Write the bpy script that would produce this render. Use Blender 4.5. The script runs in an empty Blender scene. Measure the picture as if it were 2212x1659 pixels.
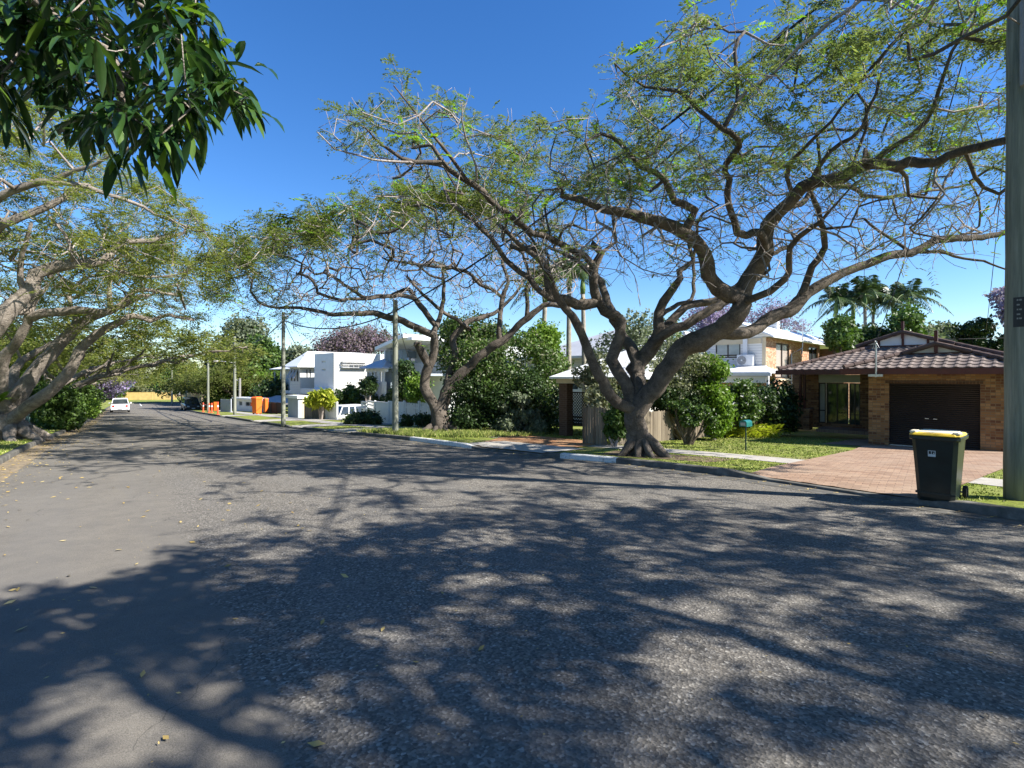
import bpy, math, random
import numpy as np
from mathutils import Vector, Matrix

# ------------------------------------------------------------------ camera, sky, sun, exposure
sc = bpy.context.scene
COL = sc.collection
F = 1152.0; CX = 1106.0; HY = 811.0; EYE = 1.6        # picture units (2212 wide) used only to measure the place
cam_d = bpy.data.cameras.new("camera"); cam = bpy.data.objects.new("camera", cam_d); COL.objects.link(cam)
cam.location = (0, 0, EYE); cam.rotation_euler = (math.radians(90), 0, 0)
cam_d.sensor_width = 36; cam_d.lens = 36 * F / 2212; cam_d.shift_y = -18.5 / 2212
cam_d.clip_start = 0.05; cam_d.clip_end = 3000
sc.camera = cam
SUN_AZ = math.radians(-20); SUN_EL = math.radians(40)
sdir = Vector((math.cos(SUN_AZ) * math.cos(SUN_EL), math.sin(SUN_AZ) * math.cos(SUN_EL), math.sin(SUN_EL)))
w = bpy.data.worlds.new("World"); sc.world = w; w.use_nodes = True
nt = w.node_tree; bg = nt.nodes["Background"]
sky = nt.nodes.new("ShaderNodeTexSky"); sky.sky_type = 'NISHITA'; sky.sun_disc = False
sky.sun_elevation = SUN_EL; sky.sun_rotation = math.pi / 2 - SUN_AZ
sky.air_density = 1.0; sky.dust_density = 0.2; sky.ozone_density = 5.0; sky.altitude = 0
hs = nt.nodes.new("ShaderNodeHueSaturation"); hs.inputs['Saturation'].default_value = 1.23; hs.inputs['Hue'].default_value = .507
nt.links.new(sky.outputs[0], hs.inputs['Color']); nt.links.new(hs.outputs[0], bg.inputs[0]); bg.inputs[1].default_value = 0.088
sl = bpy.data.lights.new("sun", 'SUN'); so = bpy.data.objects.new("sun", sl); COL.objects.link(so)
sl.energy = 4.9; sl.angle = math.radians(0.53); sl.color = (1.0, 0.95, 0.87)
so.rotation_euler = sdir.to_track_quat('Z', 'Y').to_euler()
sc.view_settings.view_transform = 'Standard'; sc.view_settings.look = 'None'
sc.view_settings.exposure = 1.3; sc.view_settings.gamma = 1.0

RNG = np.random.default_rng(7)

# ------------------------------------------------------------------ terrain functions
def gz(x, y):
    y = np.asarray(y, float)
    d = np.clip(y - 70, 0, 45)
    return -.0426 * np.clip(y, -60, 70) - .0426 * (d - d * d / 90)

def catmull(P, step=.5):
    P = np.array(P, float); out = []
    for i in range(len(P) - 1):
        p0 = P[max(i - 1, 0)]; p1 = P[i]; p2 = P[i + 1]; p3 = P[min(i + 2, len(P) - 1)]
        n = max(1, int(np.linalg.norm(p2 - p1) / step))
        for k in range(n):
            t = k / n
            out.append(.5 * ((2 * p1) + (-p0 + p2) * t + (2 * p0 - 5 * p1 + 4 * p2 - p3) * t * t + (-p0 + 3 * p1 - 3 * p2 + p3) * t ** 3))
    out.append(P[-1]); return np.array(out)

KR = catmull([(34, -36), (18, -13), (11.2, -4), (8.8, 1.2), (7.4, 5), (6.7, 6.8), (5.95, 8.3), (4.65, 10.6), (2.85, 12.75), (.92, 14.5),
              (-1.57, 17.2), (-4.2, 20.5), (-8.7, 25.0), (-13.2, 30.2), (-21.6, 41.2), (-35, 59), (-45.5, 74), (-49, 84), (-46, 92), (-36, 96)], .4)
KL = catmull([(20, -31), (9, -16.5), (0, -4), (-6, 4.2), (-12.2, 12.7), (-13.75, 14.8), (-15.5, 17.2), (-17.7, 20.4), (-20.2, 24), (-24.6, 30.5),
              (-37, 47.5), (-57, 75), (-68, 91), (-73, 103), (-62, 111), (-36, 113)], .4)
ND = np.array([.81, .588])
def kr_px(px):
    s = np.argmin(np.abs(CX + F * KR[:, 0] / np.maximum(KR[:, 1], 1) - px) + (KR[:, 1] < 3) * 1e6 + (KR[:, 1] > 75) * 1e6)
    return s
DRV = [(1600, 1990), (1010, 1185), (695, 758), (622, 649), (542, 562), (474, 484)]    # crossovers along the kerb
KW = np.zeros(len(KR))
for a, b in DRV:
    ia, ib = sorted((kr_px(a), kr_px(b)))
    i = np.arange(len(KR)); KW = np.maximum(KW, np.clip(np.minimum(i - ia, ib - i) / 1.2 + .5, 0, 1))

def lawn(x, y, left=False):
    x = np.asarray(x, float); y = np.asarray(y, float)
    z = gz(x, y) + .12
    if left: return z
    n = .81 * x + .588 * y
    z = z - .0164 * np.clip(n - 10, 0, 20)
    sh = x.shape; P = np.stack([x.ravel(), y.ravel()], 1)
    d2 = ((P[:, None, :] - KR[None, :, :]) ** 2).sum(2) if len(P) < 400 else None
    if d2 is None:
        idx = np.empty(len(P), int); dd = np.empty(len(P))
        for c in range(0, len(P), 400):
            q = ((P[c:c + 400, None, :] - KR[None, :, :]) ** 2).sum(2); idx[c:c + 400] = q.argmin(1); dd[c:c + 400] = q.min(1)
    else:
        idx = d2.argmin(1); dd = d2.min(1)
    d = np.sqrt(dd)
    return z - (.085 * KW[idx] * np.clip(1 - d / 1.3, 0, 1)).reshape(sh)

def W(px, py, Y):
    return Vector(((px - CX) / F * Y, Y, EYE - (py - HY) / F * Y))
def G(px, py, surf='lawn'):
    lo, hi = 1.0, 400.0
    fn = (lambda X, Y: float(lawn(X, Y))) if surf == 'lawn' else ((lambda X, Y: float(gz(X, Y)) + .12) if surf == 'left' else (lambda X, Y: float(gz(X, Y))))
    for _ in range(40):
        m = (lo + hi) / 2; X = (px - CX) / F * m
        if EYE - (py - HY) / F * m > fn(X, m): lo = m
        else: hi = m
    X = (px - CX) / F * lo
    return Vector((X, lo, fn(X, lo)))

# ------------------------------------------------------------------ materials
MATS = {}
def S(v): return (v[0], v[1], v[2], 1)
class NB:
    def __init__(s, name):
        s.m = bpy.data.materials.new(name); s.m.use_nodes = True; s.t = s.m.node_tree
        s.p = s.t.nodes["Principled BSDF"]; s.out = s.t.nodes["Material Output"]; MATS[name] = s.m
    def n(s, typ, **kw):
        nd = s.t.nodes.new("ShaderNode" + typ)
        for k, v in kw.items(): setattr(nd, k, v)
        return nd
    def l(s, a, b): s.t.links.new(a, b)
    def co(s, kind='Object'): return s.n("TexCoord").outputs[kind]
    def noise(s, scale, detail=4, rough=.55, vec=None, dist=0):
        nd = s.n("TexNoise"); nd.inputs['Scale'].default_value = scale; nd.inputs['Detail'].default_value = detail
        nd.inputs['Roughness'].default_value = rough; nd.inputs['Distortion'].default_value = dist
        s.l(vec if vec is not None else s.co(), nd.inputs['Vector']); return nd.outputs['Fac']
    def ramp(s, fac, stops):
        r = s.n("ValToRGB"); e = r.color_ramp.elements
        e[0].position = stops[0][0]; e[0].color = S(stops[0][1]); e[1].position = stops[-1][0]; e[1].color = S(stops[-1][1])
        for p, c in stops[1:-1]:
            x = e.new(p); x.color = S(c)
        s.l(fac, r.inputs[0]); return r.outputs[0]
    def mix(s, fac, a, b, mode='MIX'):
        m = s.n("Mix"); m.data_type = 'RGBA'; m.blend_type = mode
        for i, v in ((0, fac), (6, a), (7, b)):
            if hasattr(v, 'is_output'): s.l(v, m.inputs[i])
            elif i == 0: m.inputs[0].default_value = v
            else: m.inputs[i].default_value = S(v)
        return m.outputs[2]
    def math(s, op, a, b=0.0, c=None):
        m = s.n("Math"); m.operation = op
        for i, v in enumerate((a, b) if c is None else (a, b, c)):
            if hasattr(v, 'is_output'): s.l(v, m.inputs[i])
            else: m.inputs[i].default_value = v
        return m.outputs[0]
    def sep(s, vec=None):
        x = s.n("SeparateXYZ"); s.l(vec if vec is not None else s.co(), x.inputs[0]); return x.outputs
    def bump(s, h, strength=.3, dist=.01):
        b = s.n("Bump"); b.inputs['Strength'].default_value = strength; b.inputs['Distance'].default_value = dist
        s.l(h, b.inputs['Height']); s.l(b.outputs[0], s.p.inputs['Normal'])
    def fin(s, col, rough=.8, spec=.3, metal=0):
        if hasattr(col, 'is_output'): s.l(col, s.p.inputs['Base Color'])
        else: s.p.inputs['Base Color'].default_value = S(col)
        if hasattr(rough, 'is_output'): s.l(rough, s.p.inputs['Roughness'])
        else: s.p.inputs['Roughness'].default_value = rough
        s.p.inputs['Specular IOR Level'].default_value = spec; s.p.inputs['Metallic'].default_value = metal
        return s.m

def mat_plain(name, col, rough=.6, spec=.3, metal=0, var=.15, scale=6):
    b = NB(name); f = b.noise(scale, 5)
    lo = tuple(c * (1 - var) for c in col); hi = tuple(min(1, c * (1 + var)) for c in col)
    return b.fin(b.ramp(f, [(.3, lo), (.7, hi)]), rough, spec, metal)

def mat_leaf(name, cols, trans=.35, rough=.5, clump=1.2, spec=.3):
    b = NB(name)
    geo = b.n("NewGeometry"); r = geo.outputs['Random Per Island']
    nz = b.noise(clump, 3, .6)
    f = b.math('ADD', b.math('MULTIPLY', r, .55), b.math('MULTIPLY', nz, .5))
    st = [(.12 + .76 * i / (len(cols) - 1), c) for i, c in enumerate(cols)]
    c = b.ramp(f, st)
    b.fin(c, rough, spec)
    tr = b.n("BsdfTranslucent"); b.l(b.mix(1.0, c, (1.0, 1.15, .6), 'MULTIPLY'), tr.inputs[0])
    mx = b.n("MixShader"); mx.inputs[0].default_value = trans
    b.l(b.p.outputs[0], mx.inputs[1]); b.l(tr.outputs[0], mx.inputs[2]); b.l(mx.outputs[0], b.out.inputs[0])
    return b.m

def mat_brick(name, c1, c2, mortar, bw=.24, bh=.086, bias=0.0, extra=None, msize=.01):
    b = NB(name); x = b.sep(); v = b.n("CombineXYZ")
    b.l(b.math('ADD', x[0], x[1]), v.inputs[0]); b.l(x[2], v.inputs[1])
    t = b.n("TexBrick"); b.l(v.outputs[0], t.inputs['Vector'])
    t.inputs['Color1'].default_value = S(c1); t.inputs['Color2'].default_value = S(c2); t.inputs['Mortar'].default_value = S(mortar)
    t.inputs['Scale'].default_value = 1; t.inputs['Mortar Size'].default_value = msize; t.inputs['Mortar Smooth'].default_value = .1
    t.inputs['Bias'].default_value = bias; t.inputs['Brick Width'].default_value = bw; t.inputs['Row Height'].default_value = bh
    c = t.outputs['Color']
    if extra:      # clinker bricks darker than the rest, chosen per brick with a blocky noise
        fl = b.n("CombineXYZ")
        row = b.math('FLOOR', b.math('DIVIDE', x[2], bh))
        off = b.math('MULTIPLY', b.math('MODULO', b.math('ABSOLUTE', row), 2.0), .5)
        b.l(b.math('FLOOR', b.math('ADD', b.math('DIVIDE', b.math('ADD', x[0], x[1]), bw), off)), fl.inputs[0]); b.l(row, fl.inputs[1])
        wn = b.n("TexWhiteNoise"); wn.noise_dimensions = '2D'; b.l(fl.outputs[0], wn.inputs['Vector'])
        e = extra[0]; r_ = b.n("ValToRGB"); r_.color_ramp.interpolation = 'CONSTANT'; el = r_.color_ramp.elements
        md = tuple((p_ + q_) / 2 for p_, q_ in zip(c2, extra[1]))
        el[0].position = 0; el[0].color = S(c1); el[1].position = e * .55; el[1].color = S(c2)
        for ps, cc in ((e, md), ((1 + e) / 2, extra[1])):
            q_ = el.new(ps); q_.color = S(cc)
        b.l(wn.outputs['Value'], r_.inputs[0])
        c = b.mix(t.outputs['Fac'], r_.outputs[0], mortar)
    c = b.mix(b.math('MULTIPLY', b.noise(3.0, 4), .35), c, tuple(q * .55 for q in c1))
    b.bump(b.math('SUBTRACT', 1.0, t.outputs['Fac']), .5, .01)
    return b.fin(c, .88, .2)

def make_mats():
    # asphalt: older smooth strip beside coarse chip seal, boundary runs along the road
    b = NB('asphalt'); x = b.sep(); co = b.co()
    n = b.math('ADD', b.math('MULTIPLY', x[0], .81), b.math('MULTIPLY', x[1], .588))
    edge = b.math('ADD', n, b.math('MULTIPLY', b.math('SUBTRACT', b.noise(2.6, 7, .7), .5), 1.0))
    kk = b.n('MapRange'); b.l(edge, kk.inputs[0]); kk.inputs[1].default_value = .5; kk.inputs[2].default_value = .72; k = kk.outputs[0]
    vo = b.n("TexVoronoi"); vo.inputs['Scale'].default_value = 62; b.l(co, vo.inputs['Vector'])
    fine = b.noise(170, 2, .7)
    big = b.noise(.5, 5)
    chips = b.ramp(vo.outputs['Color'], [(.05, (.062, .056, .049)), (.5, (.17, .155, .132)), (.8, (.3, .273, .233)), (.97, (.53, .5, .44))])
    chips = b.mix(b.math('MULTIPLY', fine, .5), chips, (.085, .08, .073))
    smooth = b.mix(b.ramp(b.noise(3.5, 7, .7), [(.38, (0, 0, 0)), (.62, (.6, .6, .6))]), b.ramp(fine, [(.3, (.085, .078, .068)), (.7, (.215, .198, .172))]), b.ramp(fine, [(.3, (.125, .112, .094)), (.7, (.27, .245, .205))]))
    vc = b.n('TexVoronoi'); vc.feature = 'DISTANCE_TO_EDGE'; vc.inputs['Scale'].default_value = .55; nv = b.n('TexNoise'); nv.inputs['Scale'].default_value = 1.3; nv.inputs['Detail'].default_value = 6; b.l(co, nv.inputs['Vector']); vm = b.n('VectorMath'); vm.operation = 'MULTIPLY_ADD'; b.l(nv.outputs['Color'], vm.inputs[0]); vm.inputs[1].default_value = (1.6, 1.6, 0); b.l(co, vm.inputs[2]); b.l(vm.outputs[0], vc.inputs['Vector'])
    crack = b.math('MULTIPLY', b.math('LESS_THAN', vc.outputs['Distance'], .003), b.math('GREATER_THAN', b.noise(.35, 2), .5))
    col = b.mix(k, smooth, chips)
    col = b.mix(b.math('MULTIPLY', b.ramp(big, [(.35, (0, 0, 0)), (.7, (1, 1, 1))]), .35), col, (.085, .08, .074))
    # wheel tracks and long stains that follow the lane
    v2 = b.n("CombineXYZ"); b.l(n, v2.inputs[0]); b.l(b.math('MULTIPLY', b.math('SUBTRACT', b.math('MULTIPLY', x[1], .81), b.math('MULTIPLY', x[0], .588)), .06), v2.inputs[1])
    tr = b.noise(1.1, 4, .6, vec=v2.outputs[0])
    col = b.mix(b.math('MULTIPLY', b.ramp(tr, [(.42, (0, 0, 0)), (.62, (1, 1, 1))]), .3), col, (.15, .145, .137))
    col = b.mix(b.math('MULTIPLY', crack, .4), col, (.03, .03, .03))
    oil = b.ramp(b.noise(1.9, 3, .5), [(.66, (0, 0, 0)), (.74, (1, 1, 1))])
    col = b.mix(b.math('MULTIPLY', oil, .35), col, (.045, .044, .042))
    b.bump(b.math('ADD', b.math('MULTIPLY', vo.outputs['Distance'], k), b.math('MULTIPLY', fine, .4)), .7, .008)
    b.fin(col, .95, .1)
    # grass
    b = NB('grass'); a = b.noise(22, 5, .7); c = b.noise(.9, 5)
    col = b.ramp(a, [(.28, (.05, .09, .012)), (.5, (.16, .2, .03)), (.75, (.28, .31, .07))])
    col = b.mix(b.ramp(c, [(.42, (0, 0, 0)), (.68, (1, 1, 1))]), col, (.235, .24, .085))
    dirt = b.ramp(b.noise(.55, 6, .65), [(.52, (0, 0, 0)), (.64, (1, 1, 1))])
    col = b.mix(b.math('MULTIPLY', dirt, .7), col, (.17, .125, .075)); b.bump(a, .8, .03); b.fin(col, .95, .1)
    b = NB('blade'); r = b.n("NewGeometry").outputs['Random Per Island']
    b.fin(b.ramp(r, [(0, (.08, .13, .02)), (.45, (.2, .26, .045)), (.8, (.33, .35, .1)), (1, (.42, .37, .17))]), .7, .2)
    b = NB('earth'); b.fin(b.ramp(b.noise(3, 6, .65), [(.3, (.09, .07, .045)), (.7, (.2, .15, .095))]), .95, .1)
    b = NB('terracotta_dirt'); b.fin(b.ramp(b.noise(2.2, 6, .7), [(.3, (.2, .1, .055)), (.5, (.36, .19, .1)), (.72, (.45, .33, .2))]), .95, .1)
    b = NB('concrete'); f = b.noise(5, 7, .7); g = b.noise(120, 2)
    b.fin(b.mix(.25, b.ramp(f, [(.3, (.26, .24, .21)), (.7, (.45, .42, .37))]), b.ramp(g, [(.3, (.2, .19, .17)), (.7, (.5, .48, .44))])), .9, .2); b.bump(g, .3, .004)
    b = NB('kerb_concrete'); f = b.noise(4, 7, .7)
    b.fin(b.ramp(f, [(.3, (.06, .057, .052)), (.55, (.12, .115, .103)), (.75, (.24, .225, .2))]), .92, .15)
    b = NB('kerb_paint'); f = b.noise(9, 7, .75)
    b.fin(b.ramp(f, [(.34, (.22, .21, .19)), (.46, (.56, .56, .54)), (.8, (.7, .7, .69))]), .7, .3)
    b = NB('gutter_litter'); f = b.noise(7, 6, .75)
    b.fin(b.ramp(f, [(.32, (.11, .1, .085)), (.55, (.24, .19, .13)), (.75, (.36, .3, .21))]), .95, .1)
    # pavers, herringbone-ish running bond
    b = NB('brick_pavers'); t = b.n("TexBrick"); mp = b.n("Mapping"); b.l(b.co(), mp.inputs[0]); mp.inputs['Rotation'].default_value = (0, 0, math.radians(38))
    b.l(mp.outputs[0], t.inputs['Vector']); t.inputs['Scale'].default_value = 1
    t.inputs['Color1'].default_value = (.33, .215, .145, 1); t.inputs['Color2'].default_value = (.2, .125, .085, 1); t.inputs['Mortar'].default_value = (.13, .08, .055, 1)
    t.inputs['Brick Width'].default_value = .23; t.inputs['Row Height'].default_value = .115; t.inputs['Mortar Size'].default_value = .006
    c = b.mix(b.ramp(b.noise(1.1, 6, .7), [(.35, (0, 0, 0)), (.7, (.6, .6, .6))]), t.outputs['Color'], (.36, .28, .21))
    b.bump(b.math('SUBTRACT', 1.0, t.outputs['Fac']), .6, .01); b.fin(c, .9, .2)
    mat_brick('brick_clinker', (.35, .2, .1), (.27, .14, .065), (.2, .15, .1), extra=(.62, (.13, .055, .035)))
    mat_brick('brick_header', (.46, .3, .17), (.33, .19, .1), (.19, .12, .08), bw=.12, msize=.014)
    mat_brick('brick_speckled', (.4, .19, .105), (.5, .28, .16), (.36, .25, .18), bw=.24, bh=.086, extra=(.58, (.62, .44, .31)))
    mat_brick('brick_brown', (.13, .075, .05), (.09, .05, .035), (.15, .11, .08))
    b = NB('roof_tile'); f = b.noise(2.5, 6, .65); g = b.noise(40, 3)
    b.fin(b.mix(.3, b.ramp(f, [(.3, (.09, .07, .06)), (.65, (.215, .172, .148))]), b.ramp(g, [(.3, (.08, .06, .052)), (.7, (.3, .25, .22))])), .8, .25)
    mat_plain('tile_cap', (.1, .07, .06), .85, .2, 0, .35, 3)
    mat_plain('maroon_trim', (.075, .018, .016), .4, .4)
    mat_plain('roller_brown', (.022, .017, .015), .45, .4, 0, .2, 2)
    mat_plain('dark_frame', (.028, .02, .017), .4, .4)
    mat_plain('white_paint', (.74, .74, .73), .5, .3, 0, .05, 2)
    mat_plain('cream_panel', (.5, .52, .45), .6, .3, 0, .06, 2)
    mat_plain('render_grey', (.33, .36, .4), .8, .2, 0, .06, 2)
    mat_plain('slate_grey', (.17, .21, .24), .6, .3, 0, .1, 2)
    mat_plain('beige_render', (.6, .5, .34), .85, .2, 0, .08, 2)
    mat_plain('cladding_white', (.58, .6, .57), .6, .3, 0, .06, 1.5)
    mat_plain('roof_white', (.76, .77, .77), .45, .4, 0, .06, 1.2)
    mat_plain('roof_grey', (.38, .39, .41), .45, .4, 0, .08, 1.2)
    mat_plain('aluminium', (.5, .5, .5), .35, .5, .8)
    mat_plain('rubber', (.02, .02, .02), .8, .3)
    mat_plain('bin_green', (.006, .013, .012), .33, .5, 0, .3, 8)
    mat_plain('bin_yellow', (.75, .5, .045), .45, .4, 0, .15, 8)
    mat_plain('lid_sky_sheen', (.62, .57, .42), .5, .3, 0, .2, 12)  # dull greyish yellow: sky reflection on the lid top put into the colour
    mat_plain('sticker', (.5, .55, .56), .5, .3)
    mat_plain('mailbox_green', (.012, .13, .12), .35, .5)
    mat_plain('post_green', (.01, .035, .03), .4, .4)
    mat_plain('ac_white', (.72, .73, .72), .45, .4, 0, .04)
    mat_plain('ac_grille', (.2, .2, .19), .6, .3)
    mat_plain('car_white', (.72, .73, .73), .25, .5, 0, .03)
    mat_plain('car_dark', (.045, .055, .065), .22, .6, .3, .05)
    mat_plain('black_plastic', (.02, .02, .022), .5, .4)
    mat_plain('red_lamp', (.35, .02, .015), .25, .5)
    mat_plain('clear_lamp', (.6, .62, .62), .15, .6)
    mat_plain('orange_plastic', (.85, .16, .02), .5, .4, 0, .08)
    mat_plain('red_plastic', (.8, .12, .05), .5, .4, 0, .08)
    mat_plain('skip_shadow', (.03, .03, .03), .8, .2)
    mat_plain('cable_black', (.015, .015, .017), .6, .3)
    mat_plain('insulator', (.25, .24, .22), .4, .5)
    mat_plain('new_timber', (.62, .44, .17), .8, .2, 0, .15, 1.5)
    mat_plain('teal_fence', (.16, .27, .26), .7, .3, 0, .15, 3)
    mat_plain('dead_frond', (.4, .27, .13), .9, .1, 0, .2)
    mat_plain('crownshaft', (.12, .19, .05), .5, .3, 0, .2, 3)
    for nm, lo, hi, sc_ in (('bark', (.028, .024, .02), (.2, .168, .138), 3.2), ('bark_pale', (.08, .066, .054), (.38, .33, .28), 4), ('bark_twig', (.2, .17, .15), (.5, .44, .4), 2),
                      ('bark_dark', (.05, .04, .03), (.2, .16, .12), 4), ('palm_trunk', (.2, .18, .14), (.4, .37, .3), 3)):
        b = NB(nm); f = b.noise(sc_, 8, .72, dist=.4); g = b.noise(28, 4, .7)
        mid = tuple((a_ + c_) / 2 for a_, c_ in zip(lo, hi))
        b.fin(b.mix(.35, b.ramp(f, [(.34, lo), (.5, mid), (.66, hi)]), b.ramp(g, [(.35, lo), (.68, hi)])), .95, .15)
        b.bump(b.math('ADD', f, b.math('MULTIPLY', g, .6)), 1.0, .045)
    b = NB('pole_wood'); mp = b.n("Mapping"); b.l(b.co(), mp.inputs[0]); mp.inputs['Scale'].default_value = (14, 14, .7)
    f = b.noise(1, 7, .7, vec=mp.outputs[0])
    b.fin(b.ramp(f, [(.3, (.11, .125, .1)), (.5, (.21, .22, .175)), (.72, (.33, .33, .27))]), .9, .15); b.bump(f, .6, .02)
    b = NB('paling'); mp = b.n("Mapping"); b.l(b.co(), mp.inputs[0]); mp.inputs['Scale'].default_value = (7, 7, .8)
    f = b.noise(1, 6, .7, vec=mp.outputs[0]); r = b.n("NewGeometry").outputs['Random Per Island']
    b.fin(b.mix(.5, b.ramp(f, [(.3, (.07, .056, .042)), (.7, (.25, .205, .15))]), b.ramp(r, [(0, (.08, .065, .048)), (1, (.32, .27, .2))])), .92, .1)
    b = NB('lattice_wood'); b.fin((.05, .035, .026), .8, .2)
    # weatherboards: courses every 16 cm
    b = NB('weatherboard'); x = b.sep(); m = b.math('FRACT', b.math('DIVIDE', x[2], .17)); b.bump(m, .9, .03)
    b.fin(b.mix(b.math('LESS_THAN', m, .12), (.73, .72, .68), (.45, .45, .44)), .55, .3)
    b = NB('glass'); b.fin(b.ramp(b.noise(1.2, 3), [(.35, (.015, .02, .022)), (.7, (.05, .06, .065))]), .05, .8)
    b = NB('glass_curtain'); b.fin(b.ramp(b.noise(1.5, 3), [(.35, (.34, .38, .35)), (.7, (.5, .53, .48))]), .12, .7)
    b = NB('glass_pink'); x = b.sep(); m = b.n("TexWave"); m.inputs['Scale'].default_value = 3; m.inputs['Distortion'].default_value = 1.5
    b.l(b.co(), m.inputs[0]); b.fin(b.mix(m.outputs['Fac'], (.33, .27, .24), (.45, .35, .3)), .12, .6)
    # foliage
    mat_leaf('leaf_poinciana', [(.06, .08, .024), (.12, .14, .042), (.2, .205, .065), (.19, .27, .06)], .5, .6, .8)
    mat_leaf('leaf_poinciana_cool', [(.06, .085, .035), (.115, .15, .06), (.185, .21, .085), (.25, .27, .11)], .5, .6, .8)
    mat_leaf('leaf_poinciana_olive', [(.085, .105, .025), (.17, .19, .045), (.28, .28, .08), (.22, .3, .08)], .5, .6, .7)
    mat_leaf('leaf_new', [(.13, .26, .02), (.22, .38, .03), (.32, .46, .06)], .5, .5, 2)
    mat_leaf('leaf_mango', [(.012, .032, .012), (.022, .06, .018), (.04, .09, .022), (.1, .17, .035)], .25, .2, 2.5, .65)
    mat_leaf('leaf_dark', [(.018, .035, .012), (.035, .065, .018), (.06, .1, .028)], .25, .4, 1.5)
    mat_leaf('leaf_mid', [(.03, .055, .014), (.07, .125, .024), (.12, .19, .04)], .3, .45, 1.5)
    mat_leaf('leaf_bright', [(.06, .12, .015), (.13, .22, .025), (.2, .3, .04)], .4, .45, 2)
    mat_leaf('leaf_olive', [(.06, .075, .035), (.12, .135, .07), (.2, .21, .12), (.27, .27, .17)], .25, .5, 1.5)
    mat_leaf('leaf_silver', [(.08, .1, .06), (.15, .18, .11), (.24, .27, .18)], .3, .6, 1)
    mat_leaf('leaf_yellow', [(.16, .22, .02), (.33, .36, .03), (.46, .45, .06)], .4, .5, 2)
    mat_leaf('leaf_palm', [(.025, .045, .018), (.05, .085, .03), (.1, .14, .05)], .25, .35, 2, .5)
    mat_leaf('jacaranda_bloom', [(.12, .085, .13), (.24, .18, .33), (.36, .29, .5), (.3, .26, .36)], .4, .7, 1.5)
    mat_leaf('jacaranda_faded', [(.08, .09, .04), (.16, .12, .12), (.24, .17, .24), (.15, .15, .07)], .35, .7, 1)
    mat_leaf('white_bloom', [(.5, .5, .45), (.7, .7, .65)], .3, .7, 2)
    mat_leaf('litter', [(.2, .13, .05), (.42, .3, .1), (.6, .48, .22)], .1, .8, 3)
make_mats()

# ------------------------------------------------------------------ mesh building
def tag(o, label=None, cat=None, group=None, kind=None):
    if label: o["label"] = label
    if cat: o["category"] = cat
    if group: o["group"] = group
    if kind: o["kind"] = kind
    return o
def link_mesh(name, V, Fc, m, parent=None, smooth=False, loc=None, rz=0):
    me = bpy.data.meshes.new(name)
    if isinstance(Fc, np.ndarray):
        V = np.asarray(V, np.float32); k = Fc.shape[1]; nf = len(Fc)
        me.vertices.add(len(V)); me.vertices.foreach_set("co", V.ravel())
        me.loops.add(nf * k); me.loops.foreach_set("vertex_index", Fc.astype(np.int32).ravel())
        me.polygons.add(nf); me.polygons.foreach_set("loop_start", np.arange(0, nf * k, k, dtype=np.int32))
        me.polygons.foreach_set("loop_total", np.full(nf, k, np.int32))
        me.update(calc_edges=True)
    else:
        me.from_pydata([tuple(v) for v in V], [], Fc); me.update()
    if smooth: me.polygons.foreach_set("use_smooth", np.ones(len(me.polygons), bool))
    me.materials.append(MATS[m])
    o = bpy.data.objects.new(name, me); COL.objects.link(o)
    if parent: o.parent = parent
    if loc is not None: o.location = loc
    o.rotation_euler[2] = rz
    return o
def empty(name, loc, rz=0, label=None, cat=None, group=None):
    o = bpy.data.objects.new(name, None); COL.objects.link(o); o.location = loc; o.rotation_euler[2] = rz; o.empty_display_size = .3
    return tag(o, label, cat, group)

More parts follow.
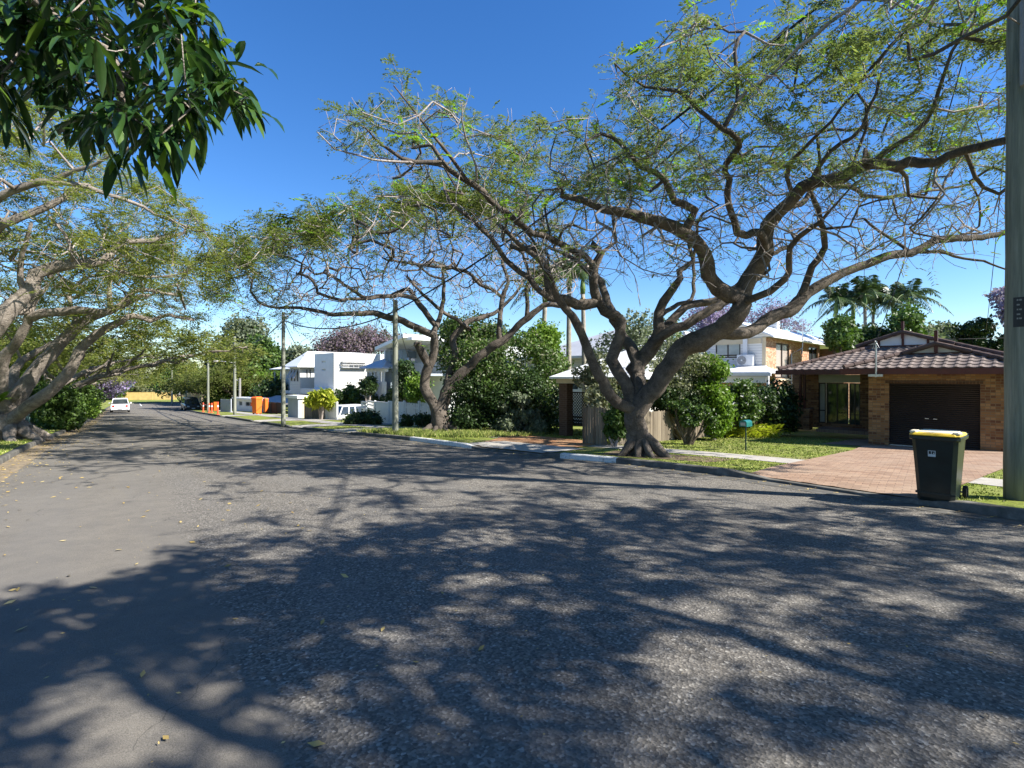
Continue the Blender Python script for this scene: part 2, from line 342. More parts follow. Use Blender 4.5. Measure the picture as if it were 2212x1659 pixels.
class MB:
    def __init__(s): s.v = []; s.f = []
    def add(s, vs, fs):
        b = len(s.v); s.v += [tuple(v) for v in vs]; s.f += [tuple(i + b for i in f) for f in fs]; return s
    def box(s, x0, x1, y0, y1, z0, z1, bev=0):
        if x0 > x1: x0, x1 = x1, x0
        if y0 > y1: y0, y1 = y1, y0
        if z0 > z1: z0, z1 = z1, z0
        if bev <= 0:
            return s.add([(x, y, z) for z in (z0, z1) for y in (y0, y1) for x in (x0, x1)],
                         [(0, 2, 3, 1), (4, 5, 7, 6), (0, 1, 5, 4), (2, 6, 7, 3), (0, 4, 6, 2), (1, 3, 7, 5)])
        b = bev
        def ring(z, i): return [(x0 + i + b, y0 + i, z), (x1 - i - b, y0 + i, z), (x1 - i, y0 + i + b, z), (x1 - i, y1 - i - b, z), (x1 - i - b, y1 - i, z), (x0 + i + b, y1 - i, z), (x0 + i, y1 - i - b, z), (x0 + i, y0 + i + b, z)]
        return s.loft([ring(z0, b * .7), ring(z0 + b, 0), ring(z1 - b, 0), ring(z1, b * .7)])
    def loft(s, rings, cap=True):
        n = len(rings[0]); vs = [p for r in rings for p in r]; fs = []
        for k in range(len(rings) - 1):
            for i in range(n):
                j = (i + 1) % n; fs.append((k * n + i, k * n + j, (k + 1) * n + j, (k + 1) * n + i))
        if cap: fs.append(tuple(range(n - 1, -1, -1))); fs.append(tuple((len(rings) - 1) * n + i for i in range(n)))
        return s.add(vs, fs)
    def tube(s, pts, r, k=8, cap=True):
        pts = [Vector(p) for p in pts]; rs = r if isinstance(r, (list, tuple)) else [r] * len(pts); rings = []
        for i, p in enumerate(pts):
            d = (pts[min(i + 1, len(pts) - 1)] - pts[max(i - 1, 0)]).normalized()
            a = d.cross(Vector((0, 0, 1)) if abs(d.z) < .9 else Vector((1, 0, 0))).normalized(); c = d.cross(a)
            rings.append([p + (a * math.cos(t) + c * math.sin(t)) * rs[i] for t in [2 * math.pi * q / k for q in range(k)]])
        return s.loft(rings, cap)
    def prism(s, poly, a, b, axis='x'):      # poly of 2-D points extruded between a and b along axis
        def P(u, v, w_): return {'x': (w_, u, v), 'y': (u, w_, v), 'z': (u, v, w_)}[axis]
        return s.loft([[P(u, v, a) for u, v in poly], [P(u, v, b) for u, v in poly]])
    def quad(s, *p): return s.add(p, [tuple(range(len(p)))])
    def build(s, name, m, parent=None, smooth=False, loc=None, rz=0):
        return link_mesh(name, s.v, s.f, m, parent, smooth, loc, rz)

def resample(P, n):
    P = np.asarray(P, float); d = np.r_[0, np.cumsum(np.linalg.norm(np.diff(P, axis=0), axis=1))]
    t = np.linspace(0, d[-1], n); return np.stack([np.interp(t, d, P[:, i]) for i in range(P.shape[1])], 1)
def grid_mesh(name, A, zf, m, kind='structure', parent=None):       # A: rows x cols x 2
    r, c = A.shape[:2]; Z = zf(A[..., 0], A[..., 1])
    V = np.concatenate([A, Z[..., None]], 2).reshape(-1, 3)
    i = np.arange(r * c).reshape(r, c)
    Fq = np.stack([i[:-1, :-1], i[:-1, 1:], i[1:, 1:], i[1:, :-1]], -1).reshape(-1, 4)
    a, b2, c2 = V[Fq[0, 0]], V[Fq[0, 1]], V[Fq[0, 2]]
    if np.cross(b2 - a, c2 - a)[2] < 0: Fq = Fq[:, ::-1]
    o = link_mesh(name, V, Fq, m, parent, True)
    if kind: tag(o, kind=kind)
    return o

# ------------------------------------------------------------------ ground, road, kerbs, verges
def setting():
    xs = np.concatenate([np.linspace(-900, -150, 16), np.linspace(-140, 140, 57), np.linspace(150, 900, 16)])
    ys = np.concatenate([np.linspace(-300, -80, 8), np.linspace(-70, 130, 61), np.linspace(140, 1500, 30)])
    A = np.stack(np.meshgrid(xs, ys), -1)
    grid_mesh('ground', A, lambda x, y: gz(x, y) - .45, 'earth')
    n = 260; a = resample(KL, n); b = resample(KR, n)
    t = np.linspace(0, 1, 12)[None, :, None]
    A = a[:, None, :] * (1 - t) + b[:, None, :] * t
    grid_mesh('road', A, lambda x, y: gz(x, y), 'asphalt')
    # verges and lots
    def verge(name, K, left):
        T = np.gradient(K, axis=0); T /= np.linalg.norm(T, axis=1)[:, None]
        N = np.stack([-T[:, 1], T[:, 0]], 1) * (1 if left else -1)
        dist = np.array([.0, .35, .7, 1.05, 1.4, 2, 3, 4, 6, 8, 10, 13, 17, 22, 30, 45, 70])
        base = K + N * .15
        D = np.array([-.81, -.588]) if left else np.array([.81, .588])
        A = np.empty((len(K), len(dist), 2))
        for i, p in enumerate(base):
            far = p + D * 70
            if left and p[1] > 95: far = np.array([-110 + (p[0] + 73) * 1.5, 112 + (p[0] + 73) * 1.5])
            if not left and p[1] > 76: far = np.array([0, 96.0])
            for j, d in enumerate(dist):
                w_ = min(1, d / 6)
                q1 = p + N[i] * d; q2 = p + (far - p) * d / 70
                A[i, j] = q1 * (1 - w_) + q2 * w_
        return grid_mesh(name, A, lambda x, y: lawn(x, y, left), 'grass')
    verge('verge', KR[::-1], False) if False else None
    tag(verge('lawn', KR, False), kind='structure'); tag(verge('verge', KL[::2], True), kind='structure')
    # kerbs as extruded profiles
    def kerb(name, K, hs, left, m, i0=0, i1=None, lift=0):
        K = K[i0:i1]; hs = hs[i0:i1]
        T = np.gradient(K, axis=0); T /= np.linalg.norm(T, axis=1)[:, None]
        N = np.stack([-T[:, 1], T[:, 0]], 1) * (1 if left else -1)
        g = gz(K[:, 0], K[:, 1]); rows = []
        for d, z in ((-lift, lambda h: -.1), (-lift + .012, lambda h: h * .85 + lift), (.03, lambda h: h + lift), (.16 + lift, lambda h: h + .006 + lift), (.165 + lift, lambda h: -.1)):
            P = K + N * d; rows.append(np.column_stack([P, g + z(hs)]))
        V = np.stack(rows, 1).reshape(-1, 3); r, c = len(K), 5
        i = np.arange(r * c).reshape(r, c); Fq = np.stack([i[:-1, :-1], i[:-1, 1:], i[1:, 1:], i[1:, :-1]], -1).reshape(-1, 4)
        if not left: Fq = Fq
        o = link_mesh(name, V, Fq, m); tag(o, kind='structure'); return o
    n_ = .81 * KR[:, 0] + .588 * KR[:, 1]
    hR = .13 - .0164 * np.clip(n_ - 10, 0, 20) * 0 - .085 * KW
    kerb('kerb', KR, hR, False, 'kerb_concrete'); kerb('kerb', KL, np.full(len(KL), .13), True, 'kerb_concrete')
    ia, ib = sorted((kr_px(1338), kr_px(1183))); kerb('painted_kerb', KR, hR, False, 'kerb_paint', ia, ib, .004)
    ia, ib = sorted((kr_px(1012), kr_px(868))); kerb('painted_kerb', KR, hR, False, 'kerb_paint', ia, ib, .004)
    # gutters with litter along both kerbs
    def off_strip(name, K, d0, d1, left, zf, m, lift, cols=5, i0=0, i1=None):
        K = K[i0:i1]; T = np.gradient(K, axis=0); T /= np.linalg.norm(T, axis=1)[:, None]
        N = np.stack([-T[:, 1], T[:, 0]], 1) * (1 if left else -1)
        t = np.linspace(0, 1, cols)[None, :, None]
        A = (K + N * d0)[:, None, :] * (1 - t) + (K + N * d1)[:, None, :] * t
        return grid_mesh(name, A, lambda x, y: zf(x, y) + lift, m)
    i1 = np.argmin(np.abs(KR[:, 1] - 72)); j1 = np.argmin(np.abs(KL[:, 1] - 88))
    off_strip('gutter', KR, -.42, .01, False, gz, 'kerb_concrete', .004, 3, 10, i1)
    off_strip('gutter', KL, -.5, .01, True, gz, 'gutter_litter', .004, 3, 10, j1)
    off_strip('path', KR, 2.5, 3.7, False, lawn, 'concrete', .008, 4, 30, i1)
    # crossovers and drives
    def patch(name, c4, m, lift=.014, surf=lawn):       # four corners, bilinear
        c4 = np.array([tuple(p)[:2] for p in c4]); u = np.linspace(0, 1, 26)[:, None, None]; v = np.linspace(0, 1, 26)[None, :, None]
        A = c4[0] * (1 - u) * (1 - v) + c4[1] * (1 - u) * v + c4[2] * u * v + c4[3] * u * (1 - v)
        return grid_mesh(name, A, lambda x, y: surf(x, y) + lift, m)
    k = lambda px: KR[kr_px(px)] + ND * .17
    patch('driveway', [k(1605), k(1985), (15.4, 15.6), (10.3, 16.2)], 'brick_pavers', .02)
    patch('driveway', [(10.3, 16.18), (15.42, 15.58), (15.4, 16.6), (12.7, 19.1)], 'brick_pavers', .024)
    patch('driveway', [(11.2, 19.2), (12.0, 18.3), (15.3, 21.6), (14.4, 22.4)], 'brick_pavers', .016)
    patch('driveway', [k(1012), k(1182), (3.3, 18.3), (.1, 22.6)], 'terracotta_dirt', .02)
    patch('apron', [k(1000), k(1190), KR[kr_px(1190)] + ND * 1.5, KR[kr_px(1000)] + ND * 1.6], 'concrete', .03)
    for a_, b_ in DRV[2:]:
        A0, B0 = KR[kr_px(a_)] + ND * .17, KR[kr_px(b_)] + ND * .17
        patch('driveway', [A0, B0, B0 + ND * 11, A0 + ND * 11], 'concrete', .02)
    patch('bare_earth', [(2.2, 14.0), (4.6, 12.4), (5.6, 13.2), (3.0, 15.3)], 'earth', .006)
    patch('bare_earth', [(-21.5, 19.0), (-18.3, 20.6), (-20.6, 23.4), (-23.4, 21.6)], 'terracotta_dirt', .008, lambda x, y: lawn(x, y, True))
    # lane dashes and crack sealing on the far road
    mb = MB()
    for y0, y1 in ((866.5, 870), (872, 877)):
        p, q = G(297 + (y0 - 866) * .8, y0, 'road'), G(297 + (y1 - 866) * .8, y1, 'road'); s_ = Vector((.07, .05, 0)); up = Vector((0, 0, .006))
        mb.quad(p - s_ + up, q - s_ + up, q + s_ + up, p + s_ + up)
    tag(mb.build('lane_marking', 'white_paint'), kind='structure')
    mb = MB()
    for line in ([(329, 880), (352, 896), (385, 912), (430, 928), (442, 936)], [(340, 889), (380, 899), (430, 913), (560, 918)], [(360, 885), (400, 894), (440, 905), (455, 912), (400, 914), (352, 911)], [(440, 905), (520, 920)]):
        P = catmull([tuple(G(x, y, 'road'))[:2] for x, y in line], .6); T = np.gradient(P, axis=0); T /= np.linalg.norm(T, axis=1)[:, None] + 1e-9
        for i in range(len(P) - 1):
            a, b = P[i], P[i + 1]; na = np.array([-T[i][1], T[i][0]]) * .05; nb = np.array([-T[i + 1][1], T[i + 1][0]]) * .05
            mb.quad(*[(q[0], q[1], float(gz(q[0], q[1])) + .005) for q in (a - na, b - nb, b + nb, a + na)])
    tag(mb.build('crack_sealing', 'cable_black'), kind='structure')
setting()

def polymask(px, py, poly):
    poly = np.array(poly, float); inside = np.zeros(len(px), bool); j = len(poly) - 1
    for i in range(len(poly)):
        xi, yi = poly[i]; xj, yj = poly[j]
        inside ^= ((yi > py) != (yj > py)) & (px < (xj - xi) * (py - yi) / (yj - yi + 1e-12) + xi); j = i
    return inside
def proj(P):
    P = np.asarray(P); Y = np.maximum(P[:, 1], .05)
    return CX + F * P[:, 0] / Y, HY - F * (P[:, 2] - EYE) / Y

# ------------------------------------------------------------------ trees
class Tree:
    def __init__(s, seed=0):
        s.P = np.zeros((40000, 3)); s.par = []; s.R = []; s.n = 0; s.lock = []; s.rg = np.random.default_rng(seed)
    def _add(s, p, par, r, lock=False):
        s.P[s.n] = p; s.par.append(par); s.R.append(r); s.lock.append(lock); s.n += 1; return s.n - 1
    def limb(s, pts, r0, r1, step=.22, wob=.03, lock=False, join=True):
        C = catmull([tuple(p) for p in pts], step); k = len(C)
        if s.n and join:
            a = int(np.argmin(((s.P[:s.n] - C[0]) ** 2).sum(1))); par = a; st = 1 if np.linalg.norm(s.P[a] - C[0]) < .15 else 0
        else: par = -1; st = 0
        nz = s.rg.normal(0, wob, (k, 3)); nz = (nz + np.roll(nz, 1, 0) + np.roll(nz, -1, 0)) / 1.7; nz[0] = 0
        for i in range(st, k):
            t = i / max(1, k - 1); par = s._add(C[i] + nz[i] * min(1, i / 3), par, r0 + (r1 - r0) * t, lock)
        return par
    def grow(s, T, seg=.35, wob=.1, arch=.12, tip=.006, maxlen=3.2):
        T = np.asarray(T); lock = np.array(s.lock)
        cand = np.where(~lock)[0]
        d0 = np.array([((s.P[cand] - t) ** 2).sum(1).min() for t in T]); tips = []
        pen = np.zeros(40000); pen[:s.n][lock] = 1e6
        for ti in np.argsort(d0):
            t = T[ti]; dd = ((s.P[:s.n] - t) ** 2).sum(1) + pen[:s.n]
            a = int(dd.argmin()); L = math.sqrt(dd[a])
            if L < .12: tips.append(a); continue
            if L > maxlen: continue
            p0 = s.P[a]; k = max(1, int(L / seg)); mid = (p0 + t) / 2 + s.rg.normal(0, L * wob, 3) + np.array([0, 0, -L * arch])
            if s.par[a] >= 0: dr = p0 - s.P[s.par[a]]; mid += dr / (np.linalg.norm(dr) + 1e-9) * L * .18
            par = a
            for i in range(1, k + 1):
                u = i / k; q = (1 - u) ** 2 * p0 + 2 * u * (1 - u) * mid + u * u * t
                if i < k: q = q + s.rg.normal(0, .028, 3)
                par = s._add(q, par, tip)
            tips.append(par)
        return tips
    def twigs(s, tips, per=2, ln=(.25, .6), tip=.005):
        for a in tips:
            p0 = s.P[a].copy(); d = p0 - s.P[s.par[a]] if s.par[a] >= 0 else np.array([0, 0, 1.]); d /= np.linalg.norm(d) + 1e-9
            for _ in range(per):
                q = d * .7 + s.rg.normal(0, .55, 3); q[2] += .15; q /= np.linalg.norm(q); L = s.rg.uniform(*ln); par = a; p = p0
                for i in range(3): q = q + s.rg.normal(0, .22, 3); q /= np.linalg.norm(q); p = p + q * L / 3; par = s._add(p, par, tip)
                if s.n > 29900: return
    def radii(s, pw=2.25):
        A = np.zeros(s.n); R = np.array(s.R[:s.n]); par = s.par; out = np.zeros(s.n)
        for i in range(s.n - 1, -1, -1):
            r = max(R[i], A[i] ** (1 / pw) if A[i] > 0 else 0)
            if R[i] > .02: r = min(r, max(R[i] * 1.15, R[i]))
            out[i] = r
            if par[i] >= 0: A[par[i]] += r ** pw
        s.rr = out; return out
    def wood(s, lo=0, hi=9, sides=None, knob=.07):
        ch = [[] for _ in range(s.n)]
        for i in range(s.n):
            if s.par[i] >= 0: ch[s.par[i]].append(i)
        V = []; Fq = []; nv = 0; stack = [(i, -1) for i in range(s.n) if s.par[i] < 0]
        while stack:
            st, pr = stack.pop(); chain = [st]; c = st
            while ch[c]:
                k = max(ch[c], key=lambda q: s.rr[q])
                for q in ch[c]:
                    if q != k: stack.append((q, c))
                chain.append(k); c = k
            idx = ([pr] if pr >= 0 else []) + chain
            if len(idx) < 2: continue
            P = s.P[idx]; R = s.rr[idx].copy()
            if pr >= 0: R[0] = min(R[0], R[1] * 1.25)
            m = R.max()
            if not (lo <= (s.rr[chain[0]]) < hi): continue
            k = 14 if m > .15 else 9 if m > .06 else 5 if m > .02 else 3
            D = np.gradient(P, axis=0); D /= np.linalg.norm(D, axis=1)[:, None] + 1e-9
            a = np.cross(D[0], [0.3, .2, 1]); a /= np.linalg.norm(a) + 1e-9
            th = np.arange(k) * 2 * np.pi / k; rings = []
            ph = s.rg.uniform(0, 6, 3)
            for i in range(len(P)):
                a = a - D[i] * a.dot(D[i]); a /= np.linalg.norm(a) + 1e-9; b = np.cross(D[i], a)
                r = R[i] * (1 + (knob * np.sin(3 * th + ph[0] + i * .15) + knob * .7 * np.sin(2 * th + ph[1] - i * .3) + s.rg.normal(0, knob * .5) if m > .03 else 0))
                r = np.broadcast_to(r, (k,))
                rings.append(P[i] + np.outer(np.cos(th) * r, a) + np.outer(np.sin(th) * r, b))
            rings.append(np.repeat(P[-1:] + D[-1] * R[-1] * .4, k, 0))
            V.append(np.concatenate(rings)); nr = len(rings)
            ii = np.arange(nr * k).reshape(nr, k) + nv; jj = np.roll(ii, -1, 1)
            Fq.append(np.stack([ii[:-1], jj[:-1], jj[1:], ii[1:]], -1).reshape(-1, 4)); nv += nr * k
        if not V: return None
        return np.concatenate(V), np.concatenate(Fq)

def fronds(P, D, L, rg, npair=7, pl=.3, pw=.055, droop=.35):
    """feathery compound leaves: P base, D direction, L length -> quads for the pinnae"""
    M = len(P); D = D / (np.linalg.norm(D, axis=1)[:, None] + 1e-9)
    up = np.array([0, 0, 1.0]); S_ = np.cross(D, up) + rg.normal(0, .18, (M, 3)); S_ /= np.linalg.norm(S_, axis=1)[:, None] + 1e-9
    t = np.linspace(.18, 1, npair)[None, :, None]; L3 = L[:, None, None]
    base = P[:, None] + D[:, None] * L3 * t - up * (droop * L3 * t * t)
    fall = (1 - .55 * np.abs(t - .45) * 1.6)
    V = []
    for sg in (-1, 1):
        d = (S_[:, None] * sg * .86 + D[:, None] * .5 - up * .22 + rg.normal(0, .1, (M, npair, 3))); ln = pl * L3 * fall * rg.uniform(.75, 1.15, (M, npair, 1))
        wv = np.cross(d, up[None, None]) ; wv /= np.linalg.norm(wv, axis=2)[..., None] + 1e-9
        wv = wv * (pw * L3) + up * rg.normal(0, .35, (M, npair, 1)) * pw * L3
        a = base; e = base + d * ln; mdl = base + d * ln * .5
        V.append(np.stack([a, mdl + wv, e, mdl - wv], 2))
    V = np.stack(V, 1).reshape(-1, 3); return V, np.arange(len(V)).reshape(-1, 4)

def clumps(P, k=2.4, seed=0, lo=-.1, hi=.35):
    g = np.random.default_rng(seed); v = 0
    for _ in range(5):
        d = g.normal(0, 1, 3); d /= np.linalg.norm(d); v = v + np.sin(P @ d * k * g.uniform(.7, 1.5) + g.uniform(0, 6.28))
    return np.clip((v / 2.2 - lo) / (hi - lo), .04, 1)

def frond_crown(T, leafiness, count, rg, L=(.28, .5), maxr=.03, **kw):
    rr = T.rr; idx = np.where((rr < maxr) & (np.array(T.par) >= 0))[0]; P = T.P[idx]
    wgt = leafiness(P); ch = np.zeros(T.n, bool); ch[np.array([p for p in T.par if p >= 0])] = True
    wgt = wgt * np.where(ch[idx], 1, 2.5) * np.clip(1.3 - rr[idx] / maxr, .1, 1); 
    if wgt.sum() <= 0: return None
    pick = rg.choice(len(idx), count, p=wgt / wgt.sum()); q = idx[pick]; par = np.array(T.par)[q]
    d = T.P[q] - T.P[par]; d /= np.linalg.norm(d, axis=1)[:, None] + 1e-9
    base = T.P[q] - d * rg.uniform(0, .3, (count, 1))
    D = d * .8 + rg.normal(0, .65, (count, 3)); D[:, 2] = D[:, 2] * .55 + .12
    base = base + rg.normal(0, .05, (count, 3))
    return fronds(base, D, rg.uniform(L[0], L[1], count), rg, **kw)

def tree_parts(T, root, bark, twig='bark_twig', split=.03):
    off = np.array(root.location)
    for nm, lo, hi, m in (('trunk', split, 9, bark), ('branches', 0, split, twig)):
        w_ = T.wood(lo, hi)
        if w_: link_mesh(nm, w_[0] - off, w_[1], m, root, True)
def crown_part(root, VF, m, name='crown'):
    if VF is None: return
    link_mesh(name, VF[0] - np.array(root.location), VF[1], m, root)

def umbrella_targets(c, n, rad, zlo, zhi, rg, sag=.55, poly=None, yr=None, inframe_only=False, thick=1.0):
    """points in an umbrella-shaped crown volume, optionally only where the crown is seen against poly"""
    out = np.zeros((0, 3))
    for _ in range(80):
        m = n * 3; a = rg.uniform(0, 2 * np.pi, m); r = rad * np.sqrt(rg.uniform(0, 1, m)); u = rg.beta(1.7, 1.2, m)
        top = zhi - sag * (zhi - zlo) * (r / rad) ** 2; bot = zlo + (top - zlo) * (.55 - .25 * (r / rad)) * thick * (r / rad < 1)
        P = np.stack([c[0] + r * np.cos(a), c[1] + r * np.sin(a), bot + (top - bot) * u], 1)
        if poly is not None:
            px, py = proj(P); ok = polymask(px, py, poly)
            fr = (px > -20) & (px < 2232) & (P[:, 1] > .5)
            P = P[ok | (~fr if not inframe_only else False)]
        out = np.concatenate([out, P])
        if len(out) >= n: break
    return out[:n]

def auto_poinciana(base, rad, h, seed, label, bark='bark', leafm='leaf_poinciana', n=260, fcount=2600, lean=(0, 0), group=None, fork=1.5, tr=.3, L=(.35, .6), npair=6, poly=None, leafm2=None, pw=.055):
    rg = np.random.default_rng(seed); T = Tree(seed); b = Vector(base)
    root = empty('poinciana_tree', b, 0, label, 'tree', group)
    fk = b + Vector((lean[0] * .3, lean[1] * .3, fork))
    T.limb([b - Vector((0, 0, .15)), b + Vector((0, 0, .5)), fk], tr * 1.15, tr * .9, lock=True)
    for k in range(5):
        a = 2 * math.pi * (k + rg.uniform(-.25, .25)) / 5; d = Vector((math.cos(a), math.sin(a), 0))
        T.limb([b + Vector((0, 0, .4)), b + d * tr * .9 + Vector((0, 0, .12)), b + d * tr * 2.4 - Vector((0, 0, .06))], tr * .45, tr * .12, lock=True)
    nl = 5
    for k in range(nl):
        a = 2 * math.pi * (k + rg.uniform(-.3, .3)) / nl; d = Vector((math.cos(a) + lean[0] * .35, math.sin(a) + lean[1] * .35, 0)); rr_ = rad * rg.uniform(.5, .68)
        z = h * rg.uniform(.56, .72)
        p1 = fk + d * rr_ * .3 + Vector((0, 0, (z - fork) * .45)); p2 = fk + d * rr_ * .65 + Vector((0, 0, (z - fork) * .8)); p3 = fk + d * rr_ + Vector((0, 0, z - fork))
        T.limb([fk - Vector((0, 0, .1)), p1 + Vector(rg.normal(0, .15, 3)), p2 + Vector(rg.normal(0, .2, 3)), p3], tr * .55, .035, wob=.06)
        T.limb([p1, p1 + Vector((d.y * .8, -d.x * .8, (z - fork) * .4)) + d * .6], tr * .3, .05)
    c = (b.x + lean[0], b.y + lean[1], b.z)
    T.grow(umbrella_targets(c, n, rad, b.z + h * .42, b.z + h, rg, poly=poly), seg=.45, maxlen=6)
    T.radii(); tree_parts(T, root, bark, bark if bark != 'bark' else 'bark_twig')
    zc = b.z + h * .6
    f = lambda P: np.clip((P[:, 2] - (zc - .25 * h * ((P[:, 0] - c[0]) ** 2 + (P[:, 1] - c[1]) ** 2) / rad ** 2)) / (.2 * h) + .4, .02, 1)
    crown_part(root, frond_crown(T, f, fcount, rg, L=L, npair=npair, maxr=.035, pw=pw), leafm)
    return root

def px3(pts, Yc, dY=None):
    out = []
    for i, p in enumerate(pts):
        y = Yc + (p[2] if len(p) > 2 else 0); out.append(W(p[0], p[1], y))
    return out

def poinciana_main():
    # ---- nearest poinciana, standing on the verge left of the paver driveway
    rg = np.random.default_rng(11); T = Tree(11)
    b = G(1383, 984); Y = b.y; root = empty('poinciana_tree', b, 0, 'large spreading poinciana tree with thick forked trunk between painted kerb and green letterbox', 'tree', 'poinciana street trees on the right')
    s = .0128 * Y / 14.7
    pb = px3([(1383, 988), (1380, 965), (1378, 930), (1377, 900), (1376, 878)], Y)
    T.limb(pb, .25, .235, step=.12, lock=True)
    for dx, dz, L_, r in ((-1, -.3, .75, .16), (1, -.75, .85, .2), (.35, -1, .7, .14), (-.5, -1, .6, .13), (-.9, .6, .6, .12), (.8, .8, .6, .12), (.1, 1, .5, .1)):
        d = Vector((dx, dz, 0)).normalized(); T.limb([b + Vector((0, 0, .55)), b + d * L_ * .45 + Vector((0, 0, .25)), b + d * L_ * .7 + Vector((0, 0, .05)), b + d * L_ * .98 + Vector((0, 0, -.08))], r * 1.05, r * .4, step=.1, lock=True)
    def near(p):      # the high parts of the crown lean out over the road, towards the camera
        dy = p[2] if len(p) > 2 else 0
        k_ = min(1, max(0, (620 - p[1]) / 350)); return (p[0], p[1], dy * (1 + .5 * k_) - .4 * k_)
    def limb(pts, r0, r1, **k): return T.limb(px3([near(p) for p in pts], Y), r0, r1, wob=.04, **k)
    # outer left limb
    limb([(1370, 905, 0), (1365, 884, -.1), (1335, 868, -.25), (1307, 842, -.5), (1283, 790, -.8), (1265, 748, -1), (1240, 703, -1.2), (1220, 665, -1.4), (1202, 640, -1.6)], .15, .09, lock=False)
    limb([(1202, 640, -1.6), (1188, 600, -1.8), (1170, 565, -2), (1120, 520, -2.1), (1075, 480, -2.2)], .09, .04)
    # second left limb with the bend
    limb([(1372, 885, 0), (1362, 858, .05), (1342, 823, .1), (1320, 774, .2), (1329, 729, .3), (1336, 694, .3), (1325, 680, .3), (1300, 667, .2), (1289, 650, .2), (1281, 613, 0), (1284, 575, 0), (1300, 549, 0), (1282, 527, -.1)], .19, .09)
    limb([(1289, 655, .2), (1262, 658, .1), (1244, 655, 0), (1216, 643, -.3), (1193, 642, -.4), (1184, 613, -.5), (1183, 581, -.5), (1165, 553, -.6), (1140, 540, -.8), (1100, 535, -1)], .14, .06)
    limb([(1193, 640, -.4), (1165, 630, -.6), (1140, 600, -.7), (1090, 560, -.9), (1072, 535, -1), (1040, 500, -1), (1010, 465, -1.1), (975, 440, -1.2)], .08, .04)
    # long high limb reaching left against the sky
    limb([(1284, 581, 0), (1262, 555, -.3), (1238, 532, -.6), (1180, 512, -1), (1130, 490, -1.3), (1085, 455, -1.6), (1050, 420, -1.9), (1000, 385, -2.1), (965, 350, -2.2), (900, 352, -2.3), (850, 335, -2.4)], .09, .035)
    limb([(900, 352, -2.3), (830, 345, -2.5), (770, 338, -2.6), (720, 320, -2.7), (685, 285, -2.8)], .03, .012)
    limb([(850, 338, -2.4), (820, 310, -2.5), (790, 275, -2.6), (760, 262, -2.6)], .025, .01)
    limb([(1010, 392, -2.1), (975, 340, -2.3), (935, 290, -2.5), (895, 240, -2.6), (870, 205, -2.7), (850, 180, -2.7)], .04, .012)
    limb([(960, 345, -2.2), (935, 315, -2.2), (905, 270, -2.3)], .02, .01)
    limb([(1030, 405, -2), (1025, 330, -2.2), (1005, 260, -2.3), (1000, 215, -2.4)], .03, .012)
    # centre stem
    limb([(1377, 880, 0), (1374, 850, .2), (1368, 794, .4), (1358, 760, .6), (1345, 725, .9), (1335, 700, 1.1), (1310, 640, 1.4), (1290, 600, 1.7), (1250, 560, 1.9)], .2, .07)
    limb([(1366, 800, .4), (1384, 774, .4), (1410, 733, .4), (1423, 678, .3), (1439, 652, .3), (1458, 623, .3), (1471, 607, .3), (1461, 590, .3), (1474, 580, .3), (1491, 560, .3), (1480, 530, .2)], .19, .05)
    limb([(1405, 745, .5), (1429, 703, .8), (1471, 678, 1), (1526, 652, 1.3), (1571, 634, 1.6), (1610, 600, 1.9), (1650, 565, 2.3), (1720, 520, 2.7)], .13, .06)
    limb([(1400, 756, .4), (1420, 738, .2), (1461, 707, 0), (1520, 678, 0), (1560, 655, .2), (1590, 640, .4), (1640, 600, .8)], .14, .08)
    limb([(1420, 690, .3), (1455, 660, .8), (1490, 640, 1.2), (1500, 600, 1.5), (1495, 560, 1.7)], .07, .04)
    # main right limb
    limb([(1380, 890, 0), (1392, 868, -.1), (1429, 820, -.3), (1478, 764, -.6), (1526, 727, -.8), (1571, 697, -1), (1601, 668, -1.1), (1603, 639, -1.1), (1635, 587, -1.2), (1655, 549, -1.3), (1652, 516, -1.3), (1672, 470, -1.4), (1710, 421, -1.6), (1750, 393, -1.8), (1829, 377, -2), (1869, 360, -2.1), (1920, 358, -2.3), (1988, 357, -2.5), (2031, 337, -2.7), (2110, 330, -3), (2190, 300, -3.3)], .27, .06, step=.16)
    limb([(1602, 645, -1.1), (1574, 637, -1.2), (1548, 622, -1.3), (1528, 590, -1.4), (1524, 562, -1.5), (1508, 528, -1.6), (1470, 500, -1.8), (1423, 484, -2), (1375, 470, -2.2), (1320, 455, -2.4), (1260, 430, -2.6), (1215, 420, -2.8)], .2, .05)
    limb([(1470, 500, -1.8), (1495, 468, -1.9), (1500, 452, -1.9), (1454, 429, -2), (1429, 385, -2.1), (1390, 360, -2.2), (1345, 320, -2.3), (1300, 290, -2.4)], .09, .03)
    limb([(1655, 545, -1.3), (1646, 500, -1.6), (1618, 508, -1.8), (1597, 500, -1.9), (1592, 470, -2), (1573, 437, -2.1), (1575, 390, -2.2), (1557, 355, -2.3), (1598, 318, -2.4), (1596, 300, -2.5), (1569, 274, -2.6), (1514, 230, -2.7), (1474, 190, -2.8), (1407, 183, -2.9), (1365, 160, -3), (1335, 135, -3)], .1, .015)
    limb([(1474, 190, -2.8), (1476, 140, -2.9), (1472, 90, -3), (1478, 50, -3)], .025, .01)
    limb([(1569, 274, -2.6), (1593, 218, -2.7), (1643, 171, -2.9), (1726, 103, -3.2), (1789, 52, -3.4), (1840, 5, -3.5)], .035, .012)
    limb([(1593, 218, -2.7), (1591, 160, -2.7), (1591, 105, -2.8), (1600, 80, -2.8)], .02, .009)
    limb([(1710, 421, -1.6), (1700, 360, -1.8), (1760, 290, -2.2), (1840, 200, -2.6), (1900, 130, -3), (1950, 60, -3.2)], .05, .012)
    limb([(1750, 393, -1.8), (1790, 330, -2), (1870, 270, -2.2), (1900, 200, -2.4), (1935, 120, -2.6), (1960, 80, -2.6)], .05, .012)
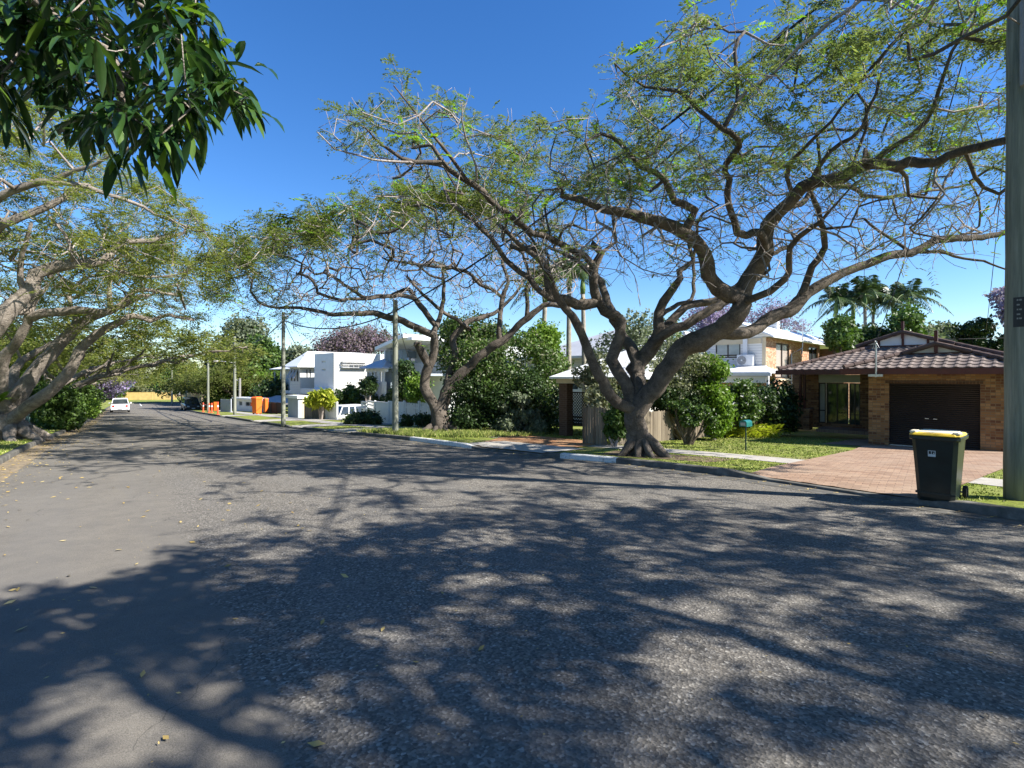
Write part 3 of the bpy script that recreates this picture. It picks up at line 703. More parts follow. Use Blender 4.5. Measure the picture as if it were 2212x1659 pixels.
    limb([(1869, 360, -2.1), (1950, 290, -2.3), (2010, 230, -2.5), (2050, 150, -2.8), (2080, 80, -3), (2100, 20, -3)], .06, .012)
    limb([(1672, 470, -1.4), (1720, 440, -.6), (1785, 400, 0), (1869, 421, .4), (1940, 425, .7), (2008, 415, 1), (2100, 395, 1.3)], .07, .03)
    # long right limb
    limb([(1535, 724, -.8), (1560, 722, -.5), (1600, 720, -.3), (1640, 708, -.1), (1700, 671, .1), (1752, 630, .3), (1789, 603, .4), (1869, 567, .5), (1968, 544, .6), (2067, 516, .6), (2178, 508, .6), (2260, 490, .6)], .17, .06)
    limb([(1968, 544, .6), (2047, 550, .5), (2107, 559, .4), (2182, 581, .3), (2230, 600, .3)], .05, .02)
    limb([(1730, 645, .2), (1745, 600, .2), (1758, 575, .1), (1785, 536, 0), (1768, 480, -.1), (1752, 430, -.2), (1740, 400, -.3)], .11, .05)
    limb([(1968, 544, .6), (1930, 520, .7), (1900, 500, .8), (1870, 470, .8)], .05, .03)
    limb([(2060, 520, .6), (2120, 480, .5), (2110, 430, .4), (2090, 400, .3)], .04, .02)
    limb([(1603, 650, -1.1), (1640, 640, -1.6), (1690, 600, -2), (1710, 540, -2.4), (1760, 480, -2.8)], .1, .04)
    poly = [(690, 270), (760, 240), (840, 170), (880, 170), (930, 230), (1010, 205), (1040, 260), (1100, 265), (1230, 260), (1330, 215), (1320, 130), (1400, 120), (1460, 30), (1540, 15), (1640, 90),
            (1790, -10), (1850, -60), (2212, -60), (2300, 100), (2300, 560), (2190, 600), (2000, 590), (1850, 610), (1780, 590), (1720, 630), (1650, 640), (1480, 610), (1400, 560), (1300, 590), (1180, 600), (1080, 540), (1000, 470), (930, 420), (880, 400), (700, 345)]
    c = (b.x + .8, b.y - 2.2, b.z)
    tg = umbrella_targets(c, 800, 8.4, b.z + 4.0, b.z + 9.4, rg, sag=.3, poly=poly)
    # more targets where the upper shell is seen
    tg2 = []
    while len(tg2) < 500:
        x = rg.uniform(690, 2240); y = rg.uniform(-40, 560); kk_ = min(1, max(0, (560 - y) / 500)); yy = Y + rg.uniform(-4 - 1.6 * kk_, 3.2 - 5 * kk_)
        if polymask(np.array([x]), np.array([y]), poly)[0]: tg2.append(W(x, y, yy))
    inner = [(1050, 420), (1350, 330), (1700, 330), (2050, 380), (2180, 470), (2000, 560), (1700, 620), (1450, 600), (1200, 600), (1070, 520)]
    while len(tg2) < 1050:
        x = rg.uniform(1050, 2200); y = rg.uniform(330, 630)
        if polymask(np.array([x]), np.array([y]), inner)[0]: tg2.append(W(x, y, Y + rg.uniform(-5, 2.5)))
    tp = T.grow(np.concatenate([tg, np.array([tuple(p) for p in tg2])]), seg=.3, maxlen=2.6, tip=.0075, wob=.16); T.twigs(tp, 2)
    T.radii(); tree_parts(T, root, 'bark')
    def leaf(P):
        px, py = proj(P); edge = np.interp(px, [690, 870, 1010, 1150, 1330, 1480, 1700, 2212], [330, 330, 400, 450, 430, 400, 380, 420])
        return np.clip((edge - py) / 80 + .35, .05, 1) * np.clip(P[:, 2] - (b.z + 3.2), .0, 1) + .04
    crown_part(root, frond_crown(T, lambda P: leaf(P) * clumps(P, 3.2, 1, -.4, .4), 8800, rg, L=(.22, .42), npair=8, pl=.3, pw=.04), 'leaf_poinciana_cool')
    f2 = lambda P: leaf(P) * (np.sin(P[:, 0] * 2.1 + 1) * np.sin(P[:, 1] * 1.7) * np.sin(P[:, 2] * 2.3) > .25)
    crown_part(root, frond_crown(T, f2, 500, rg, L=(.25, .45), npair=9, pl=.34, pw=.05), 'leaf_new', 'new_leaves')

    # ---- second poinciana, beyond the dirt driveway
    rg = np.random.default_rng(21); T = Tree(21); b = G(953, 934); Y = b.y
    root = empty('poinciana_tree', b, 0, 'twin-trunked poinciana tree with exposed roots between the grey power pole and the dense hedge', 'tree', 'poinciana street trees on the right')
    T.limb(px3([(953, 940), (951, 915), (950, 893), (949, 882)], Y), .36, .34, step=.15, lock=True)
    for k in range(9):
        a = k * .7 + .3; d = Vector((math.cos(a), math.sin(a) * .8, 0)); L_ = rg.uniform(.9, 1.5)
        T.limb([b + Vector((0, 0, .6)), b + d * L_ * .4 + Vector((0, 0, .22)), b + d * L_ * .8 + Vector((0, 0, .03)), b + d * L_ * 1.2 - Vector((0, 0, .08))], .16, .05, step=.14, lock=True)
    limb([(945, 895, 0), (934, 872, 0), (918, 835, -.1), (920, 805, -.1), (933, 777, -.1), (938, 746, -.1), (934, 723, -.1)], .23, .17)
    limb([(934, 723, -.1), (905, 712, -.3), (880, 702, -.6), (853, 690, -.9), (804, 677, -1.2), (737, 679, -1.5), (670, 672, -1.8), (603, 664, -2), (560, 650, -2.2)], .16, .04)
    limb([(934, 723, -.1), (947, 690, .2), (956, 661, .4), (960, 617, .5), (958, 585, .6)], .13, .06)
    limb([(938, 700, 0), (915, 670, .2), (898, 648, .4), (880, 625, .6), (830, 640, .8), (782, 643, 1), (751, 618, 1.2), (700, 590, 1.5)], .12, .05)
    limb([(895, 645, .4), (860, 636, -.2), (827, 643, -.8), (773, 648, -1.4), (715, 643, -2), (688, 636, -2.4), (678, 608, -2.6), (640, 590, -2.8)], .1, .04)
    limb([(928, 790, -.1), (912, 765, -.4), (903, 745, -.6)], .18, .14)
    limb([(905, 752, -.5), (898, 742, -.6)], .14, .12)
    limb([(951, 885, 0), (962, 860, .1), (974, 835, .1), (1019, 786, 0), (1072, 746, -.2), (1126, 697, -.4), (1158, 668, -.5), (1184, 657, -.6), (1219, 659, -.7), (1240, 650, -.9)], .25, .08)
    limb([(1078, 742, -.2), (1079, 728, -.1), (1077, 688, 0), (1085, 643, .2), (1094, 599, .4), (1080, 560, .6)], .13, .06)
    limb([(1139, 690, -.4), (1139, 634, -.6), (1143, 599, -.8), (1130, 550, -1)], .11, .06)
    limb([(966, 855, .4), (969, 817, .8), (983, 768, 1), (978, 728, 1.2), (1000, 705, 1.3), (1018, 692, 1.4), (1076, 672, 1.8), (1110, 640, 2.1)], .19, .07)
    limb([(1015, 712, 1.2), (985, 690, 1), (960, 675, .9), (916, 639, .6), (880, 600, .4)], .1, .05)
    limb([(1085, 643, .2), (1040, 610, -.4), (1000, 585, -1), (950, 575, -1.4), (890, 570, -1.8), (830, 560, -2.2)], .08, .04)
    poly = [(475, 640), (470, 540), (560, 500), (650, 480), (720, 445), (800, 420), (900, 410), (1000, 415), (1100, 430), (1230, 500), (1260, 600), (1230, 660), (1150, 640), (1060, 650), (980, 680), (900, 640), (850, 690), (760, 720), (680, 735), (600, 700), (520, 690)]
    c = (b.x - 1.2, b.y - 2, b.z)
    tg = umbrella_targets(c, 900, 9.2, b.z + 4.0, b.z + 9.6, rg, sag=.45, poly=poly)
    tg2 = []
    while len(tg2) < 420:
        x = rg.uniform(475, 1250); y = rg.uniform(410, 720)
        if polymask(np.array([x]), np.array([y]), poly)[0]: tg2.append(tuple(W(x, y, Y + rg.uniform(-5, 5))))
    inner = [(560, 600), (800, 520), (1050, 500), (1220, 560), (1180, 640), (950, 640), (700, 690), (600, 670)]
    while len(tg2) < 900:
        x = rg.uniform(560, 1220); y = rg.uniform(500, 690)
        if polymask(np.array([x]), np.array([y]), inner)[0]: tg2.append(tuple(W(x, y, Y + rg.uniform(-4.5, 4.5))))
    T.grow(np.concatenate([tg, np.array(tg2)]), seg=.4, maxlen=3.2, tip=.011, wob=.15) or None; T.twigs([i for i in range(T.n) if i not in set(T.par)], 2, (.4, .9), .008)
    T.radii(); tree_parts(T, root, 'bark')
    def leaf2(P):
        px, py = proj(P); edge = np.interp(px, [480, 600, 800, 1000, 1200], [640, 560, 510, 480, 500])
        return np.clip((edge - py) / 50 + .4, .03, 1) + np.clip((640 - px) / 120, 0, .35) + .03
    crown_part(root, frond_crown(T, lambda P: leaf2(P) * clumps(P, 2.4, 2, -.5, .5), 9000, rg, L=(.32, .6), npair=6, pl=.3, pw=.04), 'leaf_poinciana')
    f2 = lambda P: leaf2(P) * (np.sin(P[:, 0] * 1.3 + 1) * np.sin(P[:, 1] * 1.1) * np.sin(P[:, 2] * 1.6) > .3)
    crown_part(root, frond_crown(T, f2, 250, rg, L=(.35, .6), npair=7, pl=.34, pw=.05), 'leaf_new', 'new_leaves')

    # ---- the tree out of frame to the right whose crown shades the road in front of the camera
    auto_poinciana((12.8, -3.6, float(lawn(12.8, -3.6))), 8.6, 9.4, 5, 'poinciana tree outside the right edge whose shade covers the near road', n=800, fcount=10000, lean=(-2.6, .2), tr=.34, L=(.4, .7), npair=5, pw=.07,
                   group='poinciana street trees on the right', poly=[(1850, 150), (2000, 230), (2130, 190), (2400, 0), (2400, 520), (2100, 540), (1950, 480)])

def poinciana_left():
    rg = np.random.default_rng(31); T = Tree(31)
    b = Vector((-15.2, 13.2, 0)); b.z = float(lawn(b.x, b.y, True))
    root = empty('poinciana_tree', b, 0, 'leaning poinciana tree with trunk outside the left edge, upper limbs crossing the sky', 'tree', 'poinciana street trees on the left')
    T.limb([b - Vector((0, 0, .1)), b + Vector((.1, .1, .8)), b + Vector((.3, .3, 1.8))], .4, .34, lock=True)
    Y = 14.0
    def limb(pts, r0, r1, st=None): T.limb(([Vector(st)] if st else []) + px3(pts, Y), r0, r1)
    a = tuple(b + Vector((.3, .3, 1.8)))
    limb([(-60, 760, 0), (0, 693, 0), (36, 653, .2), (62, 620, .3), (73, 591, .4), (109, 580, .5), (182, 569, .8), (225, 562, 1), (251, 533, 1.2), (269, 518, 1.3), (330, 520, 1.6), (400, 505, 2)], .28, .04, a)
    limb([(-80, 560, -.5), (0, 489, -.5), (36, 478, -.4), (91, 453, -.3), (153, 416, -.2), (190, 400, 0)], .2, .06, tuple(b + Vector((.2, 0, 2.6))))
    limb([(-70, 480, -1), (0, 431, -1), (36, 413, -1), (84, 387, -1), (127, 393, -1), (182, 402, -.8), (255, 431, -.6), (309, 449, -.4), (364, 475, -.2), (430, 500, 0)], .16, .02, tuple(b + Vector((.2, 0, 3.2))))
    limb([(115, 393, -1), (145, 376, -1), (200, 354, -1.1), (240, 330, -1.2)], .07, .02)
    limb([(55, 640, .3), (40, 560, 0), (70, 480, -.3)], .08, .04)
    limb([(225, 562, 1), (270, 590, 1.4), (330, 600, 1.8), (400, 590, 2.2)], .06, .02)
    limb([(160, 572, .6), (150, 530, .4), (110, 470, .2)], .06, .03)
    poly = [(-300, 210), (60, 225), (130, 235), (240, 330), (380, 400), (440, 480), (510, 530), (470, 600), (420, 640), (250, 640), (100, 650), (-300, 660)]
    tg = umbrella_targets((b.x + 1.5, b.y + 1, b.z), 800, 8.5, b.z + 3.6, b.z + 8.8, rg, sag=.3, poly=poly)
    tg2 = []
    while len(tg2) < 420:
        x = rg.uniform(-40, 500); y = rg.uniform(215, 650)
        if polymask(np.array([x]), np.array([y]), poly)[0]: tg2.append(tuple(W(x, y, Y + rg.uniform(-1.5, 5))))
    T.grow(np.concatenate([tg, np.array(tg2)]), seg=.35, maxlen=3)
    T.radii(); tree_parts(T, root, 'bark_pale')
    crown_part(root, frond_crown(T, lambda P: clumps(P, 1.8, 3, -.3, .4), 9000, rg, L=(.3, .5), npair=7, pl=.3, pw=.036, droop=.2), 'leaf_poinciana_olive')

    # big leaning tree with the visible base
    rg = np.random.default_rng(33); T = Tree(33); b = G(14, 950, 'left'); Y = b.y
    root = empty('poinciana_tree', b, 0, 'massive leaning poinciana tree with scarred grey trunk at left kerb', 'tree', 'poinciana street trees on the left')
    T.limb(px3([(10, 960, 0), (10, 925, 0), (15, 900, 0), (22, 880, 0)], Y), .48, .44, step=.15, lock=True)
    for k in range(8):
        a = k * .8; d = Vector((math.cos(a), math.sin(a), 0)); T.limb([b + Vector((0, 0, .7)), b + d * .6 + Vector((0, 0, .3)), b + d * 1.2 - Vector((0, 0, .05))], .3, .1, step=.15, lock=True)
    def limb(pts, r0, r1): T.limb(px3(pts, Y), r0, r1)
    limb([(20, 890, 0), (29, 870, 0), (55, 831, 0), (95, 780, .2), (145, 722, .4), (182, 689, .6), (218, 675, .8), (262, 660, 1), (300, 640, 1.2)], .3, .08)
    limb([(30, 900, -.2), (76, 867, -.4), (112, 838, -.5), (150, 800, -.5), (182, 745, -.4), (225, 712, -.3), (287, 682, 0), (324, 694, .2), (367, 680, .4), (420, 690, .8)], .24, .04)
    limb([(10, 880, -.3), (0, 850, -.6), (5, 790, -1), (29, 747, -1.2), (55, 700, -1.4), (68, 668, -1.4), (90, 640, -1.3)], .22, .1)
    limb([(60, 690, -1.4), (90, 676, -1.4), (130, 673, -1.3), (164, 669, -1.2), (240, 671, -1), (265, 649, -.9), (291, 631, -.8), (327, 627, -.6), (390, 640, -.3)], .16, .04)
    limb([(240, 668, -1), (237, 640, -1), (235, 610, -1), (250, 580, -1)], .09, .04)
    limb([(-10, 870, .5), (20, 830, 1.5), (40, 790, 2), (60, 770, 2.4), (95, 750, 2.8)], .25, .1)
    limb([(68, 668, -1.4), (20, 672, -2), (-40, 640, -2.4)], .14, .08)
    limb([(145, 722, .4), (160, 690, 1.2), (150, 640, 1.8), (180, 600, 2.4)], .12, .05)
    poly = [(-300, 500), (0, 480), (200, 500), (400, 540), (500, 590), (490, 650), (430, 700), (330, 720), (250, 690), (180, 720), (60, 740), (-300, 740)]
    tg = umbrella_targets((b.x + 3, b.y + 1.5, b.z), 800, 9.5, b.z + 3.4, b.z + 8.2, rg, sag=.35, poly=poly)
    tg2 = []
    while len(tg2) < 300:
        x = rg.uniform(-20, 500); y = rg.uniform(500, 720)
        if polymask(np.array([x]), np.array([y]), poly)[0]: tg2.append(tuple(W(x, y, Y + rg.uniform(-2, 6))))
    T.grow(np.concatenate([tg, np.array(tg2)]), seg=.45, maxlen=3.4, tip=.009)
    T.radii(); tree_parts(T, root, 'bark_pale')
    crown_part(root, frond_crown(T, lambda P: clumps(P, 1.5, 4, -.3, .4), 6500, rg, L=(.4, .7), npair=6, pl=.3, pw=.036, droop=.2), 'leaf_poinciana_olive')
    # strap-leaved plant growing in the fork
    rg = np.random.default_rng(3); mb = MB(); c = W(0, 868, Y - .9)
    for k in range(40):
        a = rg.uniform(0, 6.28); e = rg.uniform(.1, 1.2); d = Vector((math.cos(a) * math.cos(e), math.sin(a) * math.cos(e), math.sin(e))); s_ = d.cross(Vector((0, 0, 1))).normalized() * .035; L_ = rg.uniform(.5, .95)
        p1 = c + d * L_ * .5; p2 = c + d * L_ - Vector((0, 0, .25 * L_)); mb.quad(c - s_ * .6, p1 - s_, p1 + s_, c + s_ * .6); mb.quad(p1 - s_, p2 - s_ * .15, p2 + s_ * .15, p1 + s_)
    tag(mb.build('staghorn_plant', 'leaf_bright'), 'bright green strap-leaved plant growing in the fork of the leaning trunk at the left edge', 'plant')

    g = 'poinciana street trees on the left'
    for (x, y, r, h, sd, lab, lean) in ((-26.5, 29, 8.5, 6.6, 41, 'second poinciana tree behind the green bush with its low crown over the left kerb', (3, 1)),
                                  (-34, 38, 7.2, 6.2, 42, 'third poinciana tree beyond the green bush, before the white ute', (2.4, 1)),
                                  (-43.5, 50, 6.8, 6.0, 43, 'poinciana tree with low leaning limbs right beside the parked white ute', (2.2, 0)),
                                  (-54, 64, 6.5, 6.0, 44, 'farthest left poinciana tree, behind the white ute near the bend', (2.2, 0))):
        auto_poinciana((x, y, float(lawn(x, y, True))), r, h, sd, lab, bark='bark_pale', leafm='leaf_poinciana_olive', n=330, fcount=3600, lean=lean, group=g, tr=.26, L=(.6, 1.0), npair=5)

def mango():
    rg = np.random.default_rng(52); T = Tree(51)
    b = Vector((-5.2, -2.6, 0)); b.z = float(lawn(b.x, b.y, True))
    root = empty('mango_tree', b, 0, 'mango tree with long glossy dark leaves hanging into the upper left corner', 'tree')
    T.limb([b - Vector((0, 0, .1)), b + Vector((0, 0, 1)), b + Vector((.2, .3, 2.2))], .24, .18, lock=True)
    Y = 3.4
    st = b + Vector((.2, .3, 2.2))
    T.limb([st] + [Vector((-4.4, -.8, 3.6)), Vector((-3.9, 1.2, 4.3))] + px3([(79, 0, 0), (132, 50, 0), (179, 83, 0), (228, 109, 0), (258, 155, 0), (274, 265, .1), (281, 350, .2)], Y), .11, .014, step=.12, wob=.01)
    T.limb(px3([(109, 40, 0), (159, 109, .2), (169, 155, .3), (182, 200, .4)], Y), .016, .008, step=.1, wob=.01)
    T.limb(px3([(79, 0, 0), (200, -30, -.2), (300, 10, -.3), (360, 60, -.3), (420, 130, -.3), (470, 190, -.2), (520, 215, -.2)], Y), .022, .007, step=.12, wob=.01)
    T.limb(px3([(258, 155, 0), (330, 190, -.2), (380, 215, -.3), (410, 240, -.4)], Y), .013, .006, step=.1, wob=.01)
    T.limb(px3([(276, 280, .1), (310, 290, 0), (340, 310, 0)], Y), .009, .005, step=.1, wob=.01)
    T.limb(px3([(79, 0, 0), (20, 40, .2), (-10, 120, .3), (-30, 180, .3)], Y), .02, .008, step=.12, wob=.01)
    poly = [(-200, -200), (455, -200), (452, 20), (462, 120), (500, 170), (515, 220), (460, 210), (440, 235), (400, 250), (395, 300), (365, 300), (330, 325), (270, 335), (250, 270), (185, 262), (160, 240), (190, 230), (170, 170), (80, 175), (0, 165), (-200, 200)]
    tg = []
    while len(tg) < 120:
        x = rg.uniform(-150, 520); y = rg.uniform(-150, 345)
        if polymask(np.array([x]), np.array([y]), poly)[0]: tg.append(tuple(W(x, y, Y + rg.uniform(-.75, .9))))
    for p in ((500, 195), (530, 208), (470, 180), (465, 110), (445, 40), (440, 80), (395, 225), (415, 235), (380, 225), (345, 295), (330, 300), (285, 335), (190, 270), (200, 268), (0, 230), (10, 225), (360, 290), (455, 150), (420, 30)):
        tg.append(tuple(W(p[0], p[1], Y + rg.uniform(-.5, .3))))
    vis = T.grow(np.array(tg), seg=.15, wob=.12, arch=.0, tip=.004, maxlen=2)
    # crown above and behind the camera, never inside the picture except the corner
    off = []
    while len(off) < 260:
        a = rg.uniform(0, 6.28); r = 4.6 * math.sqrt(rg.uniform(0, 1)); z = rg.uniform(3.4, 7.2) ; p = np.array([-4.6 + r * math.cos(a), -1.6 + r * math.sin(a), z])
        px, py = proj(p[None]); 
        if p[1] > 0 and -60 < px[0] < 2300 and py[0] > -160: continue
        off.append(p)
    T.limb([st, Vector((-4.6, -2.2, 4.2)), Vector((-4.2, -1.6, 5.4))], .14, .05); T.limb([st, Vector((-6.2, -1.6, 4)), Vector((-7, -.6, 5))], .1, .04); T.limb([st, Vector((-3.8, -3.2, 4)), Vector((-2.4, -3.6, 5))], .1, .04)
    hid = T.grow(np.array(off), seg=.4, maxlen=4)
    T.radii(); tree_parts(T, root, 'bark_pale', 'bark_twig', .012)
    def leaves(tips, per, ln, m, name, frac=1.0):
        tips = np.array(tips); M = len(tips) * per; q = np.repeat(tips, per); P = T.P[q] + rg.normal(0, .05, (M, 3))
        par = np.array(T.par)[q]; d = T.P[q] - T.P[par]; d /= np.linalg.norm(d, axis=1)[:, None] + 1e-9
        a = rg.uniform(0, 2 * np.pi, M); D = np.stack([np.cos(a), np.sin(a), rg.uniform(-.7, .5, M)], 1) + d * .5; D /= np.linalg.norm(D, axis=1)[:, None]
        L = rg.uniform(ln[0], ln[1], M)[:, None]; wd = L * rg.uniform(.085, .125, (M, 1)); dr = rg.uniform(.35, 1.3, M)[:, None]
        ts = [0, .22, .48, .75, 1]; ws = [.12, .8, 1, .7, .04]; rows = []
        up = np.array([0, 0, 1.]); S_ = np.cross(D, up); S_ /= np.linalg.norm(S_, axis=1)[:, None] + 1e-9
        pos = P.copy(); dirn = D.copy(); prev = 0
        for t, w_ in zip(ts, ws):
            dirn = D - up * dr * t * 2.0; dirn /= np.linalg.norm(dirn, axis=1)[:, None]; pos = pos + dirn * L * (t - prev); prev = t
            nrm = np.cross(S_, dirn); rows.append(np.stack([pos - S_ * wd * w_ + nrm * wd * w_ * .35, pos, pos + S_ * wd * w_ + nrm * wd * w_ * .35], 1))
        A = np.stack(rows, 1); V = A.reshape(-1, 3); base = (np.arange(M) * 15)[:, None]
        fs = [];
        for i in range(4):
            for j in range(2):
                k = i * 3 + j; fs.append([k, k + 1, k + 4, k + 3])
        Fq = (base[:, None, :] + np.array(fs)[None]).reshape(-1, 4)
        link_mesh(name, V - np.array(root.location), Fq, m, root, True)
    leaves(vis, 12, (.16, .28), 'leaf_mango', 'crown')
    leaves(list(np.random.default_rng(1).choice(vis, 34)), 3, (.18, .26), 'leaf_bright', 'young_leaves')  # young leaves, more of them in bright green to look lit through
    leaves(hid, 24, (.22, .36), 'leaf_mango', 'upper_crown')

poinciana_main(); poinciana_left(); mango()

# ------------------------------------------------------------------ houses
class Frame:
    """local axes of a building: x to the right along its front, y away from the road"""
    def __init__(s, ox, oy, oz, deg):
        s.o = Vector((ox, oy, oz)); s.a = math.radians(deg); s.ux = Vector((math.cos(s.a), math.sin(s.a))); s.uy = Vector((-math.sin(s.a), math.cos(s.a)))
    def x(s, px, yl):
        k = (px - CX) / F; return (k * (s.o.y + yl * s.uy.y) - s.o.x - yl * s.uy.x) / (s.ux.x - k * s.ux.y)
    def y(s, px, xl):
        k = (px - CX) / F; return (k * (s.o.y + xl * s.ux.y) - s.o.x - xl * s.ux.x) / (s.uy.x - k * s.uy.y)
    def z(s, py, xl, yl):
        Y = s.o.y + xl * s.ux.y + yl * s.uy.y; return EYE - (py - HY) / F * Y - s.o.z
    def world(s, xl, yl, zl=0): return Vector((s.o.x + xl * s.ux.x + yl * s.uy.x, s.o.y + xl * s.ux.y + yl * s.uy.y, s.o.z + zl))
    def root(s, name, label, cat): return empty(name, s.o, s.a, label, cat)

def wall_holes(mb, x0, x1, z0, z1, holes, y, th=.1, axis='x', sgn=1):
    """wall slab in the x-z plane (or y-z plane) with rectangular holes (a0,a1,b0,b1)"""
    xs = sorted({x0, x1, *[h[0] for h in holes], *[h[1] for h in holes]}); zs = sorted({z0, z1, *[h[2] for h in holes], *[h[3] for h in holes]})
    for i in range(len(xs) - 1):
        run = None
        for j in range(len(zs) - 1):
            cx, cz = (xs[i] + xs[i + 1]) / 2, (zs[j] + zs[j + 1]) / 2
            if any(h[0] < cx < h[1] and h[2] < cz < h[3] for h in holes): continue
            if axis == 'x': mb.box(xs[i], xs[i + 1], y, y + th * sgn, zs[j], zs[j + 1])
            else: mb.box(y, y + th * sgn, xs[i], xs[i + 1], zs[j], zs[j + 1])
    return mb

def window(parent, x0, x1, z0, z1, y, axis='x', sgn=-1, fm='dark_frame', gm='glass', mull=1, name='window', bar=.05, depth=.06, trans=None):
    """frame standing at plane y facing sgn; pane a sub-part"""
    mb = MB(); xs = [x0 + (x1 - x0) * i / (mull + 1) for i in range(mull + 2)]
    def bx(m, a0, a1, d0, d1, b0, b1):
        if axis == 'x': m.box(a0, a1, d0, d1, b0, b1)
        else: m.box(d0, d1, a0, a1, b0, b1)
    d0, d1 = y, y + sgn * depth
    for i, x in enumerate(xs): 
        l = x if i == 0 else x - bar / 2 if i < len(xs) - 1 else x - bar
        bx(mb, l, l + bar, d0, d1, z0, z1)
    for a, b in zip(xs[:-1], xs[1:]):
        a_ = a + (bar if a == xs[0] else bar / 2); b_ = b - (bar if b == xs[-1] else bar / 2)
        bx(mb, a_, b_, d0, d1 - sgn * .004, z0, z0 + bar); bx(mb, a_, b_, d0, d1 - sgn * .004, z1 - bar, z1)
        if trans: bx(mb, a_, b_, d0, d1 - sgn * .004, z0 + (z1 - z0) * trans, z0 + (z1 - z0) * trans + bar)
    f = mb.build(name, fm, parent)
    g = MB(); bx(g, x0 + bar * .5, x1 - bar * .5, d0 + sgn * .012, d0 + sgn * .024, z0 + bar * .5, z1 - bar * .5); g.build('pane', gm, f)
    return f

def tiled(mb, P0, e, u, poly, tw=.3, th=.33, amp=.026, step=.028):
    """tiled roof plane: P0 origin, e along the eave, u up the slope, poly in (e,u) coordinates"""
    n = e.cross(u).normalized()
    if n.z < 0: n = -n
    us = [p[0] for p in poly]; vs = [p[1] for p in poly]; sub = 6
    u0, u1, v0, v1 = min(us), max(us), min(vs), max(vs)
    nx = int((u1 - u0) / tw * sub) + 1; rows = int((v1 - v0) / th) + 1
    pa = np.array(poly)
    for r in range(rows):
        va, vb = v0 + r * th, min(v0 + (r + 1) * th, v1)
        if vb - va < .01: continue
        for i in range(nx):
            a, b = u0 + i * tw / sub, u0 + (i + 1) * tw / sub
            if not polymask(np.array([(a + b) / 2]), np.array([(va + vb) / 2]), poly)[0]: continue
            def pt(x, v, lift):
                wv = math.sin((x / tw) * 2 * math.pi); wv = (abs(wv) ** .8) * (1 if wv > 0 else -.35)
                return P0 + e * x + u * v + n * (amp * wv + lift)
            A, B, C, D = pt(a, va, step), pt(b, va, step), pt(b, vb, .002), pt(a, vb, .002)
            mb.quad(A, B, C, D); mb.quad(pt(a, va, -.02), pt(b, va, -.02), B, A)
    return mb
def cap_line(mb, a, b, r=.1, seg=.36, m=None):
    a, b = Vector(a), Vector(b); L = (b - a).length; n = max(1, int(L / seg)); d = (b - a) / n
    for i in range(n):
        p, q = a + d * i, a + d * (i + 1.06); mb.tube([p, q], [r * 1.08, r * .92], 8)

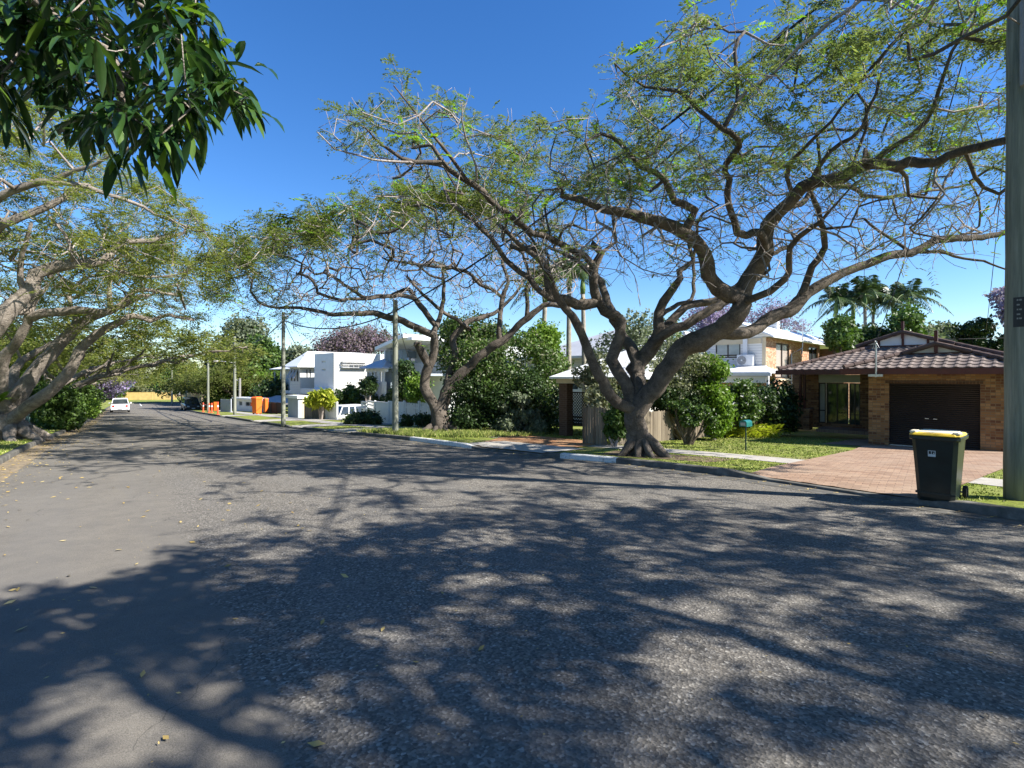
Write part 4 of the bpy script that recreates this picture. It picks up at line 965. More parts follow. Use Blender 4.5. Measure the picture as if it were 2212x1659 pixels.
def garage_house():
    fr = Frame(12.7, 19.0, -.83, -45.0)
    R_ = fr.root('brick_house', 'low orange brick house with brown tiled roof, dark garage door and paver driveway', 'house')
    Wd = fr.x(2173.5, 0); d0 = fr.x(1920, 0); d1 = fr.x(2117.5, 0); H = 2.49; dh = fr.z(828, 0.8, 0)
    # garage front wall with door opening, side walls
    mb = MB(); wall_holes(mb, 0, Wd, 0, H, [(d0, d1, 0, dh)], 0, .23)
    mb.box(0, .23, .23, 3.69, 0, H); mb.box(Wd - .23, Wd, .23, 9, 0, H); mb.build('garage_wall', 'brick_clinker', R_)
    # soldier course over the door
    mb = MB(); n = int((d1 - d0 + .2) / .086)
    for i in range(n): mb.box(d0 - .1 + i * .086, d0 - .1 + i * .086 + .076, -.012, .02, dh + .004, dh + .11)
    mb.build('lintel_course', 'brick_brown', R_)
    # roller door, corrugated
    mb = MB(); rings = []; k = 64
    prof = []
    for i in range(k * 2 + 1): prof.append((.09 + .011 * math.sin(i * math.pi / 2 * 1.0), .02 + (dh - .02) * i / (k * 2)))
    for i in range(len(prof) - 1):
        (ya, za), (yb, zb) = prof[i], prof[i + 1]; mb.quad((d0, ya, za), (d1, ya, za), (d1, yb, zb), (d0, yb, zb))
    dr = mb.build('garage_door', 'roller_brown', R_)
    mb = MB(); mb.box(d0, d1, .07, .12, 0, .035); mb.build('bottom_rail', 'aluminium', dr)
    mb = MB(); xm = fr.x(2011, 0); zc = fr.z(905, xm, 0)
    mb.box(xm - .17, xm - .06, .05, .08, zc - .012, zc + .014, .004); mb.build('handle', 'aluminium', dr); mb = MB(); mb.box(xm + .05, xm + .16, .05, .08, zc - .018, zc + .008, .004); mb.build('handle', 'aluminium', dr)
    # main body set back 3.7 m
    yb = 3.69; xl = fr.x(1720, yb) + .25
    wx0 = fr.x(1767, yb + 1.5); 
    # recessed porch: back wall further in, with windows
    yw = yb + 1.4; x0 = fr.x(1738, yw)
    wa, wb_, da, db = fr.x(1768, yw), fr.x(1832, yw), fr.x(1834, yw), fr.x(1858, yw)
    zt = fr.z(827, wa, yw); zb = fr.z(913, wa, yw)
    mb = MB(); wall_holes(mb, x0 - .1, .0, 0, H, [(wa, db, zb, H - .02)], yw, .2); mb.box(x0 - .1, x0 + .13, yw + .2, yw + 9, 0, H)
    mb.box(x0 - .9, x0 - .1, yw + 1.2, yw + 1.4, 0, H)
    mb.build('house_wall', 'brick_clinker', R_)
    mb = MB(); mb.box(wa, db, yw + .02, yw + .12, zt + .02, H - .03); mb.build('cream_panel', 'cream_panel', R_)
    window(R_, wa, wa + (wb_ - wa) * .25, zb, zt, yw + .1, mull=0, gm='glass_curtain', trans=.3)
    window(R_, wa + (wb_ - wa) * .25 + .02, wb_, zb, zt, yw + .1, mull=1, gm='glass')
    window(R_, da, db, zb - .3, zt, yw + .1, mull=1, gm='glass', name='front_door', trans=.33)
    # brick pier with twin timber posts
    px0, px1 = fr.x(1719, yb), fr.x(1748, yb); pz = fr.z(882, px0, yb)
    mb = MB(); mb.box(px0, px1, yb, yb + .5, 0, pz - .09); mb.box(px0 - .05, px1 + .05, yb - .05, yb + .55, pz - .09, pz); mb.build('brick_pier', 'brick_clinker', R_)
    for a, b in ((1726.5, 1731.5), (1735.5, 1740.5)):
        mb = MB(); mb.box(fr.x(a, yb + .2), fr.x(b, yb + .2), yb + .16, yb + .26, pz, H - .02, .006); mb.build('post', 'maroon_trim', R_)
    mb = MB(); mb.box(px1 + .3, -.02, yb - .1, yb + 1.38, -.04, .1); mb.build('porch_slab', 'brick_pavers', R_)
    # ---- roof.  eave heights all H+.0 ; garage roof: front eave y=-.6, hips; main roof: front eave y=yb-.6
    s = math.tan(math.radians(18.4)); ez = H + .18; e0 = -.62
    xr = Wd + .62; gx0 = -.62; ridge_x = (gx0 + xr) / 2
    tl, caps, trim = MB(), MB(), MB()
    X = Vector((1, 0, 0)); Yv = Vector((0, 1, 0))
    def plane(P0, e, h, poly_w):      # h horizontal inward dir; poly in horizontal metres
        u = (h + Vector((0, 0, s))); k = u.length; u = u / k
        tiled(tl, Vector(P0), e, u, [(a, b * k) for a, b in poly_w])
    hw = (xr - gx0) / 2; gd = hw * .62          # gablet starts part way up the hip
    # garage front hip slope, truncated by the gablet
    plane((gx0, e0, ez), X, Yv, [(0, 0), (2 * hw, 0), (2 * hw - gd, gd), (gd, gd)])
    L_ = 10
    plane((gx0, e0 + L_, ez), -Yv, X, [(0, 0), (L_, 0), (L_ - gd, gd), (L_ - gd, hw), (0, hw)])
    plane((xr, e0, ez), Yv, -X, [(0, 0), (L_, 0), (L_, hw), (gd, hw), (gd, gd)])
    top = ez + hw * s
    caps_pts = [((gx0, e0, ez), (gx0 + gd, e0 + gd, ez + gd * s)), ((xr, e0, ez), (xr - gd, e0 + gd, ez + gd * s)), ((gx0 + gd, e0 + gd - .08, ez + gd * s), (ridge_x, e0 + gd - .08, top)), ((xr - gd, e0 + gd - .08, ez + gd * s), (ridge_x, e0 + gd - .08, top)), ((ridge_x, e0 + gd, top), (ridge_x, e0 + L_, top))]
    for a, b in caps_pts: cap_line(caps, Vector(a) + Vector((0, 0, .05)), Vector(b) + Vector((0, 0, .05)), .085)
    def gablet(cx, y, zb_, half, name='gable_panel'):
        g = MB(); g.prism([(cx - half, zb_), (cx + half, zb_), (cx, zb_ + half * s)], y + .05, y + .12, 'y'); pnl = g.build(name, 'white_paint', R_)
        t = MB(); 
        for xx in ((cx,), (cx - half * .5, cx, cx + half * .5))[half > 1.0]:
            zt_ = zb_ + (half - abs(xx - cx)) * s; t.box(xx - .045, xx + .045, y, y + .045, zb_, zt_)
        t.box(cx - half, cx + half, y - .004, y + .05, zb_ - .02, zb_ + .05)
        t.box(cx - .05, cx + .05, y - .1, y - .01, zb_ + half * s - .25, zb_ + half * s + .5)
        t.build('gable_trim', 'maroon_trim', pnl)
    gablet(ridge_x, e0 + gd, ez + gd * s, hw - gd)
    # main roof behind
    me0 = yb - .62; mx0 = fr.x(1682, me0); mx1 = xr + .3; D_ = 9.5; mh = D_ / 2
    mrz = ez + mh * s
    cxm = fr.x(1951, me0 + 3.1); gx_half = 1.75
    hm = 3.1
    plane((mx0, me0, ez), X, Yv, [(0, 0), (cxm + gx_half - mx0 + hm, 0), (cxm + gx_half - mx0, hm), (hm, hm)])
    plane((mx0, me0 + 9, ez), -Yv, X, [(0, 0), (9, 0), (9 - hm, hm), (0, hm)])
    zb2 = ez + hm * s
    gd2 = gx_half
    gablet(cxm, me0 + hm - .1, zb2, gx_half)
    # roof continuing behind the gablet
    plane((cxm - gd2, me0 + hm + 6, zb2), -Yv, X, [(0, 0), (6, 0), (6, gd2), (0, gd2)])
    plane((cxm + gd2, me0 + hm, zb2), Yv, -X, [(0, 0), (6, 0), (6, gd2), (0, gd2)])
    plane((cxm + gx_half + hm, me0, ez), Yv, -X, [(0, 0), (9, 0), (9, hm), (hm, hm)])
    for a, b in (((cxm + gx_half + hm, me0, ez), (cxm + gx_half, me0 + hm, zb2)), ((mx0, me0, ez), (mx0 + hm, me0 + hm, zb2)), ((cxm - gd2, me0 + hm - .15, zb2), (cxm, me0 + hm - .15, zb2 + gd2 * s)), ((cxm + gd2, me0 + hm - .15, zb2), (cxm, me0 + hm - .15, zb2 + gd2 * s)), ((cxm, me0 + hm, zb2 + gd2 * s), (cxm, me0 + hm + 6, zb2 + gd2 * s)), ((mx0 + hm, me0 + hm, zb2), (cxm - gd2, me0 + hm, zb2))):
        cap_line(caps, Vector(a) + Vector((0, 0, .05)), Vector(b) + Vector((0, 0, .05)), .085)
    rf = tl.build('roof', 'roof_tile', R_); caps.build('ridge_caps', 'tile_cap', rf)
    # fascia, gutter, soffit
    fm = MB()
    fm.box(gx0, xr, e0 - .11, e0 + .02, ez - .2, ez - .01); fm.box(gx0 - .11, gx0, e0 - .11, me0 - .12, ez - .2, ez - .01); fm.box(xr, xr + .11, e0 - .11, e0 + 9, ez - .2, ez - .01)
    fm.box(mx0, gx0 - .12, me0 - .11, me0 + .02, ez - .2, ez - .01); fm.box(mx0 - .11, mx0, me0 - .11, me0 + 9, ez - .2, ez - .01)
    fm.build('fascia', 'maroon_trim', R_)
    sf = MB(); sf.box(gx0, xr, e0 + .02, -.002, ez - .185, ez - .16); sf.box(mx0, gx0, me0 + .02, yw - .002, ez - .185, ez - .16); sf.box(gx0, -.002, .0, me0, ez - .185, ez - .16); sf.build('soffit', 'dark_frame', R_)
    # downpipe right corner
    mb = MB(); mb.tube([(Wd + .06, -.06, 0), (Wd + .06, -.06, H - .2), (Wd + .06, -.3, H - .05)], .045, 8); mb.build('downpipe', 'maroon_trim', R_)
    # service mast on the roof front
    mx = fr.x(1893, e0 - .1); mb = MB(); zt2 = fr.z(738, mx, e0 - .14)
    mb.tube([(mx, e0 - .15, ez - .3), (mx, e0 - .15, zt2)], .028, 8); mb.box(mx - .22, mx + .2, e0 - .19, e0 - .12, ez - .28, ez - .2); mb.tube([(mx - .1, e0 - .15, zt2 - .25), (mx - .02, e0 - .15, zt2 + .03), (mx + .1, e0 - .15, zt2 - .22)], .012, 6)
    mb.build('service_mast', 'aluminium', R_)
    global MAST; MAST = fr.world(mx, e0 - .15, zt2)
    # neighbour boundary fence right of the garage, light slats
    f2 = empty('boundary_fence', fr.world(Wd + .75, .6, 0), fr.a, 'pale slatted boundary fence at the right side of the garage, partly behind the power pole', 'fence')
    mb = MB(); 
    for i in range(9): mb.box(0, .03, 0, 6, .1 + i * .2, .24 + i * .2)
    mb.box(.03, .1, 0, .1, 0, 1.95); mb.box(.03, .1, 2.9, 3.0, 0, 1.95); mb.box(.03, .1, 5.9, 6, 0, 1.95); mb.build('slat_panel', 'cream_panel', f2)

def brick_two_storey():
    fr = Frame(15.7, 33.0, -1.45, -43.5)
    R_ = fr.root('two_storey_house', 'two-storey house with speckled brick side, pale clad front and white metal roof', 'house')
    H = fr.z(728, 0, 0); wl = fr.x(1470, 0)
    yend = fr.y(1829, 0)
    # right side wall: at local x=0, running back; windows
    def wn(px0, px1, py0, py1):
        a, b = fr.y(px0, 0), fr.y(px1, 0); m = (a + b) / 2; return (a, b, fr.z(py1, 0, m), fr.z(py0, 0, m))
    w1 = wn(1676.5, 1705, 742, 817); w2 = wn(1747, 1765.5, 749.5, 782); w3 = wn(1682, 1709, 842, 856); yr = fr.y(1771, 0)
    mb = MB(); wall_holes(mb, 0, yr, 0, H, [w1, w2, w3], 0, .2, 'y', -1); mb.build('brick_wall', 'brick_speckled', R_)
    mb = MB(); yx = fr.y(1801.5, .9) ; mb.box(0, 1.1, yr + .002, yr + .2, 0, H - .3); mb.box(1.1, 1.3, yr, yend, 0, H - .3); mb.build('brick_bay', 'brick_clinker', R_)
    for w_, g, tr in ((w1, 'glass_pink', .3), (w2, 'glass', None), (w3, 'glass', None)):
        window(R_, *w_, -.12, 'y', 1, gm=g, mull=1, trans=tr, bar=.09, depth=.08)
    mb = MB(); mb.box(.005, .12, w1[0] - .05, w1[1] + .05, w1[2] - .16, w1[2] - .04); mb.build('sill', 'beige_render', R_)
    # clad front
    wf = (fr.x(1546, 0), fr.x(1599.5, 0), fr.z(774, -3, 0), fr.z(741, -3, 0))
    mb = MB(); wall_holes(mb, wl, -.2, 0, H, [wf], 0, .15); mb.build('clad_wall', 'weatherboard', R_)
    mb = MB(); mb.box(-.2, 0.02, -.03, -.002, 0, H); mb.box(wl, -.24, -.035, -.002, H - .38, H - .05); mb.build('corner_trim', 'beige_render', R_)
    window(R_, *wf, .06, gm='glass_curtain', mull=1, bar=.07, trans=.14)
    xc = fr.x(1611, 0); mb = MB(); mb.box(xc - .13, xc + .13, -.16, -.04, fr.z(767, xc, 0), H - .05); mb.build('duct', 'white_paint', R_)
    # roof: gable over the front, ridge running back, hip at the far end
    o = .5; x0, x1 = wl - o, o; xm = fr.x(1593, 0); apex = fr.z(697, xm, 0)
    s = (apex - H) / (x1 - xm); xm0 = xm; x0 = 2 * xm - x1 - 0
    mb = MB(); ey = yend + .8; rz_ = H + (x1 - xm) * s
    P = lambda x, y, z: (x, y, z)
    T_ = .1
    mb.add([P(x1, -o, H), P(x1, ey, H), P(xm, ey - 4, rz_), P(xm, -o, rz_), P(x1, -o, H + T_), P(x1, ey, H + T_), P(xm, ey - 4, rz_ + T_), P(xm, -o, rz_ + T_)], [(0, 3, 2, 1), (4, 5, 6, 7), (0, 1, 5, 4), (1, 2, 6, 5), (2, 3, 7, 6), (3, 0, 4, 7)])
    mb.add([P(x0, -o, H), P(x0, ey, H), P(xm, ey - 4, rz_), P(xm, -o, rz_), P(x0, -o, H + T_), P(x0, ey, H + T_), P(xm, ey - 4, rz_ + T_), P(xm, -o, rz_ + T_)], [(0, 1, 2, 3), (4, 7, 6, 5), (0, 4, 5, 1), (3, 7, 4, 0), (1, 5, 6, 2)])
    mb.add([P(x0, ey, H), P(x1, ey, H), P(xm, ey - 4, rz_)], [(0, 1, 2)])
    rf = mb.build('roof', 'roof_white', R_)
    mb = MB(); mb.box(x1, x1 + .12, -o, ey, H - .06, H + .06); mb.build('gutter', 'white_paint', rf)
    mb = MB(); mb.prism([(x0, H + .02), (x1 - .1, H + .02), (xm, rz_ - .02)], .02, .1, 'y'); mb.build('gable_end', 'weatherboard', R_)
    yv = fr.y(1664, -1.9); mb = MB(); zr = H + 1.9 * s
    for i in range(6): mb.box(-2.4, -1.4, yv, yv + .5, zr - .1 + i * .22, zr + .05 + i * .22)
    mb.box(-2.3, -1.5, yv + .1, yv + .4, zr - .3, zr + 1.2); mb.build('roof_vent', 'white_paint', rf)
    ya = fr.y(1734, .55); mb = MB(); mb.tube([(.5, ya, H - .9), (.55, ya, H), (.55, ya, H + 1.05)], .04, 6); mb.tube([(.06, ya - .8, H - 3), (.06, ya - .8, H - .9), (.5, ya, H - .5)], .04, 6); mb.build('pipe', 'aluminium', R_)
    # lower porch roof at the front corner
    py_ = -3.2; xg = fr.x(1663, py_); zg = fr.z(806, xg, py_)
    mb = MB(); mb.add([P(xg - 5.5, py_, zg), P(xg, py_, zg), P(xg - 1.2, 0, zg + .4), P(xg - 5.5, 0, zg + .4), P(xg - 5.5, py_, zg + .08), P(xg, py_, zg + .08), P(xg - 1.2, 0, zg + .48), P(xg - 5.5, 0, zg + .48)], [(0, 3, 2, 1), (4, 5, 6, 7), (0, 1, 5, 4), (1, 2, 6, 5)])
    mb.add([P(xg, py_, zg), P(xg, 0, zg), P(xg - 1.2, 0, zg + .4)], [(0, 1, 2)])
    pr = mb.build('porch_roof', 'roof_white', R_)
    mb = MB(); mb.box(xg - 5.5, xg + .08, py_ - .1, py_, zg - .16, zg + .02); mb.box(xg - .2, xg - .08, py_ + .05, py_ + .17, -.3, zg - .02); mb.box(xg - 3.5, xg - .25, py_ + .06, py_ + .16, zg - .55, zg - .18); mb.build('porch_beam', 'white_paint', pr)
    mb = MB(); mb.box(xg - 4.5, xg - .5, -.9, -.7, 0, zg); mb.build('porch_wall', 'brick_speckled', R_)
    # air conditioner on the cladding
    ax0, ax1 = fr.x(1592, -.35), fr.x(1627, -.35); az0, az1 = fr.z(790.5, ax0, -.35), fr.z(766.5, ax0, -.35)
    ac = empty('air_conditioner', fr.world((ax0 + ax1) / 2, -.03, az0), fr.a, 'white outdoor air conditioner unit mounted under the window of the clad front', 'air conditioner')
    w_ = (ax1 - ax0) / 2; h = az1 - az0
    mb = MB(); mb.box(-w_, w_, -.36, -.04, 0, h, .02); cs = mb.build('casing', 'ac_white', ac)
    mb = MB(); r = h * .4; cx_ = -w_ * .38
    mb.prism([(cx_ + r * math.cos(t * math.pi / 12), h / 2 + r * math.sin(t * math.pi / 12)) for t in range(24)], -.385, -.362, 'y'); fn = mb.build('fan_grille', 'ac_grille', ac)
    mb = MB(); mb.prism([(cx_ + r * .22 * math.cos(t * math.pi / 6), h / 2 + r * .22 * math.sin(t * math.pi / 6)) for t in range(12)], -.395, -.386, 'y')
    for q in range(4): mb.prism([(cx_ + r * (1.01 - q * .2) * math.cos(t * math.pi / 12), h / 2 + r * (1.01 - q * .2) * math.sin(t * math.pi / 12)) for t in range(24)] + [(cx_ + r * (.97 - q * .2) * math.cos(t * math.pi / 12), h / 2 + r * (.97 - q * .2) * math.sin(t * math.pi / 12)) for t in range(24, -1, -1)], -.39, -.386, 'y')
    mb.build('fan_guard', 'ac_white', fn)
    mb = MB(); mb.box(-w_ * .8, -w_ * .8 + .05, -.36, 0, -.06, -.005); mb.build('bracket', 'aluminium', ac); mb = MB(); mb.box(w_ * .8 - .05, w_ * .8, -.36, 0, -.06, -.005); mb.build('bracket', 'aluminium', ac)

def hip_roof(mb, x0, x1, y0, y1, z, rise, ov=.5, th=.08):
    x0 -= ov; x1 += ov; y0 -= ov; y1 += ov; wx, wy = x1 - x0, y1 - y0; h = min(wx, wy) / 2
    if wx >= wy: r0, r1 = (x0 + h, (y0 + y1) / 2, z + rise), (x1 - h, (y0 + y1) / 2, z + rise)
    else: r0, r1 = ((x0 + x1) / 2, y0 + h, z + rise), ((x0 + x1) / 2, y1 - h, z + rise)
    v = [(x0, y0, z), (x1, y0, z), (x1, y1, z), (x0, y1, z), r0, r1, (x0, y0, z - th), (x1, y0, z - th), (x1, y1, z - th), (x0, y1, z - th)]
    if wx >= wy: f = [(0, 1, 5, 4), (1, 2, 5), (2, 3, 4, 5), (3, 0, 4)]
    else: f = [(0, 1, 4), (1, 2, 5, 4), (2, 3, 5), (3, 0, 4, 5)]
    f += [(6, 9, 8, 7), (0, 6, 7, 1), (1, 7, 8, 2), (2, 8, 9, 3), (3, 9, 6, 0)]
    return mb.add(v, f)

def background_houses():
    # house behind the hedge and carport
    fr = Frame(3.4, 34.0, -1.5, -43)
    R_ = fr.root('queenslander_house', 'white weatherboard house with pale grey hipped metal roof behind the carport hedge', 'house')
    x0, x1, y1 = fr.x(1190, 0), fr.x(1300, 0) + 2.5, 12; H = fr.z(771, 0, 0)
    ws = [(x0 + 1 + i * 2.4, x0 + 2.2 + i * 2.4, H - 2.1, H - .8) for i in range(3)]
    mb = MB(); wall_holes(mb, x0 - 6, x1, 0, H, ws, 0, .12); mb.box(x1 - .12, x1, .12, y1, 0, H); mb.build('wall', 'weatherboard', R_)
    for w_ in ws: window(R_, *w_, .08, fm='white_paint', mull=1)
    rf = hip_roof(MB(), x0 - 2, x1, 0, y1, H, fr.z(712, 2, 5) - H).build('roof', 'roof_grey', R_)
    mb = MB(); mb.box(x0 - 2.5, x1 + .5, -.6, -.505, H - .12, H + .03); mb.box(x1 + .505, x1 + .6, -.6, y1, H - .12, H + .03); mb.build('gutter', 'white_paint', rf)
    mb = MB(); xe = fr.x(1455, 12); hip_roof(mb, x1 - 1.5, xe, 12.5, 19, H + .6, 1.6); mb.box(x1 - 1, xe - .2, 12.6, 18, 0, H + .5); mb.build('side_wing', 'roof_grey', R_)
    # low white outbuilding glimpsed right of the second poinciana
    # ---- grey and white modern house with tall portico
    fr = Frame(-10.2, 43.5, -2.35, -45)
    R_ = fr.root('modern_house', 'modern white and grey house with slanted white roof slab and tall slate portico', 'house')
    x1 = fr.x(900, 5); xa = fr.x(866, 5)
    H = fr.z(765, x1, 5)
    cw = fr.x(924, 5)
    wa, wb_ = fr.x(884.5, 5), fr.x(896, 5)
    mb = MB(); wall_holes(mb, xa - 3, cw + 3, 0, H + 1.2, [(wa, wb_, fr.z(800, wa, 5), fr.z(773, wa, 5))], 5, .2); mb.box(cw + 2.8, cw + 3, 5.2, 16, 0, H + .8); mb.build('rendered_wall', 'cladding_white', R_)
    window(R_, wa, wb_, fr.z(800, wa, 5), fr.z(773, wa, 5), 5.1, gm='glass_curtain', mull=0)
    mb = MB(); zb = fr.z(806, wa, 3.4); mb.box(fr.x(872, 3.4), cw + 2.5, 3.2, 5, zb - .25, zb - .05); mb.box(fr.x(872, 3.4), cw + 2.5, 3.2, 3.3, zb, zb + .9); mb.build('balcony', 'render_grey', R_)
    # portico
    p0, p1 = fr.x(832, 2.0), fr.x(868, 2.0); zt = fr.z(757, p0, 2)
    mb = MB(); mb.box(p0, p0 + .9, 2, 2.5, 0, zt); mb.box(p1 - .5, p1, 2, 2.5, 0, zt); mb.box(p0, p0 + .5, 2.5, 5, zt - .6, zt); mb.box(p0 + .9, p1 - .5, 2.05, 2.45, zt - .45, zt - .02); mb.build('portico', 'slate_grey', R_)
    mb = MB(); a = fr.z(743.5, p1, 1.2)
    mb.add([(p0 - .4, 1.2, zt), (p1 + 1.4, 1.2, a + .5), (p1 + 1.4, 8, a + .5), (p0 - .4, 8, zt), (p0 - .4, 1.2, zt + .28), (p1 + 1.4, 1.2, a + .8), (p1 + 1.4, 8, a + .8), (p0 - .4, 8, zt + .28)], [(0, 3, 2, 1), (4, 5, 6, 7), (0, 1, 5, 4), (1, 2, 6, 5), (2, 3, 7, 6), (3, 0, 4, 7)])
    mb.box(p1 + .9, cw + 2.5, 1.6, 8, a + .3, a + .55); mb.build('roof_slab', 'roof_white', R_)
    mb = MB(); mb.box(fr.x(850, 1.7), fr.x(867, 1.7), 1.6, 1.75, 0, fr.z(801, p0, 1.6)); mb.build('entry_screen', 'white_paint', R_)
    # verandah wing, left
    v0, v1 = fr.x(790, 1.2), fr.x(830, 1.2); zv = fr.z(795, v0, 1.2)
    rf = hip_roof(MB(), v0, v1, 1.2, 5, zv, 1.05, .45).build('verandah_roof', 'roof_grey', R_)
    mb = MB(); 
    for px in (792, 801, 808, 818, 824): mb.box(fr.x(px, 1.3), fr.x(px, 1.3) + .16, 1.3, 1.46, 0, zv - .08)
    mb.box(v0, v1, 1.32, 1.42, 0, fr.z(824, v0, 1.3)); mb.box(v0 - .1, v1 + .2, 1.28, 1.48, zv - .35, zv - .09); mb.build('column', 'white_paint', R_)
    mb = MB(); mb.box(v0 + .3, v1, 3.2, 3.4, 0, zv - .1); mb.build('verandah_wall', 'slate_grey', R_)
    # ---- white box house
    fr = Frame(-16.7, 50.0, -2.6, -45)
    R_ = fr.root('box_house', 'two-storey flat-topped white house with louvred side hoods beside the grey portico house', 'house')
    H = fr.z(763.5, 0, 0); xl = fr.x(679, 0); yd = 12
    sw = lambda a, b, c, d: (fr.y(a, 0), fr.y(b, 0), fr.z(d, 0, fr.y(a, 0)), fr.z(c, 0, fr.y(a, 0)))
    w1, w2, w3 = sw(755, 763, 788.5, 797), sw(765.5, 774, 788.5, 797), sw(776, 784, 788.5, 797)
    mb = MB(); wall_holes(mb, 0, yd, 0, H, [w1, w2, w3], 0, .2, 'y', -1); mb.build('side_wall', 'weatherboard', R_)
    for w_ in (w1, w2, w3): window(R_, *w_, -.1, 'y', 1, fm='render_grey', gm='glass_curtain', mull=0, bar=.08, trans=.5, name='side_window')
    mb = MB(); mb.box(.005, .45, w1[0] - .9, w3[1] + .3, w1[3] + .25, w1[3] + .3)
    for i in range(3): mb.box(.005, .4, w1[0] - .9, w3[1] + .3, w1[2] + .1 + i * .3, w1[2] + .13 + i * .3)
    mb.build('window_hood', 'white_paint', R_)
    f1, f2 = (fr.x(695, 0), fr.x(702, 0)), None
    za = lambda py: fr.z(py, -2, 0)
    gz0, gz1 = -.2, fr.z(849, -2, 0)
    hs = [(fr.x(695, 0), fr.x(703.5, 0), za(784), za(779.5)), (fr.x(695, 0), fr.x(703.5, 0), za(801), za(796.5)), (xl + .3, -1.4, 0, gz1 - .15)]
    mb = MB(); wall_holes(mb, xl, -.2, 0, H, hs, 0, .2); mb.build('front_wall', 'white_paint', R_)
    for h_ in hs[:2]: window(R_, *h_, .1, fm='white_paint', gm='glass_curtain', mull=0, bar=.04, name='slot_window')
    mb = MB(); mb.box(hs[2][0], hs[2][1], .12, .16, 0, hs[2][3]); mb.build('garage_door', 'render_grey', R_)
    mb = MB(); mb.box(xl - 1.9, -.1, -.6, -.002, fr.z(841, 0, 0) - .1, fr.z(841, 0, 0)); mb.box(xl - 1.9, -.3, -.598, -.4, fr.z(853, 0, 0), fr.z(841, 0, 0) - .1); mb.box(-.35, -.1, -.6, -.01, 0, fr.z(841, 0, 0) - .101)
    for zz in (786, 814): mb.box(xl, -.21, -.012, -.002, fr.z(zz, -2, 0), fr.z(zz, -2, 0) + .03)
    mb.build('front_ledge', 'white_paint', R_)
    mb = MB(); mb.box(xl - .02, .02, -.02, yd, H, H + .07); mb.build('parapet_cap', 'white_paint', R_)
    # ---- highset house with awning windows
    fr = Frame(-23.2, 56.0, -2.75, -45)
    R_ = fr.root('highset_house', 'highset white house with white metal roof and propped awning windows, behind the tall pole', 'house')
    H = fr.z(792, 0, 0); xl = fr.x(626, 0); zf = fr.z(850, -1, 0)
    mb = MB(); xr2 = fr.x(688, 4)
    ws = [(fr.x(627.5 + i * 6.4, 0), fr.x(631.5 + i * 6.4, 0), fr.z(824, -2, 0), fr.z(798, -2, 0)) for i in range(3)]
    cx1 = fr.x(648, 0)
    wall_holes(mb, xl, cx1, zf, H, ws, 0, .15); mb.build('front_wall', 'weatherboard', R_)
    side = [(fr.y(661 + i * 7, cx1), fr.y(665.5 + i * 7, cx1), fr.z(816, 0, 2), fr.z(798, 0, 2)) for i in range(2)]
    mb = MB(); wall_holes(mb, .15, 7, zf, H, side, cx1, .15, 'y', -1); mb.build('side_wall', 'cladding_white', R_)
    for w_ in ws:
        window(R_, *w_, .08, fm='white_paint', mull=0, bar=.04)
        mb = MB(); mb.add([(w_[0], -.01, w_[3]), (w_[1], -.01, w_[3]), (w_[1], -.45, w_[3] - .95), (w_[0], -.45, w_[3] - .95), (w_[0], -.03, w_[3] + .02), (w_[1], -.03, w_[3] + .02), (w_[1], -.47, w_[3] - .93), (w_[0], -.47, w_[3] - .93)], [(0, 1, 2, 3), (7, 6, 5, 4), (0, 4, 5, 1), (1, 5, 6, 2), (2, 6, 7, 3), (3, 7, 4, 0)]); mb.build('awning', 'render_grey', R_)
    for w_ in side:
        window(R_, *w_, cx1 - .08, 'y', 1, fm='white_paint', mull=0, bar=.04)
    mb = MB(); mb.box(xl + .5, cx1 - .3, .5, 6, 0, zf - .01); mb.build('undercroft', 'render_grey', R_)
    rf = hip_roof(MB(), xl, cx1 + .1, 0, 9, H, fr.z(767, 0, 4) - H + .3, .55).build('roof', 'roof_white', R_)
    vx0 = fr.x(592, 1.5); mb = MB()
    hip_roof(mb, vx0, xl - .1, 1.5, 6, fr.z(797, vx0, 1.5), .7, .4); mb.build('verandah_roof', 'roof_white', R_)
    mb = MB(); mb.box(vx0, xl - .05, 2.2, 2.3, zf, H - .3); mb.box(vx0 - .2, xl, 1.2, 1.3, zf - .1, zf + .25); mb.tube([(vx0 - .5, 1.0, .3), (vx0 + 1.8, 1.0, zf)], .07, 6); mb.box(vx0, vx0 + .12, 1.5, 1.62, 0, zf + 2.4); mb.build('verandah', 'cladding_white', R_)
    # ---- far white hall beyond the timber fence
    c = W(290, 845, 150); fr = Frame(c.x, 150, -3.9, 0)
    R_ = fr.root('far_building', 'long low white building seen beyond the yellow timber fence', 'building')
    mb = MB(); mb.box(-8, 9, 0, 10, 0, fr.z(818, 0, 0)); mb.build('wall', 'white_paint', R_)
    mb = MB(); mb.add([(-9, -1, fr.z(818, 0, 0)), (10, -1, fr.z(818, 0, 0)), (8, 5, fr.z(806, 0, 0)), (-7, 5, fr.z(806, 0, 0)), (10, 11, fr.z(818, 0, 0)), (-9, 11, fr.z(818, 0, 0))], [(0, 1, 2, 3), (1, 4, 2), (4, 5, 3, 2), (5, 0, 3), (0, 5, 4, 1)]); mb.build('roof', 'roof_grey', R_)
    # ---- low white cottage by the orange bins
    fr = Frame(W(511, 0, 62).x, 62.0, -2.8, -40)
    R_ = fr.root('low_shed', 'low white flat-roofed outbuilding with a small window behind the second pole', 'outbuilding')
    xw = fr.x(556, 0); H = fr.z(861, 0, 0)
    ww = [(fr.x(516, 0), fr.x(523, 0), fr.z(876, 0, 0), fr.z(866, 0, 0)), (fr.x(530, 0), fr.x(548, 0), fr.z(876, 0, 0), fr.z(866, 0, 0))]
    mb = MB(); wall_holes(mb, 0, xw, -.3, H, ww, 0, .15); mb.box(xw, xw + .2, 0, 3, -.3, H); mb.build('wall', 'white_paint', R_)
